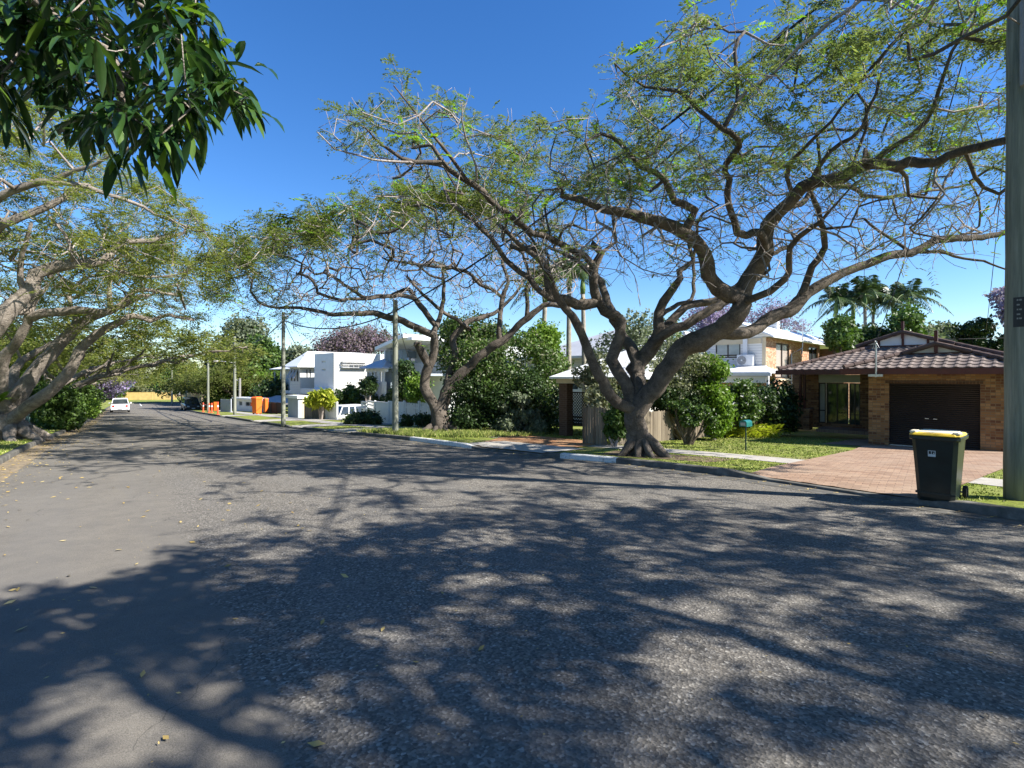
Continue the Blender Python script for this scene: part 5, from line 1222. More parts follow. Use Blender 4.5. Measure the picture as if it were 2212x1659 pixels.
    for w_ in ww: window(R_, *w_, .1, fm='white_paint', mull=1, bar=.05)
    mb = MB(); mb.box(-.3, xw + .4, -.4, 3.4, H + .01, H + .18); mb.build('roof', 'roof_white', R_)
    mb = MB(); mb.prism([(-.1, fr.z(866, xw, 0)), (4, fr.z(866, xw, 0)), (2, fr.z(855, xw, 0))], xw + .3, xw + 7, 'x'); mb.build('annex_roof', 'roof_grey', R_)
    # ---- beige gatehouse
    fr = Frame(W(644, 0, 40).x, 40.0, -1.95, -44)
    R_ = fr.root('gate_wall', 'beige and grey rendered gate wall with white capping behind the tall pole', 'wall')
    xa, yb = fr.x(622, 0), fr.y(664, 0); H = fr.z(861, 0, 0)
    mb = MB(); mb.box(xa, -.01, 0, .3, -.2, H); mb.build('front_wall', 'render_grey', R_)
    mb = MB(); mb.box(-.3, 0, .301, yb, -.2, H); mb.build('side_wall', 'beige_render', R_)
    mb = MB(); mb.box(xa - .1, .12, -.12, yb + .1, H + .003, H + .22); mb.build('capping', 'white_paint', R_)

def carport():
    fr = Frame(2.1, 21.9, float(lawn(2.1, 21.9)), -45)
    R_ = fr.root('carport', 'open timber carport with brick post, dark lattice screen and pale hipped metal roof', 'carport')
    x1 = fr.x(1306, 0); H = fr.z(828, 0, 0)
    mb = MB(); mb.box(-.22, .2, 0, .38, 0, H); mb.build('brick_post', 'brick_brown', R_)
    mb = MB(); mb.box(x1 - .12, x1, 0, .12, 0, H); mb.build('post', 'lattice_wood', R_)
    mb = MB(); mb.box(x1 - .12, x1, 4.4, 4.52, 0, H); mb.build('post', 'lattice_wood', R_)
    mb = MB(); mb.box(-.35, x1 + .1, -.04, .1, H, H + .18); mb.box(x1 - .02, x1 + .1, .1, 5, H, H + .18); mb.build('beam', 'beige_render', R_)
    hip_roof(MB(), -.1, x1 + 1.6, .1, 5, H + .27, 1.1, .4).build('roof', 'roof_white', R_)
    # lattice screen
    lx0, lx1 = fr.x(1229, 1.2), fr.x(1305, 1.2); z0, z1 = .45, fr.z(849, lx0, 1.2)
    mb = MB(); sp = .1
    def clipseg(c, sg):
        pts = []
        for k in range(0, 401):
            x = lx0 + (lx1 - lx0) * k / 400; z = c + sg * (x - lx0)
            if z0 <= z <= z1: pts.append((x, z))
        return (pts[0], pts[-1]) if len(pts) > 3 else None
    for i in range(-30, 60):
        for sg, y in ((1, 1.2), (-1, 1.212)):
            q = clipseg(z0 + i * sp * 1.3, sg)
            if q:
                (xa, za), (xb, zb) = q; dz = .022; mb.add([(xa, y, za - dz), (xb, y, zb - dz), (xb, y, zb + dz), (xa, y, za + dz), (xa, y + .01, za - dz), (xb, y + .01, zb - dz), (xb, y + .01, zb + dz), (xa, y + .01, za + dz)], [(0, 1, 2, 3), (7, 6, 5, 4), (3, 2, 6, 7), (1, 0, 4, 5)])
    mb.box(lx0 - .05, lx1 + .05, 1.17, 1.24, z1, z1 + .06); mb.box(lx0 - .05, lx1 + .05, 1.17, 1.24, z0 - .06, z0); mb.build('lattice', 'lattice_wood', R_)
    # bench in front of the lattice
    b0 = fr.world((lx0 + lx1) / 2 + .1, .7, 0); b0.z = float(lawn(b0.x, b0.y)) + .01
    bn = empty('garden_bench', b0, fr.a, 'dark slatted bench in front of the lattice screen under the carport', 'bench')
    mb = MB(); 
    for i in range(4): mb.box(-.65, .65, -.2 + i * .1, -.12 + i * .1, .42, .45)
    mb.build('seat', 'lattice_wood', bn)
    for sx in (-.6, .55):
        for sy in (-.2, .14): MB().box(sx, sx + .05, sy, sy + .05, 0, .419).build('leg', 'lattice_wood', bn)
    mb = MB(); mb.box(-.65, .65, .2, .23, .55, .62); mb.box(-.65, .65, .2, .23, .7, .77); mb.box(-.6, -.55, .17, .2, .45, .8); mb.box(.55, .6, .17, .2, .45, .8); mb.build('backrest', 'lattice_wood', bn)

garage_house(); brick_two_storey(); background_houses(); carport()

# ------------------------------------------------------------------ poles and cables
def pole(base, h, r, label, arm=False, lamp=None, sleeve=False, group='timber power poles along the right verge', stays=True):
    R_ = empty('power_pole', base, 0, label, 'power pole', group)
    mb = MB(); n = 14; mb.tube([(0, 0, -.2 + (h + .2) * i / n) for i in range(n + 1)], [r * (1 - .28 * i / n) * (1 + .03 * math.sin(i * 2.3)) for i in range(n + 1)], 16); mb.build('shaft', 'pole_wood', R_, True)
    if arm:
        mb = MB(); mb.box(-.05, .05, -.06, .06, h - .5, h - .38); mb.tube([(0, 0, h - .45), (.18, -.1, h - .4)], .03, 6); mb.tube([(0, 0, h - .9), (-.16, -.05, h - .95)], .035, 6); mb.build('cable_bracket', 'insulator', R_)
    if lamp:
        z, dx, dy = lamp; a = MB(); a.tube([(0, 0, z), (dx * .5, dy * .5, z + .12), (dx, dy, z + .16)], .03, 6); ar = a.build('lamp_arm', 'aluminium', R_)
        l = MB(); l.tube([(dx * .95, dy * .95, z + .16), (dx * 1.12, dy * 1.12, z + .14), (dx * 1.32, dy * 1.32, z + .15)], [.05, .1, .04], 8); l.build('lamp_head', 'insulator', ar)
        t = MB(); t.box(-.19, -.13, -.04, .04, z + .1, z + 2.0); t.build('riser', 'insulator', R_)
    return R_
def cable(a, b, sag, r, label, name='power_cable', m='cable_black', group='overhead cables'):
    a, b = Vector(a), Vector(b); n = 24; pts = [a.lerp(b, i / n) - Vector((0, 0, sag * 4 * (i / n) * (1 - i / n))) for i in range(n + 1)]
    return tag(MB().tube(pts, r, 5).build(name, m), label, 'cable', group)
def poles():
    b1 = Vector((7.55, 7.85, 0)); b1.z = float(lawn(b1.x, b1.y)); 
    R_ = pole(b1, 10.4, .2, 'thick near power pole with black number plate at the right edge', True)
    R_.location.x = (2176 - CX) / F * b1.y + .205
    b1 = Vector(R_.location)
    t = MB(); t.tube([(-.14, -.17, 6.0), (-.13, -.16, 9.9)], .035, 8); t.build('riser_conduit', 'insulator', R_)
    z0 = EYE - (705 - HY) / F * 7.65 - b1.z; z1 = EYE - (640 - HY) / F * 7.65 - b1.z
    s = MB(); th0 = math.radians(-118)
    for k in range(8):
        t0 = math.radians(-160 + k * 9); t1 = math.radians(-160 + (k + 1) * 9); rr = .192
        s.quad((rr * math.cos(t0), rr * math.sin(t0), z0), (rr * math.cos(t1), rr * math.sin(t1), z0), (rr * math.cos(t1), rr * math.sin(t1), z1), (rr * math.cos(t0), rr * math.sin(t0), z1))
    sg = s.build('number_plate', 'black_plastic', R_)
    s = MB()
    for i, (q, wd) in enumerate(((.88, 1), (.72, .6), (.56, 1), (.4, .7), (.26, 1))):      # embossed pale characters read as small bars
        zc = z0 + (z1 - z0) * q; t0 = math.radians(-148); t1 = math.radians(-148 + 16 * wd); rr = .1935
        s.quad((rr * math.cos(t0), rr * math.sin(t0), zc), (rr * math.cos(t1), rr * math.sin(t1), zc), (rr * math.cos(t1), rr * math.sin(t1), zc + .022), (rr * math.cos(t0), rr * math.sin(t0), zc + .022))
    s.build('characters', 'insulator', sg)
    tops = [b1 + Vector((0, 0, 9.7))]
    for px, py, tp, r, lab, lamp in ((854, 937, 648, .135, 'power pole in front of the white vinyl fence, left of the second poinciana', None),
                               (612, 918, 674, .12, 'tall power pole standing on the grass island before the beige gate wall', None),
                               (507, 896, 727, .14, 'power pole with street lamp arm between the orange skip bin and red bollards', (4.6, -1.1, -.6)),
                               (449.5, 890, 756, .13, 'power pole beside the red bollards, nearest the parked dark car', None),
                               (403, 872, 788, .17, 'distant power pole with lamp arm rising behind the parked dark car', (4.5, -2.2, -.4)),
                               (371.5, 872, 787, .17, 'farthest power pole, left of the distant lamp pole among tree crowns', None)):
        if px > 420: b = G(px, py)
        else: b = Vector(((px - CX) / F * 95, 95, -3.7))
        h = EYE - (tp - HY) / F * b.y - b.z
        pole(b, h, r, lab, True, lamp); tops.append(b + Vector((0, 0, h - .45)))
    for i in range(5):
        cable(tops[i], tops[i + 1], .5 + .1 * i, .03 if i else .028, ['thick overhead cable crossing the near poinciana crown to the pole by the vinyl fence', 'overhead cable between the fence pole and the tall island pole', 'overhead cable from the tall island pole to the lamp pole', 'overhead cable from the lamp pole to the bollard pole', 'overhead cable running on from the bollard pole to the distant poles'][i])
    cable(tops[0], MAST, .5, .012, 'thin service wire dropping from the near pole to the roof mast of the brick house')
    cable(tops[0] + Vector((.1, 0, -.3)), (24, 27, 3.9), .6, .012, 'thin service wire sloping down left of the near pole, behind its shaft')
    cable(tops[0], (9.5, -12, 8.5), .4, .03, 'overhead cable leaving the near pole to the next pole behind')
    cable(tops[1], (-8.5, 46, 2.4), .4, .015, 'service wire from the fence pole to the modern house')
    cable(tops[2], (-19.2, 50.5, 3.0), .4, .02, 'service wire from the island pole to the white box house')
    cable(tops[3], (-22, 56, 2.0), .3, .02, 'service wire from the lamp pole to the highset house')
    # pole and rail behind the garage house
    b = W(2181, 820, 36); b.z = -1.6
    R_ = empty('power_pole', b, 0, 'slim pale pole with two cross wires behind the brick house roof', 'power pole')
    MB().tube([(0, 0, 0), (0, 0, 6.4)], [.14, .11], 10).build('shaft', 'insulator', R_, True)
    for i, z in enumerate((5.9, 5.0, 4.6)): cable((b.x - 9, b.y + 2, b.z + z - .2), (b.x + 6, b.y - 2, b.z + z), .1, .018, ['upper', 'middle', 'lower'][i] + ' thin wire behind the brick house roof, at the slim pale pole')
poles()

# ------------------------------------------------------------------ shrubs and background trees
def cloud(lumps, n, size, rg, shell=.55, flat=.0, long=1.6, droop=0):
    L = np.array(lumps, float); vol = L[:, 3] * L[:, 4] * L[:, 5]; k = rg.choice(len(L), n, p=vol ** .7 / (vol ** .7).sum())
    d = rg.normal(0, 1, (n, 3)); d /= np.linalg.norm(d, axis=1)[:, None]; r = shell + (1.05 - shell) * rg.uniform(0, 1, n) ** .6
    P = L[k, :3] + d * L[k, 3:6] * r[:, None]
    sp = rg.normal(0, 1, (len(L), 9, 3)); sp[..., 2] = np.abs(sp[..., 2]) * .8; sp /= np.linalg.norm(sp, axis=2)[..., None]
    m = rg.uniform(0, 1, n) < .2; js = rg.integers(0, 9, n); ds = sp[k, js] + rg.normal(0, .13, (n, 3))      # shoots that break the outline
    P[m] = (L[k, :3] + ds * L[k, 3:6] * rg.uniform(.8, 1.42, (n, 1)))[m]
    P += rg.normal(0, .07, (n, 3)) * L[k, 3:4]
    nr = d + rg.normal(0, .7, (n, 3)); nr[:, 2] += .35; nr /= np.linalg.norm(nr, axis=1)[:, None]
    a = np.cross(nr, rg.normal(0, 1, (n, 3))); a /= np.linalg.norm(a, axis=1)[:, None]
    if droop: a[:, 2] -= droop; a /= np.linalg.norm(a, axis=1)[:, None]
    b = np.cross(nr, a); s = size * rg.uniform(.6, 1.3, n)[:, None]
    V = np.stack([P - a * s * long / 2, P + b * s * .5, P + a * s * long / 2, P - b * s * .5], 1).reshape(-1, 3)
    return V, np.arange(len(V)).reshape(-1, 4)
def shrub(name, label, base, lumps, n, size, m, seed, cat='shrub', group=None, stem='bark_twig', extra=None, long=1.6, shell=.55, stems=True, droop=0):
    """lumps relative to base"""
    rg = np.random.default_rng(seed); R_ = empty(name, base, 0, label, cat, group)
    V, Fq = cloud(lumps, n, size, rg, shell, long=long, droop=droop); link_mesh('foliage', V, Fq, m, R_)
    if stems:
        mb = MB()
        for l in lumps[:9]:
            t = Vector(l[:3]); mb.tube([(rg.uniform(-.06, .06), rg.uniform(-.06, .06), -.1), t * .5 + Vector(rg.normal(0, .06, 3)), t], [.05 + .01 * t.length, .035, .012], 5)
            for _ in range(3):
                q = t + Vector(rg.normal(0, 1, 3)).normalized() * min(l[3:6]) * .8; mb.tube([t * .8, q], [.02, .006], 4)
        mb.build('stem' if cat != 'tree' else 'trunk', stem, R_)
    if extra:
        for nm, n2, s2, m2 in extra: V, Fq = cloud(lumps, n2, s2, rg, .9); link_mesh(nm, V, Fq, m2, R_)
    return R_
def lumps_px(polys, Yc, depth, base, k, rg, size=(.3, .5), squash=.9):
    """random lumps whose picture positions fill a polygon"""
    xs = [p[0] for p in polys]; ys = [p[1] for p in polys]; out = []; sc_ = Yc / F
    while len(out) < k:
        x, y = rg.uniform(min(xs), max(xs)), rg.uniform(min(ys), max(ys))
        if not polymask(np.array([x]), np.array([y]), polys)[0]: continue
        Y = Yc + rg.uniform(-depth, depth); p = W(x, y, Y) - base; r = rg.uniform(*size)
        out.append((p.x, p.y, max(p.z, r * .5), r, r, r * squash))
    return out
def px_shrub(name, label, poly, k, size, n, leaf, m, seed, Yc=None, depth=.6, surf='lawn', **kw):
    rg = np.random.default_rng(seed + 1000); xs = [p[0] for p in poly]; yb = max(p[1] for p in poly)
    if Yc is None: base = G((min(xs) + max(xs)) / 2, yb, surf); Yc = base.y
    else: X = ((min(xs) + max(xs)) / 2 - CX) / F * Yc; base = Vector((X, Yc, float(lawn(X, Yc, surf == 'left'))))
    return shrub(name, label, base, lumps_px(poly, Yc, depth, base, k, rg, size), n, leaf, m, seed, **kw)

def vegetation():
    # hedge mass beside the carport
    px_shrub('hedge_shrub', 'tall dense dark hedge between the twin-trunked poinciana and the carport', [(985, 760), (1060, 740), (1100, 760), (1150, 745), (1200, 790), (1205, 850), (1190, 925), (1010, 930), (990, 880)], 75, (.5, .85), 26000, .085, 'leaf_mid', 61, Yc=25, depth=1.3, cat='hedge', stem='bark_dark', extra=[('young_leaves', 7000, .08, 'leaf_olive')])  # lighter olive outer leaves: sunlight on the hedge top painted as leaf colour
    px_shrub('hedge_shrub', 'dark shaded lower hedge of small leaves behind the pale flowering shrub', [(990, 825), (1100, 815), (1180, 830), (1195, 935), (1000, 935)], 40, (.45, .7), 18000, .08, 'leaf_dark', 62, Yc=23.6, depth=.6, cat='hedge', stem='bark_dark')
    px_shrub('pale_leaf_shrub', 'light green shrub in front of the dark hedge, at the dirt driveway edge', [(1075, 870), (1120, 855), (1160, 880), (1165, 930), (1090, 936)], 14, (.22, .36), 5200, .09, 'leaf_silver', 63, Yc=22.6, depth=.35)
    px_shrub('vine_covered_tree', 'old palm trunk wrapped in bright climbing vine above the hedge', [(1160, 700), (1180, 700), (1200, 760), (1215, 830), (1150, 830), (1140, 760)], 22, (.35, .65), 9000, .1, 'leaf_bright', 64, Yc=27, depth=.7, cat='tree')
    px_shrub('broadleaf_tree', 'bushy green garden tree behind the second poinciana trunk', [(960, 720), (1010, 690), (1060, 700), (1080, 760), (1060, 830), (960, 840), (950, 780)], 36, (.5, .9), 13000, .11, 'leaf_mid', 65, Yc=28.5, depth=1.2, cat='tree', stem='bark', extra=[('young_leaves', 4000, .1, 'leaf_olive')])  # outer leaf layer in lighter olive, sunlit tone put into its colour
    # shrubs along the paling fence
    px_shrub('olive_shrub', 'grey-olive fine-leaved bush leaning over the paling fence behind the main poinciana', [(1395, 790), (1430, 745), (1490, 750), (1530, 800), (1515, 865), (1420, 870)], 40, (.35, .6), 17000, .07, 'leaf_olive', 66, stem='bark_dark', Yc=21, depth=1.0)
    px_shrub('dark_shrub', 'dark leafy bush low against the paling fence', [(1400, 850), (1470, 840), (1520, 850), (1550, 890), (1480, 895), (1400, 880)], 20, (.22, .38), 8000, .07, 'leaf_dark', 67, stem='bark_dark', Yc=20.2, depth=.4)
    px_shrub('bright_shrub', 'tall yellow-green climbing shrub right of the paling fence', [(1515, 795), (1535, 772), (1552, 785), (1565, 830), (1568, 920), (1540, 930), (1520, 860)], 36, (.22, .4), 15000, .08, 'leaf_bright', 68, Yc=20.6, depth=.7)
    px_shrub('flowering_shrub', 'rounded shrub dotted with white flowers beside the green letterbox', [(1578, 830), (1600, 822), (1630, 850), (1642, 890), (1620, 925), (1570, 928)], 28, (.22, .4), 12000, .08, 'leaf_mid', 69, stem='bark_dark', Yc=22.6, depth=.6, extra=[('blossom', 420, .09, 'white_bloom')])
    px_shrub('olive_shrub', 'thin-leaved grey shrub rising behind the main poinciana fork', [(1290, 740), (1350, 690), (1440, 690), (1480, 720), (1400, 830), (1290, 840)], 34, (.35, .7), 7500, .1, 'leaf_silver', 70, Yc=26, depth=1.3, shell=.3)
    px_shrub('olive_shrub', 'thin white-flowering bush left of the main poinciana trunk by the carport', [(1250, 790), (1300, 770), (1330, 850), (1325, 900), (1260, 860)], 14, (.3, .5), 3200, .09, 'leaf_olive', 71, Yc=19.3, depth=.5)
    px_shrub('dark_shrub', 'small leafy vine low on the fence left of the main poinciana', [(1305, 880), (1345, 875), (1350, 940), (1320, 945)], 9, (.16, .3), 2600, .09, 'leaf_mid', 72, Yc=16.6, depth=.2)
    # yellow fern clump
    rg = np.random.default_rng(73); base = G(1622, 945); R_ = empty('fern_clump', base, 0, 'yellow-green fern clump spilling onto the lawn behind the green letterbox', 'fern')
    V = []
    for k in range(150):
        cx_ = rg.uniform(-1.15, 1.1); cy = rg.uniform(-.5, .5); a = rg.uniform(0, 6.28); el = rg.uniform(.65, 1.35); d = Vector((math.cos(a) * math.cos(el), math.sin(a) * math.cos(el), math.sin(el))); L_ = rg.uniform(.9, 1.4); p = Vector((cx_, cy + cx_ * .2, 0)); side = d.cross(Vector((0, 0, 1))).normalized()
        for i in range(9):
            t = (i + 1) / 9; q = p + d * L_ * t - Vector((0, 0, .55 * L_ * t * t)); w_ = .13 * L_ * math.sin(math.pi * min(1, t * .85 + .12)) + .02
            for sg in (-1, 1): e = q + side * sg * w_ * 1.2 + d * .04 - Vector((0, 0, .02)); V += [tuple(q - d * .02), tuple((q + e) / 2 + d * .03), tuple(e), tuple((q + e) / 2 - d * .03)]
    V = np.array(V); link_mesh('leaves', V, np.arange(len(V)).reshape(-1, 4), 'leaf_yellow', R_)
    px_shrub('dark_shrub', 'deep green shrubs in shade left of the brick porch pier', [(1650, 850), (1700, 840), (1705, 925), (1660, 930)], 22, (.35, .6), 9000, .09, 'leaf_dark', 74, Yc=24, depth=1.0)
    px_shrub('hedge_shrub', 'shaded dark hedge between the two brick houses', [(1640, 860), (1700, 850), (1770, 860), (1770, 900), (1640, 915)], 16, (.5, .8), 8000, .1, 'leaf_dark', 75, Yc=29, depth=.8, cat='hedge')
    # behind the garage house
    for i, (poly, Y, m, lab) in enumerate((([(1795, 700), (1830, 700), (1840, 745), (1800, 745)], 36, 'leaf_mid', 'vine-covered stump at the left end of the palm group'),
                                    ([(1845, 720), (1890, 715), (1895, 770), (1845, 770)], 37, 'leaf_dark', 'dark vine-covered shrub under the palms'),
                                    ([(1945, 690), (1960, 675), (1976, 690), (1985, 750), (1930, 745)], 36, 'leaf_mid', 'tall rounded vine pillar behind the roof gable'),
                                    ([(1900, 730), (1925, 735), (1925, 760), (1895, 760)], 38, 'leaf_silver', 'grey-green bush just left of the roof finial'),
                                    ([(1985, 725), (2030, 715), (2045, 760), (1985, 750)], 38, 'leaf_silver', 'pale green bush behind the right roof gable'),
                                    ([(2040, 715), (2090, 700), (2120, 705), (2150, 745), (2190, 730), (2230, 770), (2040, 770)], 40, 'leaf_dark', 'wide dark tree mass behind the right end of the roof'))):
        px_shrub('garden_tree', lab, poly, 16 if i < 5 else 34, (.5, .8), 5200 if i < 5 else 12000, .16, m, 80 + i, Yc=Y, depth=1.2, cat='tree', stem='bark')
    # front gardens further left
    px_shrub('conifer_tree', 'narrow dark conifer between the fence pole and the second poinciana', [(868, 800), (876, 785), (884, 810), (893, 862), (860, 866), (862, 820)], 30, (.35, .6), 9000, .12, 'leaf_dark', 90, Yc=36, depth=.6, cat='tree')
    px_shrub('topiary_tree', 'dark ball-topped topiary tree in front of the grey verandah', [(786, 826), (800, 824), (808, 838), (798, 848), (784, 842)], 16, (.4, .55), 5000, .11, 'leaf_dark', 91, Yc=46, depth=.4, cat='tree')
    px_shrub('conifer_tree', 'small upright conifer in front of the white box house wall', [(752, 845), (760, 832), (768, 848), (770, 868), (746, 868)], 16, (.35, .5), 4200, .12, 'leaf_mid', 92, Yc=47, depth=.4, cat='tree')
    px_shrub('dark_shrub', 'row of mixed dark shrubs behind the parked silver-white wagon', [(722, 855), (735, 845), (750, 862), (850, 858), (850, 874), (724, 878)], 30, (.4, .65), 9000, .13, 'leaf_dark', 93, Yc=47, depth=.7)
    px_shrub('bright_shrub', 'green shrub left of the second poinciana trunk, above the vinyl fence', [(893, 830), (905, 822), (915, 845), (915, 870), (890, 868)], 12, (.4, .6), 4200, .12, 'leaf_bright', 94, Yc=34, depth=.4)
    px_shrub('yellow_shrub', 'bright yellow-green broadleaf shrub above the weathered plank fence', [(664, 856), (690, 853), (716, 858), (722, 868), (700, 874), (664, 872)], 26, (.2, .42), 3400, .2, 'leaf_yellow', 95, Yc=37.2, depth=.5, shell=.2, long=3.2)
    px_shrub('low_bush', 'low dark grey-green bush in front of the parked silver-white wagon', [(760, 905), (790, 898), (806, 905), (812, 919), (755, 918)], 16, (.3, .45), 6000, .09, 'leaf_dark', 96, Yc=30.5, depth=.35)
    px_shrub('low_bush', 'small round clipped bush against the white vinyl fence', [(872, 905), (884, 904), (885, 920), (872, 920)], 8, (.22, .32), 2600, .07, 'leaf_dark', 97, Yc=28.6, depth=.2)
    px_shrub('low_bush', 'dark low bush between the vinyl fence and the second poinciana trunk', [(905, 905), (925, 900), (935, 915), (910, 920)], 9, (.25, .35), 3200, .08, 'leaf_dark', 98, Yc=27.6, depth=.2)
    # far trees on the right side of the street
    def far_tree(label, poly, Y, k, size, n, leaf, m, seed, **kw):
        return px_shrub(kw.pop('name', 'street_tree'), label, poly, k, size, n, leaf, m, seed, Yc=Y, depth=kw.pop('depth', 2.2), cat='tree', stem='bark', group=kw.pop('group', None), **kw)
    far_tree('very tall silvery gum tree on the skyline behind the lamp pole', [(498, 695), (512, 688), (530, 710), (552, 700), (560, 740), (555, 800), (500, 830), (478, 800), (488, 740)], 95, 60, (1.4, 2.4), 14000, .38, 'leaf_silver', 101, shell=.3, name='gum_tree')
    far_tree('broad dark green tree right of the tall silvery gum', [(545, 790), (560, 745), (575, 752), (600, 790), (606, 835), (560, 850), (535, 820)], 82, 44, (1.4, 2.2), 13000, .34, 'leaf_mid', 102)
    far_tree('dark pine-like tree behind the tall island pole', [(590, 760), (604, 768), (625, 800), (620, 830), (592, 830)], 88, 18, (1.2, 2.0), 6000, .34, 'leaf_dark', 103)
    far_tree('pale feathery treetop right of the tall island pole, above the white roof', [(630, 775), (650, 762), (668, 780), (660, 795), (630, 795)], 85, 14, (1.2, 1.8), 4000, .34, 'leaf_silver', 104, shell=.3)
    far_tree('bright rounded tree behind the low white outbuilding', [(515, 830), (540, 815), (565, 830), (575, 850), (520, 858)], 70, 18, (1.0, 1.5), 7000, .26, 'leaf_bright', 105)
    far_tree('dark tree mass under the highset house verandah', [(565, 835), (600, 832), (612, 850), (600, 870), (550, 868)], 62, 24, (.8, 1.3), 8000, .2, 'leaf_dark', 106, depth=1.2)
    far_tree('dark rounded palm-like tree left of the silvery gum', [(456, 775), (470, 765), (488, 775), (490, 800), (460, 800)], 92, 16, (1.2, 1.8), 5500, .34, 'leaf_dark', 107)
    g = 'poinciana street trees far down the right side'
    for (x, y, r, h, sd, lab) in ((-46.5, 80, 4.6, 5.8, 111, 'low spreading poinciana directly behind the parked dark car'), (-41, 74, 4.4, 5.6, 112, 'spreading poinciana right of the parked dark car, by the bollard pole'), (-35, 67.5, 4.2, 5.6, 113, 'spreading poinciana between the bollard pole and the lamp pole')):
        auto_poinciana((x, y, float(lawn(x, y))), r, h, sd, lab, n=170, fcount=2600, group=g, L=(.8, 1.3), npair=4, tr=.3)
    far_tree('green tree crowns filling the gap left of the distant lamp pole', [(345, 815), (380, 795), (410, 800), (440, 805), (440, 835), (350, 840)], 104, 30, (1.4, 2.2), 10000, .36, 'leaf_mid', 115)
    far_tree('dense hedge tree behind the red bollards', [(452, 845), (480, 835), (500, 850), (500, 880), (455, 882)], 68, 22, (.8, 1.2), 8000, .22, 'leaf_mid', 116, depth=1.0)
    far_tree('tree line on the skyline right of the far white building', [(300, 830), (345, 822), (345, 845), (300, 848)], 125, 16, (1.2, 1.8), 5000, .36, 'leaf_olive', 117)
    far_tree('tree line on the skyline left of the far white building', [(150, 820), (250, 815), (250, 850), (150, 860)], 118, 26, (1.6, 2.4), 8000, .4, 'leaf_mid', 118)
    # jacarandas
    far_tree('faded purple jacaranda crown above the flat-topped white house', [(700, 765), (710, 735), (745, 720), (790, 722), (830, 730), (880, 722), (880, 770)], 72, 46, (1.0, 2.0), 17000, .19, 'jacaranda_faded', 121, name='jacaranda_tree', shell=.35)
    far_tree('purple jacaranda crown left of the brick side house roof', [(1490, 700), (1520, 675), (1575, 670), (1600, 690), (1560, 720), (1500, 720)], 46, 26, (.7, 1.3), 5200, .13, 'jacaranda_bloom', 122, name='jacaranda_tree', shell=.3)
    far_tree('pale purple jacaranda behind the roof vent of the two-storey house', [(1600, 690), (1630, 665), (1690, 662), (1735, 685), (1735, 715), (1640, 712)], 52, 24, (.7, 1.2), 3600, .13, 'jacaranda_bloom', 123, name='jacaranda_tree', shell=.3)
    far_tree('jacaranda in full purple bloom behind the green bush on the left', [(120, 830), (160, 790), (220, 795), (265, 820), (270, 840), (200, 845), (130, 850)], 66, 44, (1.2, 2.0), 15000, .22, 'jacaranda_bloom', 124, surf='left', name='jacaranda_tree', shell=.4)
    far_tree('small purple jacaranda beside the slim pale pole', [(2168, 640), (2200, 625), (2215, 690), (2172, 700)], 38, 14, (.6, .9), 3000, .2, 'jacaranda_bloom', 125, name='jacaranda_tree', shell=.4)
    # left side
    px_shrub('roundleaf_bush', 'large glossy green bush at the left kerb beside the leaning tree', [(98, 870), (115, 845), (150, 850), (165, 880), (160, 925), (110, 930), (95, 905)], 34, (.3, .5), 15000, .09, 'leaf_mid', 131, Yc=25.2, depth=.7, surf='left')
    px_shrub('hedge_shrub', 'green hedge behind the glossy bush on the left verge', [(60, 850), (100, 845), (110, 900), (60, 905)], 24, (.5, .8), 9000, .12, 'leaf_mid', 132, Yc=30, depth=1.2, surf='left', cat='hedge')
    px_shrub('low_shrub', 'light green low shrub just before the parked white ute', [(150, 880), (195, 872), (205, 890), (190, 897), (150, 905)], 22, (.4, .6), 7000, .12, 'leaf_bright', 133, Yc=42, depth=1.6, surf='left')
    px_shrub('dark_shrub', 'dark shrubs between the leaning trunks left of the white ute', [(150, 850), (200, 845), (210, 880), (150, 885)], 24, (.6, 1.0), 8000, .16, 'leaf_mid', 134, Yc=52, depth=2, surf='left')
    far_tree('green backdrop tree behind the left street trees', [(-150, 760), (60, 745), (130, 790), (130, 870), (-150, 890)], 44, 70, (1.2, 2.0), 20000, .24, 'leaf_mid', 135, surf='left', depth=3)
    # backdrop greenery behind the right-hand houses
    for i, (a, b, y, Y) in enumerate(((640, 760, 800, 90), (880, 1010, 770, 62), (1000, 1200, 765, 60), (1290, 1480, 760, 55))):
        far_tree(['distant treetops behind the white box house', 'tree crowns behind the modern house', 'tree crowns behind the hedge and house roof', 'tree crowns behind the main poinciana fork'][i], [(a, y + 10), (a + 40, y - 20), (b - 40, y - 15), (b, y), (b, 850), (a, 850)], Y, 40, (1.4, 2.2), 9000, .34, 'leaf_mid', 140 + i)

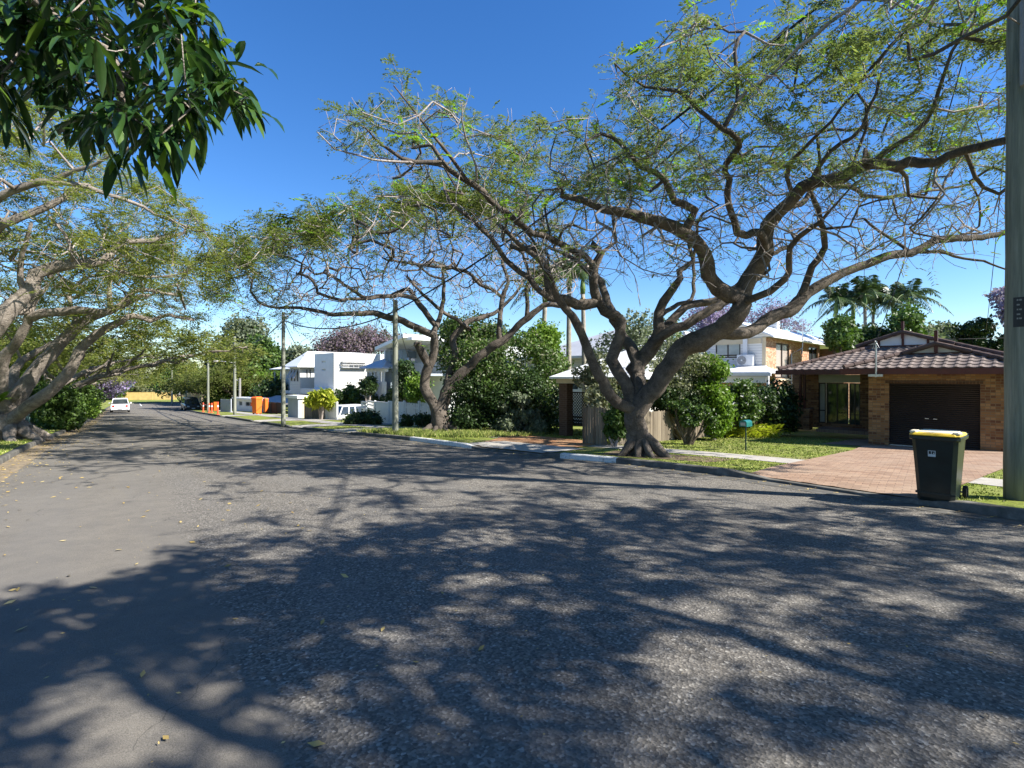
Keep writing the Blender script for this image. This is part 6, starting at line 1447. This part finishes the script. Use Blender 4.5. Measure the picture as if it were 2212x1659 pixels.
def palm(base, h, seed, label, r=.14, fl=2.3, nf=13, dead=False, group=None):
    rg = np.random.default_rng(seed); R_ = empty('palm_tree', base, 0, label, 'palm tree', group)
    lean = Vector((rg.uniform(-.25, .25), rg.uniform(-.2, .2), 0)); n = 16
    MB().tube([lean * (i / n) ** 2 + Vector((0, 0, h * i / n - .1)) for i in range(n + 1)], [r * (1.15 - .35 * i / n) * (1 + .05 * (i % 2)) for i in range(n + 1)], 10).build('trunk', 'palm_trunk', R_, True)
    MB().tube([lean + Vector((0, 0, h - .1)), lean + Vector((0, 0, h + .3)), lean + Vector((0, 0, h + 1.0))], [r * 1.0, r * 1.15, r * .5], 10).build('crownshaft', 'crownshaft', R_, True)
    V = []; st = MB()
    for k in range(nf):
        a = k * 2.4 + rg.uniform(-.2, .2); el = rg.uniform(.25, 1.35) if k > 2 else 1.3; d = Vector((math.cos(a) * math.cos(el), math.sin(a) * math.cos(el), math.sin(el))); side = Vector((-math.sin(a), math.cos(a), 0)); o = lean + Vector((0, 0, h + .9)); pts = []
        L_ = fl * rg.uniform(.85, 1.1)
        for i in range(15): t = i / 14; pts.append(o + d * L_ * t - Vector((0, 0, L_ * .75 * t * t * (1.25 - .4 * el))))
        st.tube(pts[::2], [.03 * (1 - .1 * j) for j in range(8)], 4)
        for i in range(2, 15):
            for q in (0, .33, .66):
                p = pts[i].lerp(pts[i - 1], q); ax = (pts[i] - pts[i - 1]).normalized(); t = i / 14; ln = .62 * math.sin(math.pi * min(1, .2 + t * .78)) + .08
                for sg in (-1, 1):
                    e = (side * sg * .8 + ax * .5 - Vector((0, 0, .55)) + Vector(rg.normal(0, .12, 3))).normalized() * ln; w_ = ax * .04; V += [tuple(p - w_), tuple(p + e * .5 - w_ - Vector((0, 0, -.03))), tuple(p + e), tuple(p + e * .5 + w_ + Vector((0, 0, .03)))]
    V = np.array(V); link_mesh('fronds', V, np.arange(len(V)).reshape(-1, 4), 'leaf_palm', R_); st.build('frond_stalks', 'crownshaft', R_)
    if dead:
        mb = MB(); c = lean + Vector((0, 0, h - .2))
        for k in range(14): a = rg.uniform(0, 6.28); e = c + Vector((math.cos(a) * .5, math.sin(a) * .4, -rg.uniform(.4, 1.0))); mb.tube([c, e], [.03, .01], 4)
        mb.build('dead_fronds', 'dead_frond', R_)
def palms():
    for px, py, Y, sd, lab in ((1809, 652, 41, 1, 'leftmost palm of the group behind the brick house'), (1845, 660, 43, 2, 'second palm of the group, lower and shaded'), (1872, 640, 41, 3, 'tallest middle palm of the group behind the brick house'), (1881, 655, 45, 4, 'palm standing just behind the tallest middle palm'), (1928, 652, 44, 5, 'slender palm between the middle and right crowns'), (1960, 645, 41, 6, 'rightmost palm with wide drooping crown')):
        X = (px - CX) / F * Y; bz = float(lawn(X, Y)) - .2; h = EYE - (py + 22 - HY) / F * Y - bz
        palm((X, Y, bz), h, sd, lab, fl=3.0, nf=17, group='palms behind the brick house')
    for px, py, Y, sd, lab, dd in ((1228, 610, 30, 7, 'tall palm with grey trunk rising behind the carport', False), (1263, 620, 32, 8, 'palm with hanging brown dead fronds behind the carport', True), (1170, 640, 29, 9, 'palm rising above the hedge left of the carport', False)):
        X = (px - CX) / F * Y; bz = float(lawn(X, Y)) - .2; h = EYE - (py + 10 - HY) / F * Y - bz
        palm((X, Y, bz), h, sd, lab, fl=2.2, nf=13, dead=dd, r=.15, group='palms behind the carport')
vegetation(); palms()
px_shrub('creeper_shrub', 'white-flowered creeper spilling over the paling fence right of the main poinciana trunk', [(1430, 880), (1475, 870), (1530, 885), (1545, 915), (1500, 925), (1470, 900)], 14, (.12, .24), 3600, .07, 'leaf_mid', 167, Yc=17.9, depth=.1, stem='bark_dark', extra=[('blossom', 160, .05, 'white_bloom')])

# ------------------------------------------------------------------ fences
def fences():
    # brown paling fence along the lot boundary
    a, b = G(1316, 958), G(1560, 941); a = Vector((3.15, 17.0, 0)); L_ = math.hypot(b.x - a.x, b.y - a.y); ang = math.atan2(b.y - a.y, b.x - a.x); a.z = float(lawn(a.x, a.y))
    R_ = empty('paling_fence', a, ang, 'weathered brown timber paling fence behind the main poinciana trunk', 'fence')
    rg = np.random.default_rng(4); mb = MB(); x = 0
    while x < L_:
        w_ = rg.uniform(.085, .1); q = a + Vector((math.cos(ang) * x, math.sin(ang) * x, 0)); z = float(lawn(q.x, q.y)) - a.z; mb.box(x, x + w_, 0, .018, z - .05, z + 1.1 + rg.uniform(-.03, .03)); x += w_ + .012
    mb.build('palings', 'paling', R_)
    mb = MB(); 
    for z in (.25, .85): mb.box(0, L_, .02, .07, z - .05, z + .04)
    mb.build('rails', 'paling', R_)
    b2 = Vector((3.05, 17.1, 0)); ang2 = math.radians(135); b2.z = a.z
    R_ = empty('paling_fence', b2, ang2, 'short return of brown palings beside the carport opening', 'fence'); mb = MB()
    for i in range(9): mb.box(i * .11, i * .11 + .095, 0, .018, -.05, 1.2 + rg.uniform(-.03, .03))
    mb.build('palings', 'paling', R_)
    # white vinyl fence
    def panel_fence(name, label, P, Q, h, m, post_every=1.9, picket=False, cat='fence', top=.06, deco=False, pw=.12):
        P, Q = Vector(P), Vector(Q); L_ = math.hypot(Q.x - P.x, Q.y - P.y); ang = math.atan2(Q.y - P.y, Q.x - P.x); R_ = empty(name, P, ang, label, cat); n = max(1, round(L_ / post_every)); st = (Q.z - P.z) / L_
        for i in range(n + 1):
            x = L_ * i / n; MB().box(x - pw / 2, x + pw / 2, -pw / 2, pw / 2, st * x - .3, st * x + h + .1, .012).build('post', m, R_)
        for i in range(n):
            x0, x1 = L_ * i / n + pw / 2, L_ * (i + 1) / n - pw / 2; z = st * (x0 + x1) / 2; mb = MB()
            if picket:
                k = int((x1 - x0) / .16)
                for j in range(k): xx = x0 + (x1 - x0) * (j + .5) / k; mb.box(xx - .045, xx + .045, -.012, .012, z, z + h)
                mb.box(x0, x1, .014, .04, z + .25, z + .33); mb.box(x0, x1, .014, .04, z + h - .3, z + h - .22)
            else:
                hh = h * .72 if deco else h
                k = int((x1 - x0) / .2)
                for j in range(k): mb.box(x0 + (x1 - x0) * j / k, x0 + (x1 - x0) * (j + 1) / k - .008, -.02, .02, z, z + hh)
                mb.box(x0, x1, -.035, .035, z + hh, z + hh + .06); mb.box(x0, x1, -.035, .035, z - .02, z - .001)
                if deco:
                    for j in range(5): xx = x0 + (x1 - x0) * (j + .5) / 5; mb.box(xx - .04, xx + .04, -.02, .02, z + hh + .06, z + h + .02)
                    mb.box(x0, x1, -.022, .022, z + (hh + h) / 2 + .02, z + (hh + h) / 2 + .08); mb.box(x0, x1, -.035, .035, z + h + .02, z + h + .08)
            mb.build('panel', m, R_)
        return R_
    def gp(px, py, Y): v = W(px, py, Y); return v
    panel_fence('vinyl_fence', 'white vinyl privacy fence behind the power pole, beside the small clipped bush', gp(811, 920, 33.5), gp(873, 924, 30.5), 1.45, 'white_paint', 1.6)
    panel_fence('picket_fence', 'white picket gate fence continuing right to the second poinciana trunk', gp(874, 924, 30.5), gp(940, 927, 28.0), 1.4, 'white_paint', 1.6, picket=True)
    panel_fence('vinyl_fence', 'white lattice-topped fence panels beside the parked silver-white wagon', gp(782, 917, 37), gp(810, 920, 33.6), 1.5, 'white_paint', 2.2, deco=True)
    panel_fence('vinyl_fence', 'single white fence panel between the weathered planks and the wagon', gp(703, 910, 38), gp(728, 910, 37), 1.25, 'white_paint', 1.4, deco=True)
    panel_fence('vinyl_fence', 'white sloping wall strip rising behind the vinyl fence', gp(855, 908, 38), gp(922, 905, 35), 1.6, 'white_paint', 3)
    panel_fence('plank_fence', 'weathered grey plank fence left of the white panel', gp(659, 904, 39.5), gp(701, 909, 38), 1.1, 'paling', 1.2, pw=.1)
    panel_fence('dark_fence', 'dark brown timber fence with pale top behind the orange bin', gp(577, 892, 54), gp(610, 893, 50), .95, 'lattice_wood', 1.8)
    panel_fence('grey_fence', 'curved grey metal fence right of the red bollards', gp(478, 892, 58), gp(499, 892, 57), 1.4, 'render_grey', 1.4)
    # yellow timber fence across the end of the street
    R_ = panel_fence('timber_fence', 'long new yellow timber fence across the far end of the street', (W(222, 0, 118).x, 118, -3.95), (W(368, 0, 118).x + .0, 120, -3.95), 1.75, 'new_timber', 2.4)
    panel_fence('timber_fence', 'older grey timber fence standing behind the new yellow fence', (W(248, 0, 121).x, 122, -3.3), (W(368, 0, 121).x, 123, -3.3), 2.1, 'paling', 2.4)
    panel_fence('timber_fence', 'short orange-yellow timber fence right of the far spreading tree', (W(398, 0, 96).x, 96, -3.7), (W(425, 0, 92).x, 92, -3.6), 2.0, 'new_timber', 2.4)
    panel_fence('slat_fence', 'beige vertical-post fence between the dark car and the bollard pole', (W(408, 0, 84).x, 84, -3.35), (W(437, 0, 72).x, 72, -2.9), 1.9, 'beige_render', 1.0, picket=True)
    panel_fence('garden_fence', 'faded teal fence panel half hidden behind the leaning tree', gp(48, 915, 25.5), gp(62, 908, 28.5), 1.4, 'teal_fence', 1.6)
fences()

# ------------------------------------------------------------------ bin, letterbox, bollards, bins
def bin_():
    b = Vector((6.86, 8.0, 0)); b.x = (2028 - CX) / F * 8.0; b.z = float(lawn(b.x, b.y)) + .005
    R_ = empty('wheelie_bin', b, math.radians(-48), 'dark green wheelie bin with yellow lid standing on the verge by the pole', 'bin')
    # local: front faces -y, wheels at +y
    def ring(wx, y0, y1, z, c=.05):
        return [(-wx + c, y0, z), (wx - c, y0, z), (wx, y0 + c, z), (wx, y1 - c, z), (wx - c, y1, z), (-wx + c, y1, z), (-wx, y1 - c, z), (-wx, y0 + c, z)]
    mb = MB(); mb.loft([ring(.215, -.24, .24, .0, .03), ring(.222, -.255, .245, .05), ring(.25, -.3, .3, .55), ring(.272, -.335, .335, .9), ring(.276, -.34, .34, .93)])
    body = mb.build('body', 'bin_green', R_)
    mb = MB(); mb.loft([ring(.292, -.352, .352, .9, .04), ring(.3, -.362, .362, .915, .04), ring(.3, -.362, .362, .955, .04), ring(.29, -.35, .35, .962, .04)]); mb.build('rim', 'bin_green', R_)
    mb = MB()
    mb.box(-.235, .235, -.27, -.232, .1, .13); mb.build('base_rib', 'bin_green', body)
    # lid: shallow dome with two raised pads
    mb = MB(); mb.loft([ring(.295, -.375, .355, .966, .05), ring(.298, -.38, .358, .978, .05), ring(.28, -.355, .34, 1.002, .05), ring(.25, -.31, .3, 1.008, .06)])
    lid = mb.build('lid', 'bin_yellow', R_)
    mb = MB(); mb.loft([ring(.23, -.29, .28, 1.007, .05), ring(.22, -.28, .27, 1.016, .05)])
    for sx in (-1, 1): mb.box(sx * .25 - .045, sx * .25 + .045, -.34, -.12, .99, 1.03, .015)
    mb.build('lid_panel', 'lid_sky_sheen', lid)  # panel and pads coloured as if the lid top mirrors the sky
    mb = MB(); mb.tube([(-.25, .4, .98), (.25, .4, .98)], .016, 8); mb.box(-.26, -.22, .34, .41, .95, .99); mb.box(.22, .26, .34, .41, .95, .99); mb.build('handle', 'bin_green', R_)
    for sx in (-1, 1):
        mb = MB(); mb.tube([(sx * .245, .27, .1), (sx * .295, .27, .1)], .1, 20); wl = mb.build('wheel', 'rubber', R_)
        MB().tube([(sx * .296, .27, .1), (sx * .302, .27, .1)], .045, 12).build('hub', 'black_plastic', wl)
    mb = MB(); mb.tube([(-.244, .27, .1), (.244, .27, .1)], .012, 6); mb.build('axle', 'aluminium', R_)
    # square council sticker with small dark emblem
    def fy(z): return -.24 - (z) * .11 - .003
    z0, z1, x0, x1 = .66, .75, -.075, .015
    mb = MB(); fx = lambda z: (-.3 - (z - .55) / .35 * .035) - .004
    mb.quad((x0, fx(z0), z0), (x1, fx(z0), z0), (x1, fx(z1), z1), (x0, fx(z1), z1)); st = mb.build('sticker', 'sticker', body)
    mb = MB(); e = .002
    for a0, a1, b0, b1 in ((.1, .42, .42, .9), (.5, .9, .42, .9)): 
        za, zb = z0 + (z1 - z0) * b0, z0 + (z1 - z0) * b1; mb.quad((x0 + .09 * a0, fx(za) - e, za), (x0 + .09 * a1, fx(za) - e, za), (x0 + .09 * a1, fx(zb) - e, zb), (x0 + .09 * a0, fx(zb) - e, zb))
    mb.build('emblem', 'black_plastic', st)
    mb = MB(); za, zb = z0 + .045, z0 + .06; mb.quad((x0 + .062, fx(za) - 2 * e, za), (x0 + .074, fx(za) - 2 * e, za), (x0 + .074, fx(zb) - 2 * e, zb), (x0 + .062, fx(zb) - 2 * e, zb)); mb.build('emblem_figure', 'sticker', st)
    # letterbox
    b = G(1611, 974); R_ = empty('letterbox', b, math.radians(-50), 'small green arched letterbox on a thin dark post in the lawn', 'letterbox')
    h = EYE - (921 - HY) / F * b.y - b.z
    MB().tube([(0, 0, -.1), (0, 0, h)], .022, 8).build('post', 'post_green', R_)
    pr = [(-.11, 0), (.11, 0), (.11, .12)] + [(.11 * math.cos(t * math.pi / 8), .12 + .07 * math.sin(t * math.pi / 8)) for t in range(1, 8)] + [(-.11, .12)]
    bx = MB().prism([(u, v + h) for u, v in pr], -.17, .17, 'y').build('box', 'mailbox_green', R_)
    MB().box(-.075, .075, -.176, -.171, h + .03, h + .12).build('door_plate', 'render_grey', bx)
    # bollards / temporary barrier posts
    def boll(px, py, h, lab, w_=.07):
        b = G(px, py); R_ = empty('safety_bollard', b, 0, lab, 'bollard', 'orange-red safety bollards at the far crossover')
        MB().tube([(0, 0, 0), (0, 0, .05), (0, 0, .06), (0, 0, h)], [w_ * 1.6, w_ * 1.6, w_ * .7, w_ * .6], 10).build('stem', 'red_plastic', R_); MB().tube([(0, 0, h * .6), (0, 0, h * .75)], w_ * .72, 10).build('reflective_band', 'white_paint', R_)
    for px, py, h, lab in ((439, 890, 1.0, 'leftmost red bollard, nearest the dark car'), (452, 892, 1.0, 'second red bollard, right beside the bollard pole'), (457.5, 892, 1.0, 'third red bollard from the dark car'), (470.5, 896, 1.15, 'rightmost red bollard, taller and nearest the kerb')): boll(px, py, h, lab, .1)
    b = G(466, 888); R_ = empty('barrier_board', b, math.radians(20), 'upright pale orange barrier board behind the rightmost red bollards', 'barrier'); MB().box(-.2, .2, -.03, .03, .05, 1.05, .01).build('board', 'orange_plastic', R_); MB().box(-.25, .25, -.15, .15, 0, .049).build('foot', 'black_plastic', R_)
    mb = MB(); p, q = G(440, 890), G(452, 892); mb.tube([p + Vector((0, 0, .85)), (p + q) / 2 + Vector((0, 0, .75)), q + Vector((0, 0, .85))], .03, 5); tag(mb.build('barrier_tape', 'red_plastic'), 'red barrier tape strung between the two left bollards', 'tape')
    def skip(px, py, wpx, hpx, lab, rz, tall=True):
        b = G(px, py); k = b.y / F; w_ = wpx * k / 2 / 1.85; h = hpx * k; R_ = empty('waste_bin', b, rz, lab, 'bin', 'orange waste bins')
        mb = MB(); 
        def rg_(w, d, z): return [(-w, -d, z), (w, -d, z), (w, d, z), (-w, d, z)]
        mb.loft([rg_(w_ * .8, w_ * .7, .1), rg_(w_, w_ * .9, h * .86)]); mb.build('body', 'orange_plastic', R_)
        mb = MB(); mb.loft([rg_(w_ * 1.08, w_ * .98, h * .86 + .003), rg_(w_ * 1.08, w_ * .98, h * .93), rg_(w_ * .8, w_ * .7, h)]); mb.build('lid', 'orange_plastic', R_)
        for sx in (-1, 1):
            for sy in (-1, 1): MB().tube([(sx * w_ * .62 - .03, sy * w_ * .5, .08), (sx * w_ * .62 + .03, sy * w_ * .5, .08)], .08, 10).build('wheel', 'rubber', R_)
    skip(555, 895, 31, 38, 'large bright orange waste bin in front of the low white outbuilding', math.radians(-30)); skip(574, 893, 15, 33, 'smaller orange waste bin tucked behind the large one', math.radians(-30))
    # slim white light post
    b = W(518, 860, 62); b.z = -2.6; R_ = empty('light_post', b, 0, 'slim pale light post with small lamp beside the bright rounded tree', 'light post'); h = EYE - (817 - HY) / F * 62 - b.z
    MB().tube([(0, 0, 0), (0, 0, h)], .13, 10).build('post', 'insulator', R_); MB().tube([(-.15, 0, h - .3), (-.55, 0, h - .15)], [.05, .12], 8).build('lamp', 'insulator', R_)
bin_()

# ------------------------------------------------------------------ cars
def car(label, loc, rz, body, L_=4.6, Wd=1.8, H=1.5, style='suv', group=None):
    """x is forward"""
    R_ = empty('parked_' + ('ute' if style == 'ute' else 'car'), loc, rz, label, 'ute' if style == 'ute' else 'car', group)
    hl = L_ / 2; belt = H * .56; zb = .2
    def sec(x, w, z0, z1, t=.06): return [(x, -w + t, z0), (x, w - t, z0), (x, w, z0 + .15), (x, w, z1 - .12), (x, w - t, z1), (x, -w + t, z1), (x, -w, z1 - .12), (x, -w, z0 + .15)]
    w = Wd / 2
    if style == 'ute': st = [(-hl, w * .94, .4, .98), (-hl + .1, w * .98, .3, 1.03), (-hl + 1.5, w, zb + .05, 1.05), (.0, w, zb, belt + .05), (hl * .45, w, zb, belt), (hl - .35, w * .95, zb + .05, belt - .12), (hl, w * .82, zb + .15, belt - .25)]
    else: st = [(-hl, w * .88, .38, belt - .02), (-hl + .12, w * .96, .27, belt + .03), (-hl + .9, w, zb, belt + .03), (0, w, zb, belt), (hl * .45, w, zb, belt - .02), (hl - .35, w * .95, zb + .05, belt - .14), (hl, w * .82, zb + .12, belt - .3)]
    mb = MB(); mb.loft([sec(*s_) for s_ in st]); bd = mb.build('body', body, R_)
    # cabin
    if style == 'ute': c0, c1, r0, r1 = -hl + 1.75, hl * .48, -hl + 1.95, hl * .12
    elif style == 'suv': c0, c1, r0, r1 = -hl + .12, hl * .48, -hl + .5, hl * .12
    else: c0, c1, r0, r1 = -hl + .5, hl * .5, -hl + 1.15, hl * .1
    tw = w * .76; bw = w * .93
    def cs(z, x0, x1, ww): return [(x0, -ww, z), (x1, -ww, z), (x1, ww, z), (x0, ww, z)]
    MB().loft([cs(belt - .06, c0, c1, bw), cs(H - .07, r0, r1, tw)]).build('cabin_glass', 'glass', R_)
    mb = MB(); mb.loft([cs(H - .1, r0 - .03, r1 + .03, tw + .02), cs(H - .03, r0 + .02, r1 - .05, tw - .02), cs(H, r0 + .2, r1 - .25, tw - .14)])
    for xb, xt in ((c0, r0), (c1, r1), ((c0 + c1) / 2 - .25, (r0 + r1) / 2), (c0 * .7 + c1 * .3 - .2, r0 * .7 + r1 * .3 - .1)):
        for sg in (-1, 1): mb.loft([[(xb - .05, sg * (bw + .008), belt - .05), (xb + .05, sg * (bw + .008), belt - .05), (xb + .05, sg * (bw - .05), belt - .05), (xb - .05, sg * (bw - .05), belt - .05)], [(xt - .04, sg * (tw + .012), H - .08), (xt + .04, sg * (tw + .012), H - .08), (xt + .04, sg * (tw - .05), H - .08), (xt - .04, sg * (tw - .05), H - .08)]])
    mb.build('roof', body, R_)
    for sx in (-hl * .62, hl * .6):
        for sg in (-1, 1):
            mb = MB(); mb.tube([(sx, sg * (w - .2), .32), (sx, sg * (w + .012), .32)], .33, 20); t = mb.build('wheel', 'rubber', R_); MB().tube([(sx, sg * (w + .013), .32), (sx, sg * (w + .025), .32)], .2, 14).build('rim', 'aluminium', t)
    for sg in (-1, 1):
        zl = belt - .14 if style != 'ute' else .85
        MB().box(-hl - .02, -hl + .14, sg * w * .68 - .1, sg * w * .68 + .12 * 1, zl - .16, zl + .06, .02).build('tail_light', 'red_lamp', R_)
        MB().box(hl - .1, hl + .015, sg * w * .6 - .14, sg * w * .6 + .14, belt - .42, belt - .28, .02).build('headlight', 'clear_lamp', R_)
        MB().box(c1 - .35, c1 - .22, sg * (w + .02), sg * (w + .2), belt + .02, belt + .16, .02).build('mirror', body, R_)
    MB().box(-hl - .05, -hl + .05, -w * .85, w * .85, .3, .42, .02).build('rear_bumper', 'black_plastic' if style == 'ute' else body, R_)
    MB().box(hl - .02, hl + .05, -w * .78, w * .78, .28, .44, .02).build('front_bumper', 'black_plastic', R_)
    MB().box(-hl - .062, -hl - .052, -.19, .19, .48 if style != 'ute' else .5, .6 if style != 'ute' else .6).build('number_plate', 'white_paint', R_)
    MB().box(hl + .052, hl + .06, -.19, .19, .32, .43).build('number_plate', 'white_paint', R_)
    if style == 'ute': MB().box(-hl + .15, -hl + 1.7, -w * .88, w * .88, 1.0, 1.075).build('tray_cover', 'black_plastic', R_)
    else: MB().box(hl - .05, hl + .02, -w * .42, w * .42, belt - .42, belt - .3).build('grille', 'black_plastic', R_)
    return R_
def cars():
    b = G(227, 891.5, 'road'); car('white ute parked at the left kerb, seen from behind', (b.x - .1, b.y + 2.4, float(gz(b.x, b.y + 2.4))), math.radians(90 + 36), 'car_white', 5.2, 1.76, 1.62, 'ute')
    b = G(397, 887, 'road'); car('dark grey car parked facing us near the far bend', (b.x, b.y + 1.5, float(gz(b.x, b.y + 1.5))), math.radians(-52), 'car_dark', 4.7, 1.85, 1.72, 'suv')
    c = W(775, 915, 43.2); car('silver-white wagon parked on the concrete driveway behind the low bush', (c.x, 43.2, -2.45), math.radians(48), 'car_white', 4.7, 1.85, 1.72, 'suv')
cars()

# ------------------------------------------------------------------ ground cover
def cover():
    rg = np.random.default_rng(9)
    # grass blades on the near verges and lawn
    def blades(name, pts, hgt, n_per, label, m='blade'):
        P = np.repeat(pts, n_per, 0); P = P + np.column_stack([rg.normal(0, .03, (len(P), 2)), np.zeros(len(P))]); a = rg.uniform(0, 6.28, len(P)); h = hgt * rg.uniform(.5, 1.4, len(P))
        wv = np.stack([np.cos(a), np.sin(a), 0 * a], 1) * .006 * (1 + P[:, 1:2] / 14); tip = P + np.stack([rg.normal(0, .5, len(P)) * h, rg.normal(0, .5, len(P)) * h, h], 1)
        V = np.stack([P - wv, P + wv, tip], 1).reshape(-1, 3); o = link_mesh(name, V, np.arange(len(V)).reshape(-1, 3), m); tag(o, label, 'grass', kind='stuff')
    def scatter(n, box, left=False):
        x = rg.uniform(box[0], box[1], n); y = rg.uniform(box[2], box[3], n); px = CX + F * x / y; ok = (px > -30) & (px < 2240); x, y = x[ok], y[ok]
        K = KL if left else KR; T = np.gradient(K, axis=0); k = np.array([((K - np.array([a, b])) ** 2).sum(1).argmin() for a, b in zip(x, y)]); T = T / np.linalg.norm(T, axis=1)[:, None]
        N = np.stack([-T[:, 1], T[:, 0]], 1) * (1 if left else -1); d = ((np.stack([x, y], 1) - K[k]) * N[k]).sum(1)
        return x, y, d, k
    x, y, d, k = scatter(30000, (-9, 14.5, 7.2, 28))
    ok = (d > .18) & (d < 14) & ~((d > 2.48) & (d < 3.72)) 
    # keep clear of the paver and dirt drives
    def inq(x, y, q): return polymask(x, y, [tuple(p) for p in q])
    kk = lambda px: tuple(KR[kr_px(px)])
    for q in ([kk(1605), kk(1985), (15.4, 15.6), (10.3, 16.2)], [(10.3, 16.0), (15.6, 15.4), (15.5, 22), (11.0, 19.4)], [kk(1012), kk(1182), (3.3, 18.3), (.1, 22.6)]): ok &= ~inq(x, y, q)
    fr = Frame(12.7, 19, 0, -45); lx = (x - 12.7) * fr.ux.x + (y - 19) * fr.ux.y; ly = (x - 12.7) * fr.uy.x + (y - 19) * fr.uy.y
    ok &= ~((lx > -.1) & (ly > -.1)) & ~((lx > -4.5) & (ly > 3.5))
    bare = clumps(np.stack([x, y, 0 * x], 1), 1.6, 5, .1, .7); dist1 = np.hypot(x - 3.4, y - 14.2); ok &= (rg.uniform(0, 1, len(x)) > bare * np.where(d < 2.4, .95, .35)) & (rg.uniform(0, 1, len(x)) < np.clip(dist1 / 2.2 - .2, .05, 1))
    x, y = x[ok], y[ok]; blades('grass_blades', np.stack([x, y, lawn(x, y) - .005], 1), .035, 7, 'short sunlit grass over the right verge and front lawn')
    x, y, d, k = scatter(9000, (-24, -12, 14, 30), True); ok = (d > .2) & (d < 6); x, y = x[ok], y[ok]
    blades('grass_blades', np.stack([x, y, lawn(x, y, True) - .005], 1), .05, 6, 'green grass along the left verge by the leaning tree')
    # longer tufts round the second poinciana roots
    c = G(955, 936); n = 2600; a = rg.uniform(0, 6.28, n); r = rg.uniform(.7, 3.4, n); x = c.x + r * np.cos(a) * 1.3; y = c.y + r * np.sin(a) * .7 - .3
    d = np.sqrt(((np.stack([x, y], 1)[:, None] - KR[None]) ** 2).sum(2).min(1)); side = .81 * x + .588 * y; ok = (d > .3) & (y > np.interp(x, KR[::-1, 0], KR[::-1, 1])); x, y = x[ok], y[ok]
    blades('grass_tufts', np.stack([x, y, lawn(x, y) - .01], 1), .17, 9, 'long unmown grass around the roots of the twin-trunked poinciana')
    # fallen leaves
    def litter(name, x, y, z, s, label):
        n = len(x); P = np.stack([x, y, z + .006], 1); a = rg.uniform(0, 6.28, n); L_ = s * rg.uniform(.5, 1.4, n)[:, None]; u = np.stack([np.cos(a), np.sin(a), rg.normal(0, .12, n)], 1); v = np.stack([-np.sin(a), np.cos(a), rg.normal(0, .25, n)], 1)
        V = np.stack([P - u * L_, P + v * L_ * .4, P + u * L_, P - v * L_ * .4], 1); V[..., 2] += .008; o = link_mesh(name, V.reshape(-1, 3), np.arange(4 * n).reshape(-1, 4), 'litter'); tag(o, label, 'leaves', kind='stuff')
    i = rg.integers(20, 150, 2400) ; K = KL[60:][i % len(KL[60:])]; T = np.gradient(KL, axis=0)[60:][i % len(KL[60:])]; T /= np.linalg.norm(T, axis=1)[:, None]; N = np.stack([T[:, 1], -T[:, 0]], 1); dd = np.abs(rg.normal(0, 1, len(i))) * .55 + .02; far = rg.uniform(0, 1, len(i)) < .2; dd[far] = rg.uniform(0, 4.5, far.sum())
    Q = K + N * dd[:, None] + rg.normal(0, .1, (len(i), 2)); litter('fallen_leaves', Q[:, 0], Q[:, 1], gz(Q[:, 0], Q[:, 1]), .035, 'yellow-brown fallen leaves and twigs along the left gutter and lane')
    x = rg.uniform(-5, 5, 420); y = rg.uniform(2.2, 9.5, 420); litter('leaf_scraps', x, y, gz(x, y), .011, 'tiny pale leaf scraps scattered on the near asphalt')
    j = rg.integers(0, 60, 900); s0 = kr_px(2212) - 5; K = KR[s0 + j]; T = np.gradient(KR, axis=0)[s0 + j]; T /= np.linalg.norm(T, axis=1)[:, None]; N = np.stack([-T[:, 1], T[:, 0]], 1); Q = K + N * (np.abs(rg.normal(0, .3, 900)) + .01)[:, None]; litter('fallen_leaves', Q[:, 0], Q[:, 1], gz(Q[:, 0], Q[:, 1]) + .004, .02, 'brown leaf litter caught in the right gutter')
cover()
